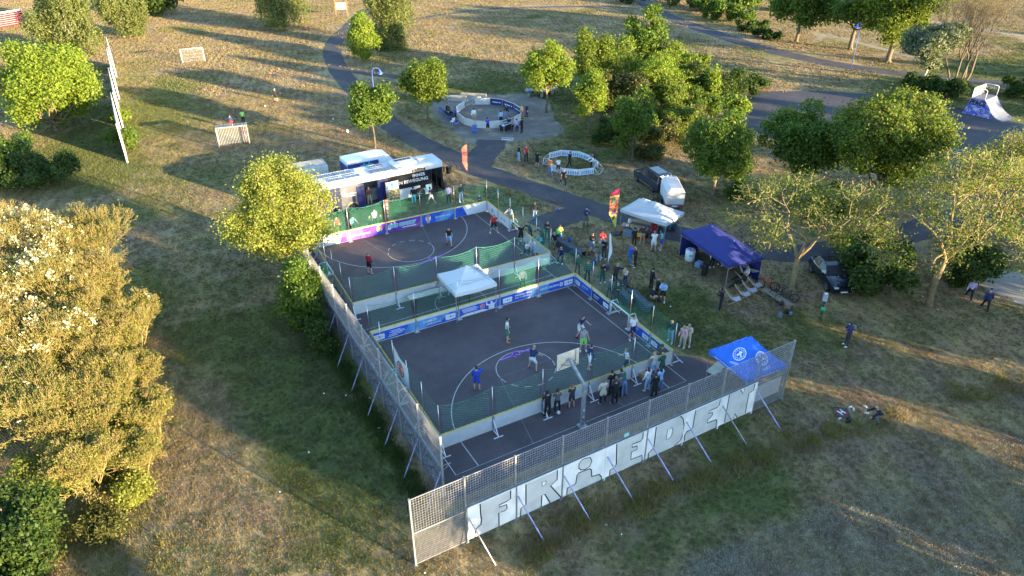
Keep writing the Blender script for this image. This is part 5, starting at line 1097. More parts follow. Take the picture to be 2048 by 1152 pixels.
P_(1023, 447, 'lean', 240, 'white', 'beige', 'navy', 'man in white jacket and dark cap leaning over the far right boards', 1.75, hs='cap', group=CR)
P_(1183, 504, 'arms', 200, 'black', 'jeans', 'b', 'person in black coat with grey scarf', 1.75, group=CR)
P_(1203, 499, 'phone', 210, 'red', 'lblue', 'r', 'person in red jacket behind the dark one', 1.75, group=CR)
P_(1208, 517, 'arms', 250, 'black', 'pants', 'b', 'person in black jacket in front of the white feather flag', 1.78, shoe='white', group=CR)
P_(1197, 522, 'arms', 20, 'olive', 'ljeans', 'l', 'person in olive parka and light jeans seen from behind', 1.7, hs='long', fem=True, coat=True, shoe='white', group=CR)
P_(1175, 526, 'sit', 130, 'brown', 'olive', 'n', 'man in dark brown leather jacket sitting with bowed head', 1.8, group=CR)
P_(1174, 563, 'pockets', 210, 'dgreen', 'black', 'b', 'person in dark green jacket outside the near arena corner', 1.75, group=CR)
P_(1154, 548, 'pockets', 200, 'dgreen', 'dark', 'b', 'person in green hoodie between the two arenas', 1.72, hs='short', group=CR)
P_(1204, 565, 'phone', 190, 'black', 'black', 'k', 'boy in black with white shoes behind the right net', 1.68, shoe='white', group=CR)
P_(1229, 570, 'lean', 60, 'black', 'black', 'l', 'blond person in black jacket reaching forward', 1.75, group=CR)
P_(1250, 570, 'phone', 260, 'beige', 'navy', 'l', 'child in beige jacket beside the reaching person', 1.5, shoe='white', group=CR)
P_(1218, 596, 'pockets', 220, 'dgrey', 'dgreen', 'n', 'boy in grey-blue hoodie close to the right boards', 1.65, group=CR)
P_(1233, 606, 'arms', 210, 'black', 'dark', 'n', 'person in black close to the right boards near the green goal', 1.7, group=CR)
P_(1301, 578, 'stand', 100, 'black', 'black', 'k', 'black-haired boy in black tracksuit, left of three', 1.75, group=CR)
P_(1312, 596, 'arms', 110, 'black', 'black', 'r', 'red-haired boy in black, middle of three', 1.75, shoe='white', group=CR)
P_(1324, 604, 'phone', 230, 'lblue', 'black', 'b', 'boy in pale grey-blue top and black shorts, right of three', 1.72, 'long', 'short', 'white', group=CR)
P_(1302, 606, 'sit', 80, 'black', 'tan', 'n', 'boy in black with bare knees sitting below the group of three', 1.7, 'long', 'short', 'white', group=CR)
P_(1258, 529, 'arms', 110, 'blue', 'jeans', 'n', 'woman in long bright blue coat', 1.72, coat=True, fem=True, shoe='grey', group=CR)
P_(1270, 534, 'pockets', 300, 'black', 'black', 'l', 'fair-haired person in black with rucksack facing the blue coat', 1.75, shoe='white', group=CR)
P_(1268, 492, 'phone', 10, 'black', 'black', 'k', 'boy in black top with white print at the drinks table', 1.65, group=CR)
P_(1284, 487, 'phone', 20, 'dark', 'tan', 'b', 'person in dark jacket and white shoes at the drinks table', 1.7, 'long', 'short', 'white', group=CR)
P_(1306, 503, 'phone', 40, 'white', 'white', 'n', 'heavy person in white and purple patterned shirt and shorts', 1.8, 'short', 'short', group=CR)
P_(1322, 499, 'phone', 300, 'turq', 'royal', 'k', 'boy in turquoise shirt and blue shorts at the gazebo corner', 1.7, 'short', 'short', 'white', group=CR)
P_(1305, 475, 'stand', 190, 'dred', 'dred', 'b', 'person in dark red apron behind the drinks table', 1.7, fem=True, coat=True, group=CR)
P_(1319, 473, 'phone', 200, 'olive', 'dark', 'b', 'person in olive behind the drinks table at its right end', 1.7, group=CR)
P_(1422, 534, 'stand', 190, 'white', 'black', 'b', 'person in white top under the navy gazebo', 1.75, shoe='white', group=CR)
P_(1441, 530, 'stand', 250, 'navy', 'black', 'b', 'second person under the navy gazebo, mostly hidden by its roof', 1.75, shoe='white', group=CR)
P_(1481, 575, 'recline', 300, 'black', 'black', 'r', 'orange-haired person in black lying back in a deck chair', 1.7, z=0, group=CR)
P_(1487, 560, 'recline', 300, 'white', 'black', 'b', 'person in white and blue in a deck chair behind the orange-haired one', 1.7, group=CR)
# between the arenas
P_(1045, 578, 'pockets', 200, 'pink', 'black', 'n', 'person in pale pink jacket between the two arenas', 1.7)
P_(902, 592, 'stand', 20, 'dgrey', 'ljeans', 'b', 'person in jeans half hidden under the white gazebo', 1.75)
P_(938, 584, 'arms', 190, 'pink', 'black', 'b', 'person at the round table under the white gazebo', 1.65, fem=True)
# round boarded arena
R1 = 'people at the round boarded arena'
P_(911, 243, 'stand2', 110, 'royal', 'black', 'k', 'boy in royal blue shirt at the left of the round arena', 1.75, 'long', 'short', group=R1)
P_(893, 228, 'sit', 110, 'black', 'black', 'k', 'person in black seated on the blue-legged bench, farther one', 1.75, group=R1)
P_(900, 238, 'sit', 110, 'black', 'dark', 'k', 'person in black seated on the blue-legged bench, nearer one', 1.7, group=R1)
P_(948, 247, 'stand', 20, 'white', 'tan', 'k', 'tall boy in white shirt behind the blue barrel', 1.85, 'long', 'short', group=R1)
P_(976, 265, 'phone', 0, 'royal', 'black', 'k', 'boy in blue shirt and black shorts seen from behind in front of the round arena', 1.75, 'short', 'short', group=R1)
P_(1002, 250, 'stand', 0, 'lblue', 'black', 'k', 'boy in light blue long-sleeved top inside the round arena', 1.72, 'long', 'short', group=R1)
P_(1014, 237, 'stride', 280, 'black', 'jeans', 'k', 'man in black top and jeans striding across the round arena', 1.82, group=R1)
P_(1017, 255, 'sit', 200, 'navy', 'black', 'b', 'person in dark jacket sitting behind the flight case', 1.7, group=R1)
P_(1034, 266, 'pockets', 350, 'lilac', 'navy', 'black', 'girl in lilac hoodie right of the flight case', 1.65, shoe='white', fem=True, group=R1)
P_(1044, 266, 'stand', 330, 'black', 'black', 'k', 'person in black tracksuit next to the lilac hoodie', 1.78, group=R1)
P_(1027, 259, 'sit', 250, 'grey', 'black', 'b', 'person in grey between the flight case and the lilac hoodie', 1.7, group=R1)
P_(1044, 233, 'stand', 250, 'yellow', 'red', 'l', 'lit child in white and yellow with red shorts right of the round arena', 1.45, 'short', 'short', group=R1)
P_(1054, 234, 'stand', 260, 'navy', 'navy', 'r', 'child in navy behind the lit yellow one', 1.6, group=R1)
# small arena on the grass
R2 = 'people at the small white arena on the grass'
P_(1037, 322, 'stand', 100, 'black', 'ljeans', 'k', 'person in black top and light jeans, left of the red vest', 1.75, shoe='white', group=R2)
P_(1052, 323, 'pockets', 180, 'red', 'black', 'k', 'person in red vest and black trousers', 1.78, 'short', group=R2)
P_(1074, 335, 'phone', 60, 'black', 'black', 'b', 'boy in black holding a white ball', 1.75, 'long', 'short', group=R2)
P_(1100, 350, 'arms', 60, 'orange', 'jeans', 'b', 'person in orange jumper and jeans at the small arena', 1.75, shoe='white', group=R2)
P_(1116, 349, 'phone', 30, 'white', 'black', 'b', 'boy in white shirt and black shorts at the small arena', 1.72, 'short', 'short', 'white', group=R2)
P_(1138, 335, 'walk', 100, 'black', 'black', 'k', 'boy in black walking inside the small arena', 1.78, 'short', group=R2)
P_(1126, 370, 'stride', 200, 'black', 'black', 'r', 'boy in black walking away from the small arena toward the path', 1.75, 'short', shoe='grey', group=R2)
P_(1187, 341, 'lean', 270, 'white', 'grey', 'blue', 'person in white top and blue cap at the right rim of the small arena', 1.75, hs='cap', group=R2)
P_(1184, 339, 'stand', 250, 'black', 'black', 'b', 'person in black behind the blue cap', 1.72, group=R2)
# beside the buses and far boards
P_(706, 466, 'lean', 180, 'cyan', 'black', 'k', 'boy in bright blue shirt leaning on the far boards', 1.75, 'short', group=BK)
P_(676, 466, 'stand', 180, 'red', 'black', 'b', 'child in red at the far boards under the tree', 1.5, 'short', group=BK)
P_(751, 456, 'stand', 170, 'white', 'navy', 'k', 'boy in white shirt walking behind the far boards', 1.75, 'short', group=BK)
P_(741, 459, 'stand', 180, 'dark', 'black', 'b', 'small child in dark top left of the white shirt', 1.3, group=BK)
P_(763, 456, 'stand', 180, 'brown', 'black', 'b', 'small child right of the white shirt', 1.3, group=BK)
P_(828, 407, 'stand', 20, 'black', 'cyan', 'k', 'boy in black top and bright blue trousers near the bus wheel', 1.6, group=BK)
P_(863, 408, 'walk', 330, 'black', 'white', 'k', 'boy in black top and white shorts walking to the bus', 1.7, 'short', 'short', 'white', group=BK)
P_(898, 408, 'stand', 30, 'lilac', 'black', 'b', 'man in lilac shirt and black trousers', 1.8, group=BK)
P_(922, 403, 'pockets', 180, 'black', 'ljeans', 'b', 'person in black jacket and light jeans behind the far boards', 1.78, shoe='white', group=BK)
P_(959, 418, 'arms', 200, 'navy', 'navy', 'g', 'child in navy with pale hood near the far right corner', 1.4, group=BK)
P_(880, 377, 'stand', 270, 'dark', 'black', 'r', 'red-haired person getting on at the front door of the bus', 1.75, group=BK)
P_(0, 0, 'stand', 190, 'brown', 'tan', 'r', 'person in brown standing in the open middle door of the bus', 1.75, xy=(11.45, 36.6), z=.35, group=BK)
# meadow footballers
P_(553, 204, 'armout', 200, 'black', 'black', 'white', 'footballer in red shirt and open black jacket on the meadow', 1.75, 'long', 'short', hs='cap')
P_(464, 257, 'stand', 10, 'navy', 'red', 'b', 'boy in navy top and red shorts behind the cage goal', 1.6, 'long', 'short')
P_(488, 248, 'stand', 10, 'neon', 'black', 'k', 'boy in neon green bib behind the cage goal', 1.65, 'short')
P_(491, 284, 'stand', 0, 'red', 'white', 'b', 'boy in red shirt and white shorts inside the cage goal', 1.6, 'long', 'short')
# ------------------------------------------------------------------ vehicles
def wheel(root, x, y, r, w, side=1, name='wheel'):
    wo = MB(); prof = [(r*.62, -w/2), (r*.94, -w/2), (r, -w*.32), (r, w*.32), (r*.94, w/2), (r*.62, w/2)]; wo.lathe(prof, (0, 0, 0), 18, 'y'); o = wo.build(name, RUB, root, (x, y, r))
    hb = MB(); s = side; hb.lathe([(r*.64, s*w*.30), (r*.60, s*w*.46), (r*.30, s*w*.40), (r*.22, s*w*.5), (.01, s*w*.5)], (0, 0, 0), 16, 'y')
    for k in range(5): a = 2*pi*k/5; hb.bar((.2*r*cos(a), s*w*.47, .2*r*sin(a)), (.6*r*cos(a), s*w*.47, .6*r*sin(a)), .05, .03)
    hb.build('rim', ALU, o); return o
def loft(st, n_mid=1):
    """st: list of (x, zbot, zsill, zbelt, zroof, wsill, wbelt, wroof) along x"""
    mb = MB(); V = []
    for x, zb, zs, zt, zr, ws, wb, wr in st: V += [(x, -ws*.9, zb), (x, -ws, zs), (x, -wb, zt), (x, -wr, zr-.04), (x, -wr*.82, zr), (x, wr*.82, zr), (x, wr, zr-.04), (x, wb, zt), (x, ws, zs), (x, ws*.9, zb)]
    n = 10; F = [(i*n+j, i*n+(j+1) % n, (i+1)*n+(j+1) % n, (i+1)*n+j) for i in range(len(st)-1) for j in range(n)]; F += [tuple(range(n-1, -1, -1)), tuple((len(st)-1)*n+j for j in range(n))]
    return mb.add(V, F)
def sidequad(name, pts, off, m, root):      # glass panel following the tumblehome, both sides; pts: (x, y, z)
    for s in (-1, 1):
        P = [Vector((x, s*(y+off), z)) for x, y, z in pts]; me = bpy.data.meshes.new(name); f = tuple(range(len(P))); me.from_pydata(P, [], [f if s < 0 else f[::-1]]); me.materials.append(m); link(name, me, root)
def car(name, xy, rz, paint, label, van=True):
    """front toward +x"""
    root = empty(name, (*xy, 0), rz, label, 'car' if not van else 'van'); L = 4.4
    if van: st = [(2.2, .35, .5, .72, .78, .72, .72, .66), (2.1, .25, .45, .85, .92, .82, .82, .76), (1.5, .22, .4, .98, 1.06, .87, .86, .80), (1.05, .22, .4, 1.05, 1.14, .88, .87, .80), (.45, .22, .4, 1.08, 1.72, .88, .87, .66), (.1, .22, .4, 1.08, 1.80, .88, .87, .68), (-1.6, .22, .4, 1.08, 1.82, .88, .87, .70), (-2.05, .25, .4, 1.05, 1.74, .87, .86, .68), (-2.2, .35, .5, 1.0, 1.25, .84, .84, .74)]
    else: st = [(2.15, .3, .45, .62, .68, .70, .70, .62), (2.05, .22, .42, .72, .80, .82, .82, .74), (1.3, .2, .4, .88, .95, .87, .86, .78), (.85, .2, .4, .93, 1.0, .88, .87, .76), (.15, .2, .4, .95, 1.42, .88, .87, .60), (-.3, .2, .4, .95, 1.47, .88, .87, .62), (-1.3, .2, .4, .96, 1.42, .88, .87, .62), (-1.85, .22, .4, .98, 1.12, .87, .85, .68), (-2.1, .3, .5, .9, .98, .82, .80, .68)]
    loft(st).build('body', paint, root)
    if van:
        sidequad('side_window', [(.95, .815, 1.14), (.42, .675, 1.64), (-.15, .70, 1.70), (-.15, .855, 1.12)], .012, GLASS, root); sidequad('side_window', [(-.25, .85, 1.12), (-.25, .715, 1.70), (-1.15, .73, 1.70), (-1.15, .85, 1.12)], .012, GLASS, root)
        sidequad('side_window', [(-1.25, .85, 1.14), (-1.25, .73, 1.70), (-1.95, .72, 1.64), (-1.98, .83, 1.14)], .012, GLASS, root); sidequad('sill_trim', [(1.1, .885, .36), (1.1, .885, .42), (-1.1, .885, .42), (-1.1, .885, .36)], .006, ALU, root)
        W_ = [(1.06, -.72, 1.16), (1.06, .72, 1.16), (.47, .6, 1.70), (.47, -.6, 1.70)]; R_ = [(-2.235, .66, 1.08), (-2.235, -.66, 1.08), (-2.10, -.6, 1.66), (-2.10, .6, 1.66)]; lz = .98; ax_ = (1.35, -1.38); r = .32
    else:
        sidequad('side_window', [(.72, .78, 1.01), (.14, .615, 1.38), (-.45, .635, 1.43), (-.45, .86, 1.0)], .012, GLASS, root); sidequad('side_window', [(-.52, .86, 1.0), (-.52, .64, 1.43), (-1.25, .645, 1.38), (-1.6, .80, 1.02)], .012, GLASS, root)
        W_ = [(.86, -.72, 1.02), (.86, .72, 1.02), (.17, .56, 1.41), (.17, -.56, 1.41)]; R_ = [(-1.88, .62, 1.12), (-1.88, -.62, 1.12), (-1.34, -.56, 1.42), (-1.34, .56, 1.42)]; lz = .80; ax_ = (1.32, -1.3); r = .31
    for nm, Q, dx in (('windscreen', W_, .03), ('rear_window', R_, -.03)):
        me = bpy.data.meshes.new(nm); me.from_pydata([(x+dx, y, z+.015) for x, y, z in Q], [], [(0, 1, 2, 3)]); me.materials.append(GLASS); link(nm, me, root)
    for s in (-1, 1):
        for x in ax_: 
            a = MB(); a.lathe([(r*1.16, s*.87-.02), (r*1.16, s*.90)], (x, 0, r), 18, 'y'); a.build('wheel_arch', BLACK, root); wheel(root, x, s*.84, r, .2, s)
        m = MB(); m.box((2.1, s*.58, .66 if not van else .72), (.12, .3, .13), bev=.02); m.build('headlight', mat('lamp_glass', (.5, .52, .55), .1, spec=.8), root)
        m = MB(); m.box((-2.12 if van else -2.03, s*.76, lz), (.12, .14, .32 if van else .16), bev=.02); m.build('tail_light', mat('tail_red', (.45, .02, .02), .25), root)
        m = MB(); m.box((.82 if van else .6, s*.98, 1.12 if van else 1.0), (.1, .2, .14), bev=.02); m.build('wing_mirror', paint, root)
        if van: m = MB(); m.tube((.1, s*.62, 1.86), (-1.9, s*.62, 1.86), .02); m.build('roof_rail', BLACK, root)
    m = MB(); m.box((2.2, 0, .36), (.02, .5, .11)); m.build('number_plate', PRW, root); m = MB(); m.box((2.16, 0, .52), (.05, .9, .12)); m.build('grille', BLACK, root)
    m = MB(); m.box((-2.2 if van else -2.1, 0, .5), (.02, .5, .11)); m.build('number_plate', PRW, root); return root
PNT1 = mat('slate_car_paint', (.045, .055, .075), .3, .4, var=.05, coat=.6); PNT2 = mat('black_car_paint', (.010, .012, .024), .22, .3, var=.05, coat=.8)
def heading(a, b): return math.atan2(b[1]-a[1], b[0]-a[0])
car('parked_van', (36.33, 28.2), RD(82), PNT1, 'dark slate passenger van parked in front of the covered trailer')
car('parked_car', (35.9, 7.6), RD(-117), PNT2, 'black hatchback parked between the two sparse robinias', van=False)
# covered trailer
tr = empty('covered_trailer', (34.95, 23.9, 0), RD(60), 'trailer with tall pale grey tarpaulin cover behind the dark van', 'trailer')
TG = mat('grey_tarpaulin', (.50, .50, .52), .7, var=.08, scale=2, bump=.2)
mb = MB(); prof = [(-.78, .62), (-.80, 1.75), (-.5, 2.15), (.5, 2.15), (.80, 1.75), (.78, .62)]; V = []; xsn = [-1.45, -1.4, -.5, .4, 1.25, 1.4]
for x in xsn: k = .97 if abs(x) > 1.41 else 1; V += [(x, y*k, .6+(z-.6)*k) for y, z in prof]
F = [(i*6+j, i*6+j+1, (i+1)*6+j+1, (i+1)*6+j) for i in range(5) for j in range(5)]+[(5, 4, 3, 2, 1, 0), (30, 31, 32, 33, 34, 35)]; mb.add(V, F); mb.build('tarpaulin', TG, tr)
mb = MB(); mb.box((0, 0, .5), (2.9, 1.56, .3)); mb.build('bed', GALV, tr); mb = MB(); mb.bar((1.4, .5, .42), (2.3, 0, .42), .06, .06); mb.bar((1.4, -.5, .42), (2.3, 0, .42), .06, .06); mb.build('drawbar', GALV, tr)
for s in (-1, 1): wheel(tr, 0, s*.9, .3, .16, s); m = MB(); m.box((0, s*.9, .66), (.75, .22, .04)); m.build('mudguard', BLACK, tr); m = MB(); m.box((-1.47, s*.55, .48), (.04, .26, .12)); m.build('tail_light', mat('tail_red', (.45, .02, .02)), tr)
m = MB(); m.box((-1.47, 0, .48), (.02, .5, .11)); m.build('number_plate', PRW, tr)

# the event bus
BX0, BX1, BY0, BY1 = 6.4, 18.5, 36.35, 38.85; bus = empty('event_bus', ((BX0+BX1)/2, BY0, 0), 0, 'long black and white event bus reading IMMER IN BEWEGUNG with solar panels on its roof', 'bus'); ox = (BX0+BX1)/2; hl = (BX1-BX0)/2; BW = BY1-BY0
RF = mat('bus_roof_white', (.48, .50, .53), .5, var=.12, scale=1.2); BD = mat('bus_dark_blue_wrap', (.022, .025, .075), .6, var=.15, scale=1, spec=.15); BK_ = mat('bus_black_wrap', (.012, .012, .016), .6, var=.1, spec=.15)
mb = MB(); mb.box((0, BW/2, .34), (hl*2-.1, BW-.06, .12)); mb.build('underframe', BLACK, bus)
# walls: near wall leaves the middle doorway open
def wall(name, x0, x1, z0, z1, y, m, t=.05): b = MB(); b.box(((x0+x1)/2, y, (z0+z1)/2), (x1-x0, t, z1-z0)); return b.build(name, m, bus)
d0, d1 = 11.0-ox, 12.25-ox; f0, f1 = 17.35-ox, 18.35-ox; ch = 13.2-ox
wall('side_panel', -hl, 8.9-ox, .3, 2.62, .025, BD); wall('side_panel', 8.9-ox, d0, .3, 2.62, .022, mat('bus_slate_wrap', (.085, .085, .10), .65, var=.1)); wall('side_panel', d1, ch, .3, 2.62, .025, BD)
wall('window_band', ch, f0, 1.28, 2.62, .02, BK_); wall('side_panel', ch, f0, .3, 1.28, .025, WHITE); wall('cantrail', -hl, hl, 2.62, 2.98, .02, RF, .08); wall('far_side', -hl, hl, .3, 2.98, BW, WHITE); wall('threshold', d0, d1, .28, .40, .02, ALU, .12)
b = MB(); b.box((-hl, BW/2, 1.6), (.05, BW, 2.7)); b.build('rear_wall', BD, bus); b = MB(); b.box((hl-.02, BW/2, .75), (.06, BW-.02, .95)); b.build('front_panel', BK_, bus); b = MB(); b.box((hl-.03, BW/2, 2.0), (.04, BW-.06, 1.5)); b.build('windscreen', GLASS, bus)
for x in (f0, f1, (f0+f1)/2): wall('door_post', x-.03, x+.03, .3, 2.62, .03, BLACK, .07)
wall('door_glass', f0-1.15, f0-.05, .95, 2.5, -.012, GLASS, .01); wall('mint_panel', f0-.62, f0-.08, .5, 1.2, -.018, mat('pale_mint', (.35, .55, .58)), .01)
b = MB(); b.box((0, BW/2, .42), (hl*2-.12, BW-.1, .05)); b.build('floor', mat('bus_floor', (.08, .075, .07)), bus); b = MB(); b.box((d1-.2, 1.1, 1.0), (.9, .5, 1.1)); b.box((d0+.9, 1.9, 1.5), (.6, .4, 2.1)); b.build('interior_cabinet', mat('cabinet_grey', (.22, .23, .26)), bus)
b = MB(); prof = [(.0, 2.97), (.02, 3.05), (.22, 3.14), (BW-.22, 3.14), (BW-.02, 3.05), (BW, 2.97)]; V = [(x, y, z) for x in (-hl, hl) for y, z in prof]; b.add(V, [(i, i+1, 7+i, 6+i) for i in range(5)]+[(5, 4, 3, 2, 1, 0), (6, 7, 8, 9, 10, 11)]); b.build('roof', RF, bus)
SOL = mat('solar_cells', (.035, .045, .085), .25, var=.1)
for x, y, w, d, n in ((-3.6, .45, 1.25, .62, 3), (-2.15, .45, 1.1, .62, 3), (-4.2, 1.65, 1.5, .85, 3), (-2.7, 1.65, 1.5, .85, 3), (.05, .62, 1.15, .95, 4), (1.25, .62, 1.0, .95, 4), (.35, 1.75, 1.25, .6, 4)):
    b = MB(); b.box((x, y, 3.19), (w, d, .04)); pn = b.build('solar_panel', SOL, bus)
    b = MB()
    for k in range(n*3+1): b.box((x-w/2+w*k/(n*3), y, 3.215), (.014 if k % 3 else .03, d, .012))
    b.box((x, y-d/2, 3.212), (w, .03, .02)); b.box((x, y+d/2, 3.212), (w, .03, .02)); b.build('cell_lines', ALU, pn)
b = MB(); b.box((2.75, BW*.52, 3.24), (2.3, 1.55, .28), bev=.12); acu = b.build('air_conditioner', WHITE, bus); b = MB(); b.box((2.85, BW*.62, 3.385), (1.6, .5, .02)); b.build('grille', GALV, acu)
for k in range(4): b = MB(); b.lathe([(.15, 3.39), (.15, 3.42), (.04, 3.42)], (2.3+k*.38, BW*.62, 0), 12); b.build('fan', BLACK, acu)
for x, y in ((-1.3, 1.55), (4.55, 1.45)): b = MB(); b.box((x, y, 3.22), (.8, .6, .16), bev=.05); b.build('roof_hatch', WHITE, bus)
for x, nm in ((9.87-ox, 'w'), (16.06-ox, 'w')):
    b = MB(); b.lathe([(.58, -.012), (.58, .03)], (x, 0, .5), 22, 'y'); b.build('wheel_arch', BLACK if x > 0 else mat('arch_tan', (.25, .2, .14)), bus); wheel(bus, x, .08, .48, .26, -1); wheel(bus, x, BW-.1, .48, .26, 1)
FB = Matrix.Translation((0, -.012, 0)) @ Matrix(((1, 0, 0, 0), (0, 0, -1, 0), (0, 1, 0, 0), (0, 0, 0, 1)))
text('IMMER', FB @ Matrix.Translation((15.52-ox, 2.16, .01)), .42, PRW, bus, bold=.012); text('IN BEWEGUNG', FB @ Matrix.Translation((14.12-ox, 1.72, .01)), .42, PRW, bus, bold=.012)
text('Sportland', FB @ Matrix.Translation((9.0-ox, 1.75, .01)), .36, PRW, bus, shear=.35); plate(FB, 'script_underline', rect(9.3-ox, 1.62, 10.3-ox, 1.65), .01, PRW, bus)
stroke(FB, [(9.0-ox, 2.0), (9.3-ox, 2.4), (9.45-ox, 2.3), (9.2-ox, 2.1), (9.4-ox, 1.95)], .03, PRW, bus, False, .01, 'hare_sketch')
FC_ = Matrix.Translation((0, -.03, 0)) @ Matrix(((1, 0, 0, 0), (0, 0, -1, 0), (0, 1, 0, 0), (0, 0, 0, 1)))
plate(FC_, 'led_sign', rect(15.5-ox, 2.66, 16.8-ox, 2.9), .01, BLACK, bus); text('zu Fussball', FC_ @ Matrix.Translation((15.6-ox, 2.7, .014)), .24, mat('amber_text', (.65, .5, .2)), bus, bold=.01)
for k in (d0-.66, d1-.02): b = MB(); b.box((k+.3, -.05, 1.35), (.62, .04, 2.0)); b.build('door_leaf', mat('door_blue', (.02, .025, .11), .35), bus)
b = MB(); b.box((-hl+2.3, -.02, .5), (.25, .02, .1)); b.build('marker_light', REDP, bus)
b = MB(); b.box((hl+.12, .0, 2.3), (.12, .12, .45), bev=.03); b.bar((hl-.05, .05, 2.7), (hl+.12, 0, 2.45), .03, .03); b.build('wing_mirror', BLACK, bus)
# white coach behind
co = empty('white_minibus', (11.1, 40.3, 0), RD(1.5), 'white minibus with dark blue band parked behind the event bus', 'minibus')
st = [(0, .35, .6, 1.5, 2.82, 1.02, 1.02, .95), (.12, .3, .55, 1.5, 2.92, 1.08, 1.08, 1.0), (3.3, .3, .55, 1.5, 2.96, 1.08, 1.08, 1.0), (4.1, .3, .55, 1.4, 2.85, 1.08, 1.06, .94), (4.85, .3, .55, 1.35, 1.95, 1.06, 1.04, .92), (5.5, .32, .55, 1.05, 1.2, 1.0, .98, .85), (5.75, .4, .55, .85, .9, .9, .88, .78)]
mb = loft(st); mb.v = [(x, y+1.6, z) for x, y, z in mb.v]; mb.build('body', mat('coach_white', (.66, .68, .72), .35, var=.04, coat=.3), co)
b = MB(); b.box((1.5, .50, 2.45), (3.0, .06, .42)); b.build('blue_band', NAVY, co); b = MB(); b.box((-.02, 1.6, 1.9), (.04, 1.9, 1.2)); b.build('rear_panel', NAVY, co); b = MB(); b.box((-.05, 1.1, 1.6), (.02, .5, .8)); b.build('yellow_panel', mat('banner_yellow', (.5, .4, .1)), co)
b = MB(); b.add([(4.15, .75, 2.78), (4.15, 2.45, 2.78), (4.9, 2.42, 1.98), (4.9, .78, 1.98)], [(0, 3, 2, 1)]); b.v = [(x+.03, y, z+.03) for x, y, z in b.v]; b.build('windscreen', GLASS, co)
text('girls', Matrix.Translation((1.15, .46, 2.05)) @ Matrix(((1, 0, 0, 0), (0, 0, -1, 0), (0, 1, 0, 0), (0, 0, 0, 1))), .8, TURQ, co, bold=.04)
for x in (1.0, 4.7): wheel(co, x, .58, .36, .22, -1); wheel(co, x, 2.6, .36, .22, 1)
# box trailer under the tree
bt = empty('box_trailer', (7.9, 43.7, 0), RD(-3), 'pale box trailer left of the white minibus, half behind the bright tree', 'trailer')
b = MB(); b.box((0, 0, 1.45), (3.9, 2.0, 1.8), bev=.04); b.build('box', mat('trailer_white', (.50, .50, .48), .6, var=.15), bt); b = MB(); b.box((0, 0, 2.365), (3.7, 1.8, .03)); b.build('roof_sheet', mat('trailer_roof', (.36, .32, .27), .7, var=.2), bt); b = MB(); b.box((0, 0, .45), (3.6, 1.8, .14)); b.bar((-1.9, 0, .45), (-3.0, 0, .45), .08, .08); b.build('chassis', GALV, bt)
for s in (-1, 1): wheel(bt, .1, s*.95, .33, .18, s)

# ------------------------------------------------------------------ round and small boarded arenas
def mini_arena(name, pts, h, label, skip, navy, cols, frames=()):
    c = sum((Vector((*p, 0)) for p in pts), Vector())/len(pts); root = empty(name, (c.x, c.y, 0), 0, label, 'soccer arena'); n = len(pts); P = [Vector((*p, 0))-c for p in pts]
    for i in range(n):
        p, q = P[i], P[(i+1) % n]; d = (q-p).normalized()
        m = MB(); m.box((p.x, p.y, h/2+.02), (.07, .07, h+.06), math.atan2(d.y, d.x)); m.build('corner_post', cols[1], root)
        if i in skip:
            m = MB(); out = Vector((d.y, -d.x, 0)); 
            m.tube(p+Vector((0, 0, h)), q+Vector((0, 0, h)), .03); m.tube(p+out*.6+Vector((0, 0, .03)), q+out*.6+Vector((0, 0, .03)), .03)
            for k in (p, q): m.tube(k+Vector((0, 0, h)), k+out*.6+Vector((0, 0, .03)), .03); m.tube(k+Vector((0, 0, .03)), k+out*.6+Vector((0, 0, .03)), .03)
            m.build('goal_frame', PRW, root); continue
        m = MB(); m.bar(p+d*.04+Vector((0, 0, h/2+.02)), q-d*.04+Vector((0, 0, h/2+.02)), .04, h-.03); m.build('board', NAVY if i in navy else cols[0], root)
        m = MB(); m.bar(p+Vector((0, 0, h+.02)), q+Vector((0, 0, h+.02)), .06, .03); m.build('top_rail', cols[1], root)
        L = (q-p).length; inn = Vector((-d.y, d.x, 0)); mid = p+d*L*.5
        if i in navy or cols[2]:
            for sgn in (1, -1):
                nn = inn*sgn; dd = d*sgn; o = mid+nn*.026; mx = Matrix(((dd.x, 0, nn.x, o.x), (dd.y, 0, nn.y, o.y), (0, 1, 0, h*.5), (0, 0, 0, 1)))
                if i in navy: plate(mx, 'round_mark', blob(-L*.3, 0, .09, .09, 10), .004, PRW, root); plate(mx, 'print_line', rect(-L*.18, -.06, L*.3, .05), .004, PRW, root)
                else:
                    for k in range(int(L/.22)): plate(mx, 'print_mark', rect(-L/2+.1+k*.22, -h*.28, -L/2+.2+k*.22, h*.22), .004, cols[2], root)
    return root
ra = [(29.37, 55.6), (29.15, 53.4), (29.75, 51.7), (30.9, 50.75), (32.4, 50.3), (34.2, 50.6), (35.7, 51.5), (36.7, 53.2), (36.95, 55.3), (36.6, 57.6), (35.6, 59.0), (33.9, 59.9), (32.2, 59.4), (30.4, 57.9)]
mini_arena('panna_arena', ra, .82, 'round white boarded arena with navy banners on the sandy square', {4, 11}, {8, 9, 13, 7}, (WHITE, ALU, None))
sa = [(30.75, 37.6), (30.2, 36.2), (30.5, 34.7), (31.7, 33.6), (33.2, 33.3), (34.5, 34.4), (34.9, 36.0), (34.6, 37.8), (33.2, 39.1), (31.75, 39.0)]
mini_arena('panna_arena', sa, .62, 'small white octagonal arena with light blue prints standing on the grass', {4, 9}, set(), (mat('inflated_white', (.60, .66, .74)), PRW, SKYB))
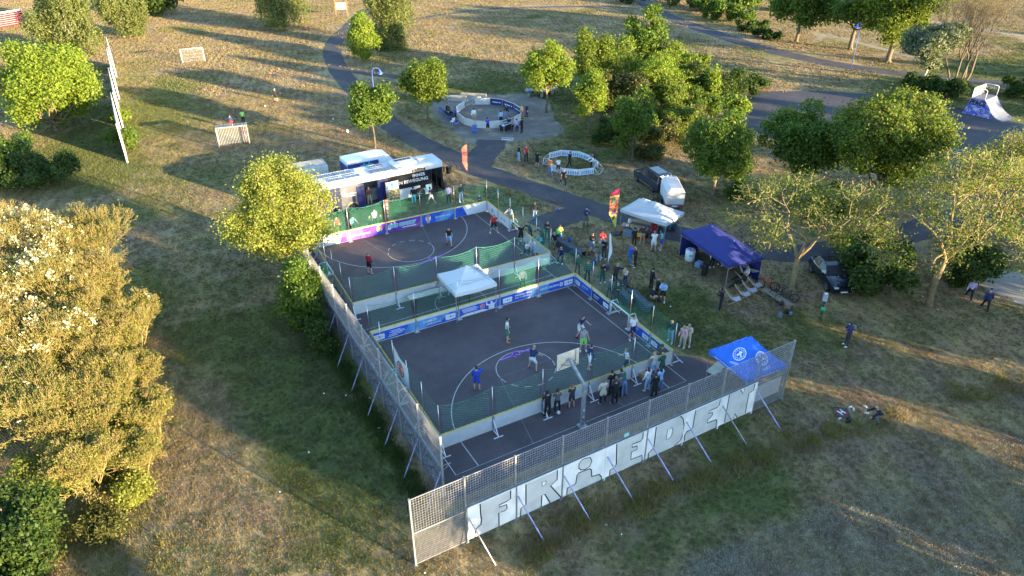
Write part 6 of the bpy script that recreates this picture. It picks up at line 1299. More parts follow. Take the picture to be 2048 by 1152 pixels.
# plaza furniture
bl = empty('barrel', (*G(949, 265), 0), 0, 'blue steel barrel in front of the round arena', 'barrel'); b = MB(); b.lathe([(.28, 0), (.29, .03), (.28, .28), (.3, .3), (.28, .32), (.28, .6), (.3, .62), (.28, .64), (.28, .88), (.29, .9)], n=16); b.build('drum', BLUEP, bl); b = MB(); b.lathe([(.27, .9), (.25, .93)], n=14); b.build('lid', GALV, bl); b = MB(); b.box((.03, 0, .96), (.14, .1, .05)); b.build('red_bag', REDP, bl)
fc = empty('flight_case', (*G(1011, 262), 0), RD(18), 'black flight case with aluminium edges and a laptop on top', 'flight case'); b = MB(); b.box((0, 0, .45), (1.25, .7, .75)); b.build('case_body', BLACK, fc)
b = MB()
for x in (-.625, .625):
    for y in (-.35, .35): b.box((x, y, .45), (.05, .05, .78))
for z in (.07, .83):
    for y in (-.35, .35): b.box((0, y, z), (1.28, .05, .05))
    for x in (-.625, .625): b.box((x, 0, z), (.05, .72, .05))
b.build('edge_profiles', ALU, fc)
for x in (-.5, .5):
    for y in (-.25, .25): b = MB(); b.lathe([(.05, -.02), (.05, .02)], (x, y, .05), 8, 'y'); b.build('castor', RUB, fc)
lp = empty('laptop', (*G(1008, 253, .86), .86), RD(20), 'open laptop on the flight case', 'laptop'); b = MB(); b.box((0, 0, .01), (.34, .24, .02)); b.build('keyboard', BLUEP, lp); b = MB(); b.box((0, .14, .12), (.34, .02, .22)); b.build('screen', PRW, lp)
fl = empty('metal_goal_frame', (*G(1015, 279), 0), RD(-38), 'small white goal frame lying flat on the grass by the sandy square', 'goal'); b = MB(); b.path([(-.6, -.35, .05), (.6, -.35, .05), (.6, .35, .05), (-.6, .35, .05)], .035, 6, True); b.box((0, -.35, .1), (.9, .1, .08)); b.build('frame', PRW, fl)
for (u, v), (du, dv), lab in (((1071, 192), (0, 0), 'left table tennis table with bags piled on it'), ((1092, 187), (0, 0), 'right table tennis table behind the pale trunk')):
    x, y = G(u, v); t = empty('table_tennis_table', (x, y, 0), RD(-38), lab, 'table'); b = MB(); b.box((0, 0, .76), (2.7, 1.5, .06), bev=.02); b.build('table_top', mat('slate_table', (.05, .065, .085), .5), t); b = MB(); b.box((0, 0, .86), (.03, 1.5, .15)); b.build('net_plate', GALV, t)
    for s in (-.85, .85): b = MB(); b.box((s, 0, .37), (.3, .9, .74)); b.build('leg', mat('concrete', (.32, .3, .28), .9), t)
bx, by = G(1068, 184, .8)
for k, (dx, dy, m, lab) in enumerate(((0, 0, REDP, 'red bag on the left table tennis table'), (-.6, .1, BLUEP, 'blue bag on the left table tennis table'), (-.3, -.3, BLACK, 'black bag between the red and the blue one'))):
    b = MB(); b.ell((0, 0, .15), (.32, .22, .17), 10, 6, .2); o = b.build('bag', m, None, (bx+dx, by+dy, .79)); tag(o, lab, 'bag'); b = MB(); b.path([(-.18, 0, .28), (0, 0, .42), (.18, 0, .28)], .015, 5); b.build('handle', BLACK, o)
def bench(u0, v0, u1, v1, label, m, lm, h=.45):
    a = G(u0, v0); c = G(u1, v1); L = math.dist(a, c); t = empty('bench', ((a[0]+c[0])/2, (a[1]+c[1])/2, 0), heading(a, c), label, 'bench')
    for k in range(3): b = MB(); b.box((0, -.14+k*.14, h), (L, .12, .04)); b.build('slat', m, t)
    for s in (-L*.38, 0, L*.38): b = MB(); b.box((s, -.15, h/2), (.04, .04, h)); b.box((s, .15, h/2), (.04, .04, h)); b.box((s, 0, h*.5), (.04, .3, .03)); b.build('leg', lm, t)
    return t
bench(879, 222, 900, 240, 'long bench with dark blue seat left of the round arena', NAVY, BLUEP, .5); bench(889, 230, 912, 250, 'second dark blue bench in front of the first one', NAVY, BLUEP, .5)
for i, (u, v) in enumerate(((905, 250), (914, 254))):
    t = empty('chair', (*G(u, v), 0), .4+i, ('pale' if i == 0 else 'blue')+' chair at the end of the dark blue benches', 'chair'); m = [PRW, BLUEP][i]; b = MB(); b.box((0, 0, .45), (.42, .42, .04)); b.build('seat', m, t); b = MB(); b.box((0, -.2, .68), (.42, .03, .4)); b.build('backrest', m, t)
    for x in (-.18, .18):
        for y in (-.18, .18): b = MB(); b.tube((x, y, 0), (x, y, .45), .015); b.build('leg', m, t)
# low stone blocks with granite plates behind the round arena
for i, (u, v, w, d, lab) in enumerate(((905, 200, 3.4, 1.5, 'left of two low wedge slabs behind the round arena'), (945, 196, 3.4, 1.6, 'right of two low wedge slabs behind the round arena'))):
    x, y = G(u, v); b = MB(); b.add([(-w/2, -d/2, 0), (w/2, -d/2, 0), (w/2, d/2, 0), (-w/2, d/2, 0), (-w/2, -d/2, .12), (w/2, -d/2, .12), (w/2, d/2, .42), (-w/2, d/2, .42)], [(0, 3, 2, 1), (4, 5, 6, 7), (0, 1, 5, 4), (1, 2, 6, 5), (2, 3, 7, 6), (3, 0, 4, 7)]); tag(b.build('slab', mat('worn_concrete', (.26, .21, .165), .9, var=.2), None, (x, y, 0), RD(-40)), lab, 'slab')
for i, (u, v) in enumerate(((931, 209), (935, 209), (956, 205), (960, 205))): x, y = G(u, v); b = MB(); b.lathe([(.08, 0), (.09, .5), (.085, .75)], n=10); tag(b.build('bollard', mat('cream_bollard', (.5, .42, .3), .6), None, (x, y, 0)), ['first', 'second', 'third', 'last'][i]+' short cream bollard from the left behind the round arena', 'bollard', 'bollards behind the round arena')

# ------------------------------------------------------------------ flags, lamps, signs, goals
def feather(u, v, h, w, cols, label, base=True, yaw=0, lean=.02):
    x, y = G(u, v); t = empty('feather_flag', (x, y, 0), yaw, label, 'flag'); b = MB(); b.path([(0, 0, 0), (lean, 0, h*.5), (lean*2.5, 0, h*.97)], .018, 6); b.build('pole', GALV, t); n = 24; V = []; mi = []
    for i in range(n+1):
        f = i/n; z = h*.16+(h*.84)*f; ww = w*min(1, (f+.06)*2.2)*(1 if f < .9 else (1-(f-.9)*3.5)); xo = lean*2.5*f; wav = .04*sin(f*9); V += [(xo, wav*.3, z), (xo-ww*.55, wav, z-.02), (xo-ww, wav*1.5, z-.1*ww-(.3*w if f > .9 else 0)*(f-.9)*8)]
    F = []
    for i in range(n):
        for j in range(2): F.append((i*3+j, i*3+j+1, i*3+4+j, i*3+3+j)); f = i/n; mi.append(next(k for k, (c, lim) in enumerate(cols) if f < lim))
    me = bpy.data.meshes.new('sail'); me.from_pydata(V, [], F)
    for c, _ in cols: me.materials.append(c)
    me.polygons.foreach_set('material_index', mi); link('sail', me, t)
    if base: b = MB(); b.box((0, 0, .04), (.7, .7, .08), bev=.02); b.build('base_plate', BLACK, t)
    return t
CORAL = mat('coral_cloth', (.55, .13, .10), .8, var=.1); FY = mat('flag_yellow', (.62, .55, .10), .8, var=.25, scale=3); FO = mat('flag_orange', (.60, .25, .08), .8, var=.3, scale=3); FR = mat('flag_magenta', (.62, .03, .09), .8)
f1_ = feather(935, 350, 3.1, .55, [(CORAL, 2)], 'coral red feather flag beside the path behind the bus', False); mxf = Matrix.Translation((-.12, -.05, 2.2)) @ Matrix(((1, 0, 0, 0), (0, 0, -1, 0), (0, 1, 0, 0), (0, 0, 0, 1))); stroke(mxf, blob(-.1, 0, .12, .22, 12), .04, BLACK, f1_, lift=.02, name='round_mark')
f2_ = feather(1231, 468, 4.0, .72, [(FY, .30), (FO, .50), (mat('flag_red', (.58, .14, .07), .8, var=.2), .76), (FY, .82), (FR, 2)], 'tall feather flag in magenta, orange and yellow by the pale grey gazebo', True, RD(-20))
for k, (z, m) in enumerate(((1.5, BLACK), (2.0, PURP), (3.0, NETL))): mxf = Matrix.Translation((-.22, -.06, z)) @ Matrix(((1, 0, 0, 0), (0, 0, -1, 0), (0, 1, 0, 0), (0, 0, 0, 1))); plate(mxf, 'print_shape', [(-.22-.04*k, -.22), (-.08, -.12), (.08, .2), (.02, .26), (-.14-.05*k, .02)], .02, m, f2_)
feather(1215, 538, 3.0, .42, [(PRW, 2)], 'slim white feather flag in the middle of the crowd', False, RD(80))
def lamp(u, v, h, label, arm=.9, yaw=0):
    x, y = G(u, v); t = empty('street_lamp', (x, y, 0), yaw, label, 'street lamp'); b = MB(); b.tube((0, 0, 0), (0, 0, h-.4), .06, .04, 8); b.path([(0, 0, h-.4), (.08, 0, h-.1), (arm*.35, 0, h+.1), (arm*.75, 0, h+.02), (arm, 0, h-.25)], .035, 6); b.build('pole', BLUEP, t)
    b = MB(); b.lathe([(.05, .0), (.09, -.1), (.1, -.22), (.34, -.42), (.36, -.46), (.30, -.46)], (arm, 0, h-.22), 14); b.build('lamp_shade', mat('lamp_blue', (.03, .11, .50), .35), t); b = MB(); b.lathe([(.16, -.44), (.18, -.52), (.1, -.58)], (arm, 0, h-.22), 10); b.build('bulb_glass', PRW, t); return t
lamp(749, 196, 3.7, 'blue curved street lamp between the path and the round tree', 1.1, 0); lamp(1702, 136, 6.3, 'tall blue street lamp beside the upper right road', .7, RD(80))
ib = empty('notice_board', (*G(684, 31), 0), RD(-20), 'red wooden notice board on two posts at the top edge', 'notice board')
for s in (-1.1, 1.1): b = MB(); b.box((s, 0, 1.5), (.16, .16, 3.0)); b.build('post', mat('red_wood', (.42, .12, .06), .8), ib)
b = MB(); b.box((0, 0, 1.8), (2.0, .08, 1.3)); b.build('panel', mat('notice_paper', (.55, .36, .28)), ib); b = MB(); b.box((0, 0, 3.0), (2.7, .3, .12)); b.build('roof', mat('red_wood', (.42, .12, .06)), ib)
# dark red fence banner in the top left corner
a = G(-60, 68); c = G(52, 48); rbn = empty('tennis_fence', (*a, 0), heading(a, c), 'dark red windbreak banner with white top band at the upper left edge', 'banner'); L = math.dist(a, c); b = MB(); b.box((L/2, 0, 1.3), (L, .05, 2.4)); b.build('red_mesh', mat('windbreak_red', (.25, .015, .025), .9), rbn); b = MB(); b.box((L/2, 0, 2.6), (L, .07, .28)); b.build('white_band', PRW, rbn)
for k in range(5): b = MB(); b.tube((L*k/4, .06, 0), (L*k/4, .06, 2.8), .04); b.build('post', GALV, rbn)
for k in range(6): b = MB(); b.box((L/2, -.035, .4+k*.35), (L, .012, .03)); b.build('wire', PRW, rbn)
paved('red_court', uv([(-200, 40), (-60, 26), (14, 14), (16, -12), (-100, -40)]), .006, mat('red_tartan', (.20, .10, .085), .95), False)
# far goal with chain net
fg = empty('football_goal', (*G(388, 124), 0), RD(-1), 'white football goal with metal net far out on the meadow', 'goal'); b = MB()
for s in (-1.6, 1.6): b.tube((s, 0, 0), (s, 0, 2), .06, n=8)
b.tube((-1.6, 0, 2), (1.6, 0, 2), .06, n=8); b.build('goal_frame', PRW, fg); b = MB()
for k in range(25): x = -1.6+3.2*k/24; b.bar((x, .08, 0), (x, .08, 1.95), .016, .016)
for k in range(4): b.bar((-1.6, .08, .2+k*.5), (1.6, .08, .2+k*.5), .012, .012)
b.build('bar_net', GALVW, fg)
cgx, cgy = G(470, 293); cg = empty('cage_goal', (cgx, cgy, 0), RD(-11), 'galvanised cage goal with close vertical bars in front of the two boys', 'goal'); b = MB()
for s in (-1.55, 1.55): b.box((s, 0, 1.1), (.1, .1, 2.2)); b.box((s, .5, 2.15), (.06, 1.0, .06)); b.box((s, .95, 1.1), (.06, .06, 2.2))
b.box((0, 0, 2.17), (3.2, .1, .1)); b.box((0, .97, 2.17), (3.2, .06, .06)); b.build('goal_frame', GALVW, cg); b = MB()
for k in range(20): x = -1.5+3.0*k/19; b.bar((x, .97, 0), (x, .97, 2.15), .06, .05)
for k in range(8):
    for s in (-1.55, 1.55): b.bar((s, .1+k*.11, 0), (s, .1+k*.11, 2.15), .02, .02)
for k in range(22): x = -1.5+3.0*k/21; b.bar((x, .0, 2.2), (x, .97, 2.2), .03, .03)
b.build('bars', GALVW, cg)
# ------------------------------------------------------------------ skate ramp with graffiti
RG = graffiti('ramp_graffiti_top', [(.42, .28, .10), (.25, .45, .40), (.50, .12, .08)], (.42, .44, .36), .8); RGB_ = graffiti('ramp_graffiti_blue', [(.07, .06, .35), (.45, .44, .55), (.10, .09, .42)], (.22, .2, .40), .9)
a = np.array(G(1939, 214)); c_ = np.array(G(1975, 222)); rz = heading(a, c_)
rp = empty('skate_ramp', (*((a+c_)/2), 0), rz+pi/2, 'white quarter pipe ramp with PEACE graffiti on its side', 'ramp'); 
CR_ = mat('ramp_sheet', (.12, .135, .18), .85, spec=.1, var=.15, scale=1.2); HR = 2.0; WR = 3.2
pf = [(0, 0), (0, HR), (1.6, HR)]+[(1.6+2.6*sin(t), HR*(1-(1-cos(t))*1.0) if False else HR-2.4*(1-cos(t-0))*0-0) for t in ()]
pf = [(0.35, 0), (0, HR)]; pf = [(-.5, 0), (0, HR), (1.5, HR)]+[(1.5+2.7*(t/8), HR*(1-(t/8))**2.1) for t in range(1, 9)]
n = len(pf); V = [(0-s, x, z) for s in (0, WR) for x, z in [(x, z) for x, z in pf]]
mbp = MB(); mbp.add([(x, -.0, z) for x, z in pf]+[(x, -WR, z) for x, z in pf], [tuple(range(n)), tuple(range(2*n-1, n-1, -1))]+[(i, n+i, n+i+1, i+1) for i in range(n-1)]+[(0, n-1, 2*n-1, n)])
mbp.v = [(x, y, z) for x, y, z in mbp.v]
rp.rotation_euler = (0, 0, rz); bo = mbp.build('ramp_body', CR_, rp)
plate(Matrix(((1, 0, 0, 0), (0, 0, 1, .012), (0, 1, 0, 0), (0, 0, 0, 1))), 'graffiti_side', [(x, z) for x, z in pf[:3]]+[(2.2, 1.25), (2.6, .6), (2.7, 0)], .004, RGB_, rp)
plate(Matrix(((1, 0, 0, 0), (0, 0, -1, -WR-.012), (0, 1, 0, 0), (0, 0, 0, 1))), 'graffiti_side', [(x, z) for x, z in pf[:3]]+[(2.2, 1.25), (2.6, .6), (2.7, 0)], .004, RGB_, rp)
text('PEACE', Matrix(((1, 0, 0, -.05), (0, 0, -1, -WR-.03), (0, 1, 0, 1.25), (0, 0, 0, 1))), .78, BLACK, rp, bold=.05, sx=.78)
b = MB(); b.add([(0, -.03, HR), (0, -WR+.03, HR), (0, -WR+.03, HR+1.15), (0, -.03, HR+1.15)], [(0, 1, 2, 3)]); b.build('graffiti_back', RG, rp)
b = MB()
for y in (-.04, -WR+.04): b.path([(0, y, HR), (0, y, HR+1.15), (1.3, y, HR+1.15), (1.45, y, HR+1.0), (1.45, y, HR)], .04, 6)
b.build('railing', PRW, rp)
for k in range(9): b = MB(); b.tube((.2+k*.14, -.04, HR), (.2+k*.14, -.04, HR+1.12), .012); b.build('rail_bar', GALV, rp)
for i, (u, v, lx, ly, h, lab) in enumerate(((1890, 250, 2.4, .7, .5, 'small pale grind ledge at the edge of the largest maple'), (1905, 318, 3.6, 2.2, .7, 'pale painted skate box seen behind the robinia twigs'), (1830, 322, 3.0, 1.8, .6, 'second pale skate box behind the largest maple'))):
    x, y = G(u, v); b = MB(); b.add([(-lx/2, -ly/2, 0), (lx/2, -ly/2, 0), (lx/2, ly/2, 0), (-lx/2, ly/2, 0), (-lx*.35, -ly/2, h), (lx*.35, -ly/2, h), (lx*.35, ly/2, h), (-lx*.35, ly/2, h)], [(0, 3, 2, 1), (4, 5, 6, 7), (0, 1, 5, 4), (1, 2, 6, 5), (2, 3, 7, 6), (3, 0, 4, 7)]); tag(b.build('skate_box', CR_, None, (x, y, 0), RD(30)), lab, 'skate box')

# ------------------------------------------------------------------ deck chairs, bench, bicycles, bags
def deckchair():
    t = empty('deck_chair', (0, 0, 0), 0, 'x', 'deck chair', 'deck chairs by the navy gazebo')
    for y in (-.3, .3):
        b = MB(); b.bar((-.45, y, 0), (.55, y, .95), .045, .03); b.build('frame_rail', WOOD, t); b = MB(); b.bar((.45, y*.9, 0), (-.5, y*.9, .42), .045, .03); b.build('frame_rail', WOOD, t)
    b = MB(); b.bar((.3, -.3, .0), (.3, .3, .0), .04, .03); b.bar((-.45, -.3, .03), (-.45, .3, .03), .04, .03); b.bar((.55, -.3, .95), (.55, .3, .95), .04, .03); b.bar((-.5, -.3, .42), (-.5, .3, .42), .04, .03); b.build('cross_bar', WOOD, t)
    pr = [(.55, .94), (.33, .66), (.12, .42), (-.08, .30), (-.28, .32), (-.5, .42)]; b = MB(); b.add([(x, y, z) for y in (-.27, .27) for x, z in pr], [(i, i+1, 7+i, 6+i) for i in range(5)]); b.build('canvas', mat('deck_canvas', (.42, .43, .55), .8), t); return t
dc = deckchair(); DL = ['deck chair nearest the man in black', 'second deck chair of the front row', 'third deck chair of the front row', 'fourth deck chair of the front row, by the tree', 'deck chair standing half under the navy gazebo', 'deck chair behind the orange-haired person', 'deck chair at the far end by the gazebo leg']
for i, (u, v, a) in enumerate(((1464, 606, 150), (1483, 596, 148), (1497, 588, 146), (1507, 578, 150), (1492, 545, 200), (1484, 568, 160), (1510, 556, 205))):
    c = dc if i == 0 else copy_tree(dc); x, y = G(u, v); c.location = (x, y, 0); c.rotation_euler = (0, 0, RD(a)); c['label'] = DL[i]
pb = empty('park_bench', (*G(1552, 605), 0), heading(G(1528, 592), G(1560, 612)), 'weathered wooden park bench without backrest beside the left robinia', 'bench')
for k in range(5): b = MB(); b.box((0, -.24+k*.12, .45), (2.6, .09, .045)); b.build('slat', WOODG, pb)
for s in (-1.0, 1.0): b = MB(); b.box((s, 0, .21), (.12, .5, .42)); b.build('leg', WOODG, pb)
def bike(xy, rz, label, fm, basket=None, tilt=0, seat=False):
    t = empty('bicycle', (*xy, 0), rz, label, 'bicycle'); t.rotation_euler = (tilt, 0, rz)
    for x in (-.52, .52):
        b = MB(); b.path([(x+.33*cos(a), 0, .34+.33*sin(a)) for a in np.linspace(0, 2*pi, 21)[:-1]], .03, 5, True)
        w = b.build('wheel', RUB, t); b = MB(); 
        for k in range(10): a = pi*k/10; b.tube((x-.32*cos(a), 0, .34-.32*sin(a)), (x+.32*cos(a), 0, .34+.32*sin(a)), .003, n=3)
        b.lathe([(.03, -.05), (.03, .05)], (x, 0, .34), 8, 'y'); b.build('spokes', GALV, w)
    b = MB(); b.path([(-.52, 0, .34), (-.12, 0, .3), (.38, 0, .78), (.44, 0, .62), (.52, 0, .34)], .027, 6); b.path([(-.12, 0, .3), (-.22, 0, .85)], .026, 6); b.path([(-.2, 0, .74), (.38, 0, .76)], .016, 6); b.path([(-.52, 0, .34), (-.2, 0, .7)], .012, 6); b.tube((.38, 0, .78), (.34, 0, .98), .015); b.build('frame', fm, t)
    b = MB(); b.box((-.23, 0, .9), (.26, .14, .05), bev=.02); b.build('saddle', BLACK, t); b = MB(); b.path([(.22, -.28, 1.0), (.36, -.16, 1.02), (.36, .16, 1.02), (.22, .28, 1.0)], .014, 5); b.build('handlebar', BLACK, t); b = MB(); b.lathe([(.09, -.02), (.09, .02)], (-.12, 0, .3), 10, 'y'); b.box((-.12, .08, .14), (.03, .12, .03)); b.build('crank', GALV, t)
    if basket: b = MB(); b.box((.58, 0, .88), (.26, .3, .16), bev=.03); b.build('basket', basket, t)
    if seat: b = MB(); b.box((-.55, 0, .95), (.3, .3, .1), bev=.03); b.box((-.68, 0, 1.2), (.1, .3, .5), bev=.04); b.build('child_seat', mat('seat_grey', (.35, .36, .42)), t); b = MB(); b.ell((-.6, 0, 1.42), (.11, .1, .08)); b.build('helmet', PRW, t)
bike(G(1642, 632), RD(215), 'bicycle with green basket and child seat standing alone on the lawn', DARK, NETL, 0, True)
bike(G(1572, 606), RD(150), 'dark bicycle leaning by the robinia trunk, right of two', DARK, None, .15); bike(G(1556, 592), RD(165), 'dark bicycle leaning by the robinia trunk, left of two', BLACK, None, -.15); bike(G(1533, 578), RD(120), 'bicycle with a pale helmet behind the deck chairs', REDP, None, .1); bike(G(1310, 405), RD(100), 'black bicycle behind the pale grey gazebo near the trailer', BLACK)
def pack(u, v, m, label, s=1.0, z=0, yaw=0, cat='rucksack', name='rucksack', lying=False, xy=None):
    x, y = xy or G(u, v, z); t = empty(name, (x, y, z), yaw, label, cat); b = MB(); b.ell((0, 0, (.16 if lying else .26)*s), (.17*s, (.26 if lying else .12)*s, (.14 if lying else .24)*s), 9, 7, .35); b.build('pouch', m, t); b = MB(); b.ell((0, -.12*s, .16*s), (.13*s, .07*s, .12*s), 8, 5); b.build('front_pocket', m, t)
    b = MB()
    for q in (-.08, .08): b.path([(q*s, .1*s, .4*s), (q*s*1.3, .2*s, .3*s), (q*s*1.2, .14*s, .1*s)], .014*s, 5)
    b.build('strap', BLACK, t); return t
BLP = mat('pack_blue', (.025, .06, .28), .8); 
for i, a in enumerate([(1139, 484, BLP, 'blue and white sports bag on the barrier end of the crowd', 1.2, .35), (1141, 507, REDP, 'red rucksack among the crowd left of the brown jacket', 1.1, 0), (1189, 530, BLP, 'blue rucksack in front of the brown jacket', 1.2, 0), (1215, 540, BLP, 'blue bag at the foot of the white feather flag', 1.1, 0), (1204, 556, BLP, 'small blue bag left of the white flag foot', .8, 0),
                       (1269, 592, DARK, 'black rucksack on the covered bench row, left of the crouching boy', 1.2, 0), (1259, 586, BLP, 'blue bag on the covered bench row', 1, .0), (1279, 598, mat('pack_navy', (.04, .05, .12)), 'dark blue bag next to the sitting boy', 1.0, 0), (1283, 612, mat('pack_green', (.03, .07, .05)), 'dark green bag behind the bright green goal', 1.2, 0), (1302, 617, mat('pack_slate', (.1, .13, .15)), 'grey-green bag right of the bright green goal', 1.2, 0),
                       (1317, 605, BLACK, 'black bag at the feet of the boy in pale blue', 1.2, 0), (1336, 461, mat('bag_teal', (.05, .16, .22)), 'tall teal and grey sports bag leaning by the pale gazebo, left one', 1.9, 0), (1348, 462, mat('bag_dteal', (.02, .06, .10)), 'tall dark teal bag right of the grey one', 1.9, 0), (1293, 476, BLACK, 'black rucksack at the foot of the drinks table', 1.2, 0), (1558, 636, mat('pack_steel', (.09, .13, .17)), 'grey-blue rucksack on the lawn in front of the park bench', 1.3, 0),
                       (1572, 628, BLACK, 'black bag in the pile in front of the park bench', 1.2, 0), (1580, 632, mat('bag_cyan', (.07, .22, .32)), 'light blue bag in the pile in front of the park bench', .9, 0), (1562, 612, BLACK, 'black jacket bundle on the end of the park bench', 1.2, .46), (1695, 846, BLACK, 'black camera case beside the landing pad', 1.1, 0), (684, 266, mat('pack_maroon', (.18, .03, .04)), 'maroon bag on the meadow left of the round dark tree', 1.0, 0), (695, 266, PRW, 'white bag next to the maroon one on the meadow', 1.1, 0)]):
    pack(a[0], a[1], a[2], a[3], a[4]*.78, a[5], i*1.3)
pack(0, 0, mat('pack_grey', (.16, .17, .20)), 'grey rucksack on the back of the man in navy', .95, 1.12, RD(60), xy=(G(1692, 692)[0]+.20, G(1692, 692)[1]-.06))
# covered benches / barrier between the arenas and the crowd
def cover(u0, v0, u1, v1, label, h=.55, w=.6):
    a = G(u0, v0); c = G(u1, v1); L = math.dist(a, c); t = empty('covered_bench', ((a[0]+c[0])/2, (a[1]+c[1])/2, 0), heading(a, c), label, 'bench'); n = 10; b = MB(); V = []
    for i in range(n+1): x = -L/2+L*i/n; j = .03*sin(i*2.1); V += [(x, -w/2-.05, .05), (x, -w/2+.03, h+j), (x, w/2-.03, h-j), (x, w/2+.05, .05)]
    b.add(V, [(i*4+k, i*4+k+1, i*4+5+k, i*4+4+k) for i in range(n) for k in range(3)]); b.build('dark_cover', mat('slate_cover', (.05, .06, .075), .8), t)
    for s in (-L*.4, L*.4): b = MB(); b.box((s, 0, h/2-.04), (.05, w*.8, h-.06)); b.build('leg', GALV, t)
cover(1112, 487, 1165, 517, 'long bench under a dark cover by the far arena corner'); cover(1232, 585, 1262, 612, 'bench with bags on a dark cover behind the right net'); cover(1262, 592, 1300, 628, 'second covered bench right of the goal')
bench(1222, 565, 1258, 578, 'low dark bench behind the reaching blond person', DARK, DARK, .4)
# drinks tables
def table(u, v, L, w, rz, label, m=WOOD, h=.76):
    t = empty('folding_table', (*G(u, v), 0), rz, label, 'table'); b = MB(); b.box((0, 0, h), (L, w, .04)); b.build('table_top', m, t)
    for x in (-L*.42, L*.42): b = MB(); b.path([(x, -w*.4, 0), (x, -w*.4, h), (x, w*.4, h), (x, w*.4, 0)], .015, 5); b.build('leg', GALV, t)
    return t
q1 = G(1263, 466); table(1268, 470, 2.2, .6, RD(-58), 'front beer table with drinks under the pale grey gazebo'); table(1290, 462, 2.4, .55, RD(-55), 'back beer table under the pale grey gazebo'); table(1415, 516, 1.6, .55, RD(-20), 'table with food trays under the navy gazebo'); table(1418, 498, 1.8, .4, RD(-10), 'wooden bench at the back of the navy gazebo', h=.5)
rr = random.Random(4)
for i in range(9):
    u, v = 1255+i*4.2, 452+i*2.2; x, y = G(u, v, .78); b = MB(); b.lathe([(.045, 0), (.045, .16), (.02, .2), (.02, .26)] if i % 3 else [(.12, 0), (.14, .07), (.13, .08)], n=10); tag(b.build('bottle' if i % 3 else 'bowl', [PRW, REDP, YEL, TURQ, BLUEP][i % 5], None, (x, y, .79)), ['white bowl', 'red bottle', 'yellow bottle', 'turquoise bowl', 'blue bottle', 'white bottle', 'red bowl', 'yellow bottle further right', 'turquoise bottle'][i]+' on the drinks table under the pale gazebo', 'bottle' if i % 3 else 'bowl')
cnx, cny = G(1259, 446, .8); b = MB(); b.box((0, 0, .22), (.3, .2, .42), bev=.06); tag(b.build('canister', PRW, None, (cnx, cny, .78)), 'white water canister on the back drinks table', 'canister')
b = MB(); b.box((0, 0, .25), (.8, .5, .5), bev=.03); tag(b.build('crate', mat('grey_crate', (.17, .2, .26)), None, (*G(1256, 472), 0), RD(-58)), 'grey plastic crate under the drinks table', 'crate')
b = MB(); b.lathe([(.12, 0), (.13, .32), (.12, .34)], n=12); tag(b.build('bucket', mat('bucket_red', (.5, .1, .04)), None, (*G(1242, 466), 0)), 'red bucket beside the gazebo leg', 'bucket')
bn_ = empty('poster_board', (*G(1276, 478), 0), RD(-58), 'red and yellow poster leaning under the drinks table', 'poster'); b = MB(); b.box((0, 0, .35), (.9, .03, .65)); b.build('poster', REDP, bn_); b = MB(); b.box((0, -.02, .4), (.5, .02, .35)); b.build('yellow_print', YEL, bn_)
bb = empty('barrel_table', (*G(1379, 520), 0), 0, 'round white printed counter barrel with caps on top under the navy gazebo', 'counter'); b = MB(); b.lathe([(.36, 0), (.38, .02), (.38, .88), (.36, .9)], n=20); b.build('shell', PRW, bb); b = MB()
for k in range(6): b.ell((.2*cos(k*1.2), .2*sin(k*1.2), .94), (.11, .09, .06), 8, 5)
b.build('stacked_caps', mat('purple_caps', (.36, .3, .6)), bb)
for k in range(5): a = pi*1.2+k*.16; b = MB(); b.box((.385*cos(a), .385*sin(a), .55), (.02, .06, .12), a); b.build('print_mark', TURQ, bb)
for i, (u, v, h, w, lab) in enumerate(((1408, 550, .9, .4, 'black loudspeaker standing at the front leg of the navy gazebo'), (899, 372, 1.25, .45, 'black loudspeaker on a stand at the front of the bus'), (888, 378, .8, .5, 'dark amplifier rack on wheels at the front of the bus'))):
    t = empty('loudspeaker', (*G(u, v), 0), RD(20), lab, 'loudspeaker'); z0 = 0 if i != 1 else 1.0; b = MB(); b.box((0, 0, z0+h*.5), (w, w*.8, h if i != 1 else .7), bev=.03); b.build('cabinet', BLACK, t); b = MB(); b.lathe([(w*.36, -w*.43), (w*.3, -w*.41)], (0, 0, z0+h*.45), 14, 'y'); b.build('cone', DARK, t)
    if i == 1:
        for k in range(3): a = 2*pi*k/3; b = MB(); b.tube((0, 0, .9), (.45*cos(a), .45*sin(a), 0), .02); b.build('stand_leg', BLACK, t)
t = empty('folding_chair', (*G(704, 414), 0), .3, 'grey folding chair in front of the rear bus wheel', 'chair'); b = MB(); b.box((0, 0, .46), (.45, .45, .05)); b.build('seat', WHITE, t); b = MB(); b.box((0, .2, .72), (.45, .04, .4)); b.build('backrest', WHITE, t)
for x in (-.19, .19):
    for y in (-.19, .19): b = MB(); b.tube((x, y, 0), (x, y, .46), .018); b.build('leg', ALU, t)
ps = empty('poster_stand', (13.35, 35.75, 0), RD(2), 'display stand with photo sheets above a gold graffiti panel in front of the bus', 'display stand'); b = MB(); b.box((0, 0, 2.05), (1.15, .04, .75)); b.build('photo_board', WHITE, ps)
for k in range(3): b = MB(); b.box((-.34+k*.34, -.03, 2.05), (.22, .02, .55)); b.build('photo_sheet', SKYB if k == 1 else PRW, ps)
b = MB(); b.box((0, -.03, 1.1), (1.25, .04, 1.1)); b.build('graffiti_panel', graffiti('gold_graffiti', [(.42, .32, .08), (.03, .03, .02), (.5, .45, .3)], (.12, .12, .06), 2.6), ps)
for s in (-.6, .6): b = MB(); b.tube((s, .03, 0), (s, .03, 2.45), .02); b.tube((s, -.25, .02), (s, .3, .02), .02); b.build('stand_leg', ALU, ps)
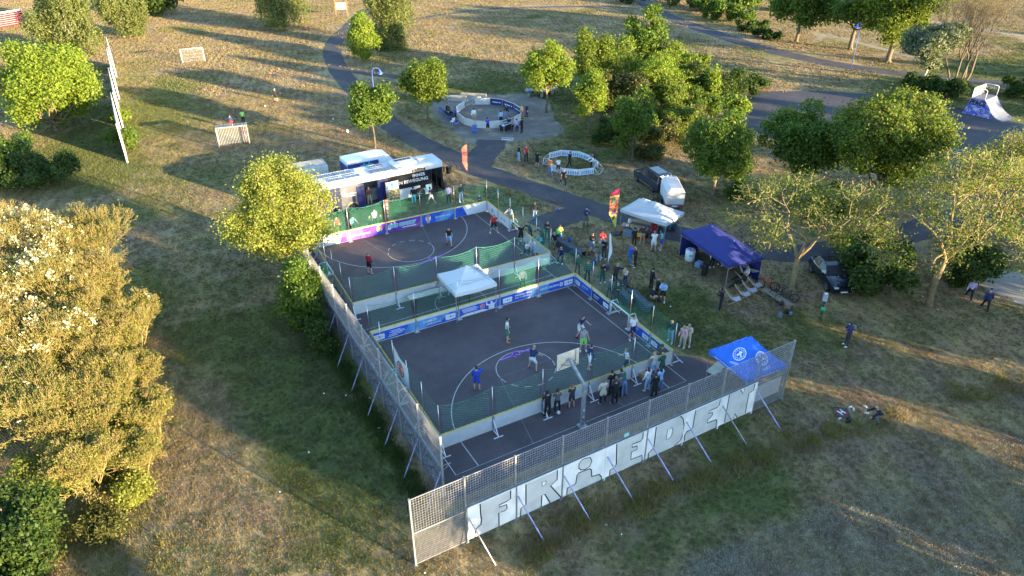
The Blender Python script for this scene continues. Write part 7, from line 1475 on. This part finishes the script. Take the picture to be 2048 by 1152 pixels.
rs_ = empty('roll_banner', (*G(777, 445), 0), 0, 'slim red banner post behind the far boards', 'banner'); b = MB(); b.box((0, 0, 1.1), (.28, .04, 2.0)); b.build('red_print', mat('signal_red', (.6, .09, .07)), rs_); b = MB(); b.box((0, 0, .05), (.4, .3, .1)); b.build('base', BLACK, rs_)
for k in range(4): b = MB(); b.box((0, -.025, .6+k*.35), (.12, .012, .18)); b.build('white_print', PRW, rs_)
# round table and white board under the white gazebo
rt = empty('bistro_table', (*G(939, 606), 0), 0, 'round white bistro table under the white gazebo', 'table'); b = MB(); b.lathe([(.02, 1.05), (.38, 1.05), (.4, 1.08), (.38, 1.1)], n=20); b.build('table_top', PRW, rt); b = MB(); b.tube((0, 0, 0), (0, 0, 1.05), .03); b.lathe([(.25, 0), (.25, .03)], n=14); b.build('leg', BLACK, rt)
b = MB(); b.box((0, 0, .72), (2.6, .6, .05)); o = b.build('folding_table', mat('buffet_beige', (.50, .46, .38)), None, (9.3, 19.65, 0), RD(-2)); tag(o, 'long beige buffet table behind the white gazebo', 'table')
for s in (-1.1, 1.1): b = MB(); b.path([(s, -.25, 0), (s, -.25, .72), (s, .25, .72), (s, .25, 0)], .02, 5); b.build('leg', GALV, o)
b = MB(); b.box((0, 0, .72), (1.4, .6, .04)); o = b.build('folding_table', mat('buffet_beige', (.50, .46, .38)), None, (20.6, 3.3, 0), RD(15)); tag(o, 'folding table under the left edge of the blue gazebo', 'table')
for s in (-.6, .6): b = MB(); b.path([(s, -.25, 0), (s, -.25, .72), (s, .25, .72), (s, .25, 0)], .02, 5); b.build('leg', GALV, o)
b = MB(); b.box((0, 0, .25), (.5, .35, .04)); o = b.build('stool', WOOD, None, (*G(1286, 752), 0), .3); tag(o, 'small wooden stool at the feet of the girl in white', 'stool')
for x in (-.2, .2): b = MB(); b.box((x, 0, .12), (.03, .3, .24)); b.build('leg', WOOD, o)
pk_ = pack(1293, 748, BLP, 'small blue ball bag behind the wooden stool', .7, 0)
b = MB(); b.box((0, 0, .2), (.6, .45, .4), bev=.04); tag(b.build('cool_box', mat('coolbox', (.2, .25, .4)), None, (*G(1397, 533), 0), .4), 'blue and white cool box on the grass by the navy gazebo', 'cool box')
wb = empty('sandwich_board', (*G(1489, 556), 0), RD(60), 'white sign board leaning under the front of the navy gazebo', 'sign'); b = MB(); b.add([(-.5, 0, 0), (.5, 0, 0), (.5, .5, 1.1), (-.5, .5, 1.1)], [(0, 1, 2, 3)]); b.build('panel', PRW, wb); b = MB(); b.path([(-.5, .01, 0), (.5, .01, 0), (.5, .51, 1.1), (-.5, .51, 1.1)], .02, 5, True); b.build('frame', WOOD, wb)
# balls
def ball(u, v, label, m=PRW, r=.11, z=0): x, y = G(u, v, z+r); b = MB(); b.ell((0, 0, r), (r, r, r), 12, 8); o = b.build('ball', m, None, (x, y, z)); tag(o, label, 'ball'); b = MB(); [b.ell((r*.9*cos(k*1.25)*cos(.5), r*.9*sin(k*1.25)*cos(.5), r+r*.9*sin(.5*(-1)**k)), (r*.3, r*.3, r*.3), 6, 4) for k in range(5)]; b.build('patch', BLACK if m is PRW else PRW, o)
ball(530, 212, 'white football on the meadow left of the running footballer'); ball(666, 238, 'white football on the meadow between the footballer and the round tree'); ball(1116, 419, 'blue ball on the grass island by the path fork', BLP, .13); ball(1079, 313, 'white ball held by the boy in black', PRW, .11, .95); ball(1117, 825, 'white ball at the feet of the girl with long brown hair')
# drone landing pad, shoes, litter
pd = empty('landing_pad', (*G(1682, 825), 0), RD(-35), 'square dark landing pad with red ring and white H', 'landing pad'); b = MB(); b.box((0, 0, .015), (.85, .85, .02)); b.build('mat', DARK, pd); stroke(Matrix.Identity(4), blob(0, 0, .33, .33, 26), .04, REDP, pd, lift=.03, name='red_ring'); text('H', Matrix.Rotation(RD(35), 4, 'Z') @ Matrix.Translation((-.17, -.18, .032)), .5, PRW, pd, bold=.05)
for i, (u, v, lab) in enumerate(((1700, 815, 'white sneaker nearest the landing pad'), (1707, 819, 'white sneaker right of the first one'), (1730, 814, 'white cap lying right of the sneakers'), (1733, 827, 'white and blue box below the cap'), (1679, 838, 'white remote control below the landing pad'))):
    b = MB(); b.ell((0, 0, .045), (.13, .05, .045), 8, 5); b.box((0, 0, .02), (.26, .09, .03), bev=.01); tag(b.build(['sneaker', 'sneaker', 'cap', 'box', 'remote_control'][i], PRW, None, (*G(u, v), 0), i*.8), lab, ['shoe', 'shoe', 'cap', 'box', 'remote control'][i])
lit = MB(); rl = random.Random(9)
for u, v in ((692, 792), (711, 801), (725, 791), (758, 857), (648, 788), (537, 659), (618, 906), (1341, 614), (850, 1147), (740, 797), (1845, 594), (1875, 620), (1160, 928), (1212, 1051), (1078, 1091), (1243, 1070), (960, 955), (560, 985)):
    x, y = G(u, v); s = rl.uniform(.04, .09); lit.box((x, y, .05), (s*1.6, s, .012), rl.uniform(0, 3))
o = lit.build('litter', PRW); o['kind'] = 'stuff'; o['label'] = 'scraps of white paper scattered on the grass'
# ------------------------------------------------------------------ trees outside the frame towards the sun (their shade lies over the courts)
def sunpos(c, s): return (.885*c+.466*s, .466*c-.885*s)     # across / towards the sun
_tm = [tree(0, 0, 2.6, 8, .25, 'mid', 6500, .25, 'x', seed=300+k, xy=(60+6*k, -60), lobes=12, clump=.4, trunk=.16, name='park_tree') for k in range(3)]
SH = []
rs = np.random.RandomState(5)
def rowtrees(c0, c1, sfun, hfun, step, gaps=()):
    c = c0
    while c < c1:
        cc = c+rs.uniform(-.5, .5)
        if not any(a < cc < b for a, b in gaps): SH.append((cc, sfun(cc)+rs.uniform(-2, 2), hfun(cc)*rs.uniform(.88, 1.08), 1.0))
        c += step
rowtrees(4.9, 9, lambda c: 32, lambda c: 11.2, 2.2)
rowtrees(9.6, 18.2, lambda c: 33+(c-9)*.3, lambda c: 11.6, 2.6)
rowtrees(25.2, 30.2, lambda c: 33+(c-20)*.15, lambda c: 11.6, 2.5)
rowtrees(32.3, 37, lambda c: 35+(c-30)*.6, lambda c: 8.4, 2.6)
rowtrees(39.5, 66, lambda c: 38+(c-36)*.62, lambda c: 9.0, 3.4, gaps=((47, 49.5),))
rowtrees(68, 150, lambda c: 58+(c-66)*.50, lambda c: 11.5, 4.8, gaps=((84, 88), (103, 108), (122, 127)))
SH += [(18.9, 37, 9.5, .8), (23.9, 33, 9.0, .8), (-10.2, 9.5, 5.0, 1.0), (-7.2, 8.5, 4.3, .8)]
for i, (c, s, h, w) in enumerate(SH):
    t = _tm[i % 3] if i < 3 else copy_tree(_tm[i % 3]); x, y = sunpos(c, s); t.location = (x, y, 0); k = h/8.0; t.scale = (min(k, 1.15)*w, min(k, 1.15)*w, k); t.rotation_euler = (0, 0, i*1.7)
    tag(t, 'park tree outside the picture whose shade falls across the lawn', 'tree', 'trees outside the picture on the sunny side')

# ------------------------------------------------------------------ grass: tufts standing on the meadow
def grass_tile(nb, size, hmin, hmax, w, seed):
    r = np.random.RandomState(seed); P = np.zeros((nb, 3)); P[:, :2] = r.uniform(-size/2, size/2, (nb, 2)); k = r.uniform(size=nb) < .6
    cl = r.uniform(-size/2, size/2, (nb//14, 2)); j = r.randint(0, len(cl), nb); P[k, :2] = (cl[j]+r.normal(size=(nb, 2))*.05)[k]
    a = r.uniform(0, 2*pi, nb); u = np.stack([np.cos(a), np.sin(a), 0*a], 1); h = r.uniform(hmin, hmax, nb)[:, None]; ww = w*r.uniform(.6, 1.4, nb)[:, None]
    lean = r.normal(size=(nb, 3))*.45; lean[:, 2] = 1; V = np.empty((nb, 3, 3)); V[:, 0] = P-u*ww; V[:, 1] = P+u*ww; V[:, 2] = P+lean*h
    return V.reshape(-1, 3)
def grass(name, tile, pts, rot, scl, label):
    src = link(name+'_tile', meshnp(name+'_tile', tile, np.arange(len(tile)).reshape(-1, 3), BM_)); src.location = (*pts[0], 0); src['kind'] = 'stuff'; src['label'] = 'first square of '+label
    me = bpy.data.meshes.new(name); me.vertices.add(len(pts)); co = np.zeros((len(pts), 3), np.float32); co[:, :2] = pts; me.vertices.foreach_set('co', co.ravel())
    a = me.attributes.new('rot', 'FLOAT_VECTOR', 'POINT'); rv = np.zeros((len(pts), 3), np.float32); rv[:, 2] = rot; a.data.foreach_set('vector', rv.ravel())
    a = me.attributes.new('scl', 'FLOAT', 'POINT'); a.data.foreach_set('value', np.asarray(scl, np.float32))
    o = link(name, me); ng = bpy.data.node_groups.new(name, 'GeometryNodeTree'); ng.interface.new_socket('Geometry', in_out='INPUT', socket_type='NodeSocketGeometry'); ng.interface.new_socket('Geometry', in_out='OUTPUT', socket_type='NodeSocketGeometry')
    nn = ng.nodes; gi = nn.new('NodeGroupInput'); go = nn.new('NodeGroupOutput'); ip = nn.new('GeometryNodeInstanceOnPoints'); oi = nn.new('GeometryNodeObjectInfo'); oi.inputs['Object'].default_value = src
    ra = nn.new('GeometryNodeInputNamedAttribute'); ra.data_type = 'FLOAT_VECTOR'; ra.inputs['Name'].default_value = 'rot'; sa = nn.new('GeometryNodeInputNamedAttribute'); sa.data_type = 'FLOAT'; sa.inputs['Name'].default_value = 'scl'
    L = ng.links.new; L(gi.outputs[0], ip.inputs['Points']); L(oi.outputs['Geometry'], ip.inputs['Instance']); L(ra.outputs[0], ip.inputs['Rotation']); L(sa.outputs[0], ip.inputs['Scale']); L(ip.outputs[0], go.inputs[0])
    md = o.modifiers.new('grass', 'NODES'); md.node_group = ng; o['kind'] = 'stuff'; o['label'] = label; return o
def field(step, dmin, dmax, inset, jit=.35, seed=1):
    r = np.random.RandomState(seed); gx, gy = np.meshgrid(np.arange(-45, 190, step), np.arange(-16, 200, step)); x = gx.ravel()+r.uniform(-jit, jit, gx.size)*step; y = gy.ravel()+r.uniform(-jit, jit, gx.size)*step
    q = np.stack([x-CC[0], y-CC[1], np.full_like(x, -CC[2])], 1) @ CM.T; u = 1024+CF*q[:, 0]/q[:, 2]; v = 576+CF*q[:, 1]/q[:, 2]; d = np.linalg.norm(q, axis=1)
    k = (q[:, 2] > 0) & (u > -140) & (u < 2190) & (v > -60) & (v < 1330) & (d >= dmin) & (d < dmax); x, y = x[k], y[k]; bad = np.zeros(len(x), bool)
    for P in PAVED:
        for dx, dy in ((0, 0), (inset, 0), (-inset, 0), (0, inset), (0, -inset)): bad |= inpoly(x+dx, y+dy, P)
    return np.stack([x[~bad], y[~bad]], 1)
r = np.random.RandomState(3)
P1 = field(.8, 0, 52, .42); grass('lawn_grass', grass_tile(420, 1.15, .03, .075, .014, 1), P1, r.uniform(0, 6.28, len(P1)), r.uniform(.9, 1.25, len(P1)), 'short dry grass of the lawn round the courts')
P2 = field(1.5, 52, 105, .6, seed=2); grass('meadow_grass', grass_tile(420, 2.1, .04, .10, .028, 2), P2, r.uniform(0, 6.28, len(P2)), r.uniform(.9, 1.2, len(P2)), 'short grass of the meadow beyond the courts')
P3 = field(3.2, 105, 260, 1.2, seed=4); grass('far_grass', grass_tile(420, 4.4, .06, .16, .06, 3), P3, r.uniform(0, 6.28, len(P3)), r.uniform(.9, 1.2, len(P3)), 'grass of the far meadow')
# taller rank grass: along the left fence, the ridge in the lower right, tufts
def tall(name, pts, h, n, w, spread, label, seed, mt=None):
    r = np.random.RandomState(seed); V = []
    for (x, y, k) in pts:
        m = int(n*k); P = np.zeros((m, 3)); P[:, 0] = x+r.normal(size=m)*spread*k; P[:, 1] = y+r.normal(size=m)*spread*k; a = r.uniform(0, 2*pi, m); u = np.stack([np.cos(a), np.sin(a), 0*a], 1)
        ln_ = r.normal(size=(m, 3))*.4; ln_[:, 2] = 1; T = np.empty((m, 3, 3)); ww = w*r.uniform(.6, 1.4, (m, 1)); T[:, 0] = P-u*ww; T[:, 1] = P+u*ww; T[:, 2] = P+ln_*h*k*r.uniform(.5, 1.2, (m, 1)); V.append(T.reshape(-1, 3))
    V = np.concatenate(V); o = link(name, meshnp(name, V, np.arange(len(V)).reshape(-1, 3), mt or BM_)); o['kind'] = 'stuff'; o['label'] = label; return o
GG = leafmat('rank_grass', (.035, .065, .015), (.08, .115, .03)); GY = leafmat('ridge_grass', (.15, .14, .04), (.26, .23, .08)); GD = leafmat('dry_stems', (.20, .15, .10), (.30, .23, .15)); GF = leafmat('pale_clover', (.27, .25, .20), (.46, .42, .38), .2)
pts = [(2.0-abs(r.normal())*.45, r.uniform(1.5, 26), r.uniform(.7, 1.2)) for _ in range(260)]; tall('rank_grass', pts, .26, 60, .016, .22, 'lush dark uncut grass along the foot of the left side fence', 1, GG)
pts = []
for a, b in (((1060, 1120), (1150, 1050)), ((1150, 1050), (1300, 1000)), ((1300, 1000), (1480, 930)), ((1480, 930), (1640, 880)), ((1640, 880), (1800, 840)), ((1900, 800), (2060, 765))):
    for t in np.linspace(0, 1, 26): x, y = G(a[0]+(b[0]-a[0])*t+r.normal()*16, a[1]+(b[1]-a[1])*t+r.normal()*9); pts.append((x, y, r.uniform(.6, 1.25)))
tall('ridge_grass', pts[::2], .32, 90, .017, .26, 'yellow-green tussocks along the low ridge at the lower right', 2, GY); tall('dry_stems', pts[1::2], .30, 80, .015, .3, 'brown dry stems among the tussocks of the ridge', 3, GD)
pts = []
for _ in range(1700):
    u, v = 1380+r.uniform(0, 700), 0; v = r.uniform(max(860, 1250-(u-1100)*.42), 1160)
    if r.uniform() < .8: x, y = G(u, v); pts.append((x, y, r.uniform(.5, 1.1)))
tall('pale_clover', pts, .08, 30, .022, .34, 'pale hare-foot clover patches on dry ground in the lower right corner', 4, GF)
pts = []
for _ in range(420):
    u, v = r.uniform(230, 830), r.uniform(830, 1150); x, y = G(u, v)
    if x < 2: pts.append((x, y, r.uniform(.4, 1.0)))
tall('lawn_weeds', pts, .09, 40, .02, .16, 'small green weed patches on the sunlit lawn at the lower left', 5, GG)
pts = [(*G(r.uniform(60, 330), r.uniform(1020, 1150)), r.uniform(.5, 1)) for _ in range(60)]; tall('thicket_edge_grass', pts, .3, 60, .015, .3, 'long dry grass at the edge of the thicket', 6, GY)
pts = [(11.2+r.normal()*6, -.12+r.normal()*.06, r.uniform(.3, .8)) for _ in range(120)]; tall('fence_grass', pts, .22, 22, .012, .12, 'dry grass at the foot of the front fence boards', 7, GD)
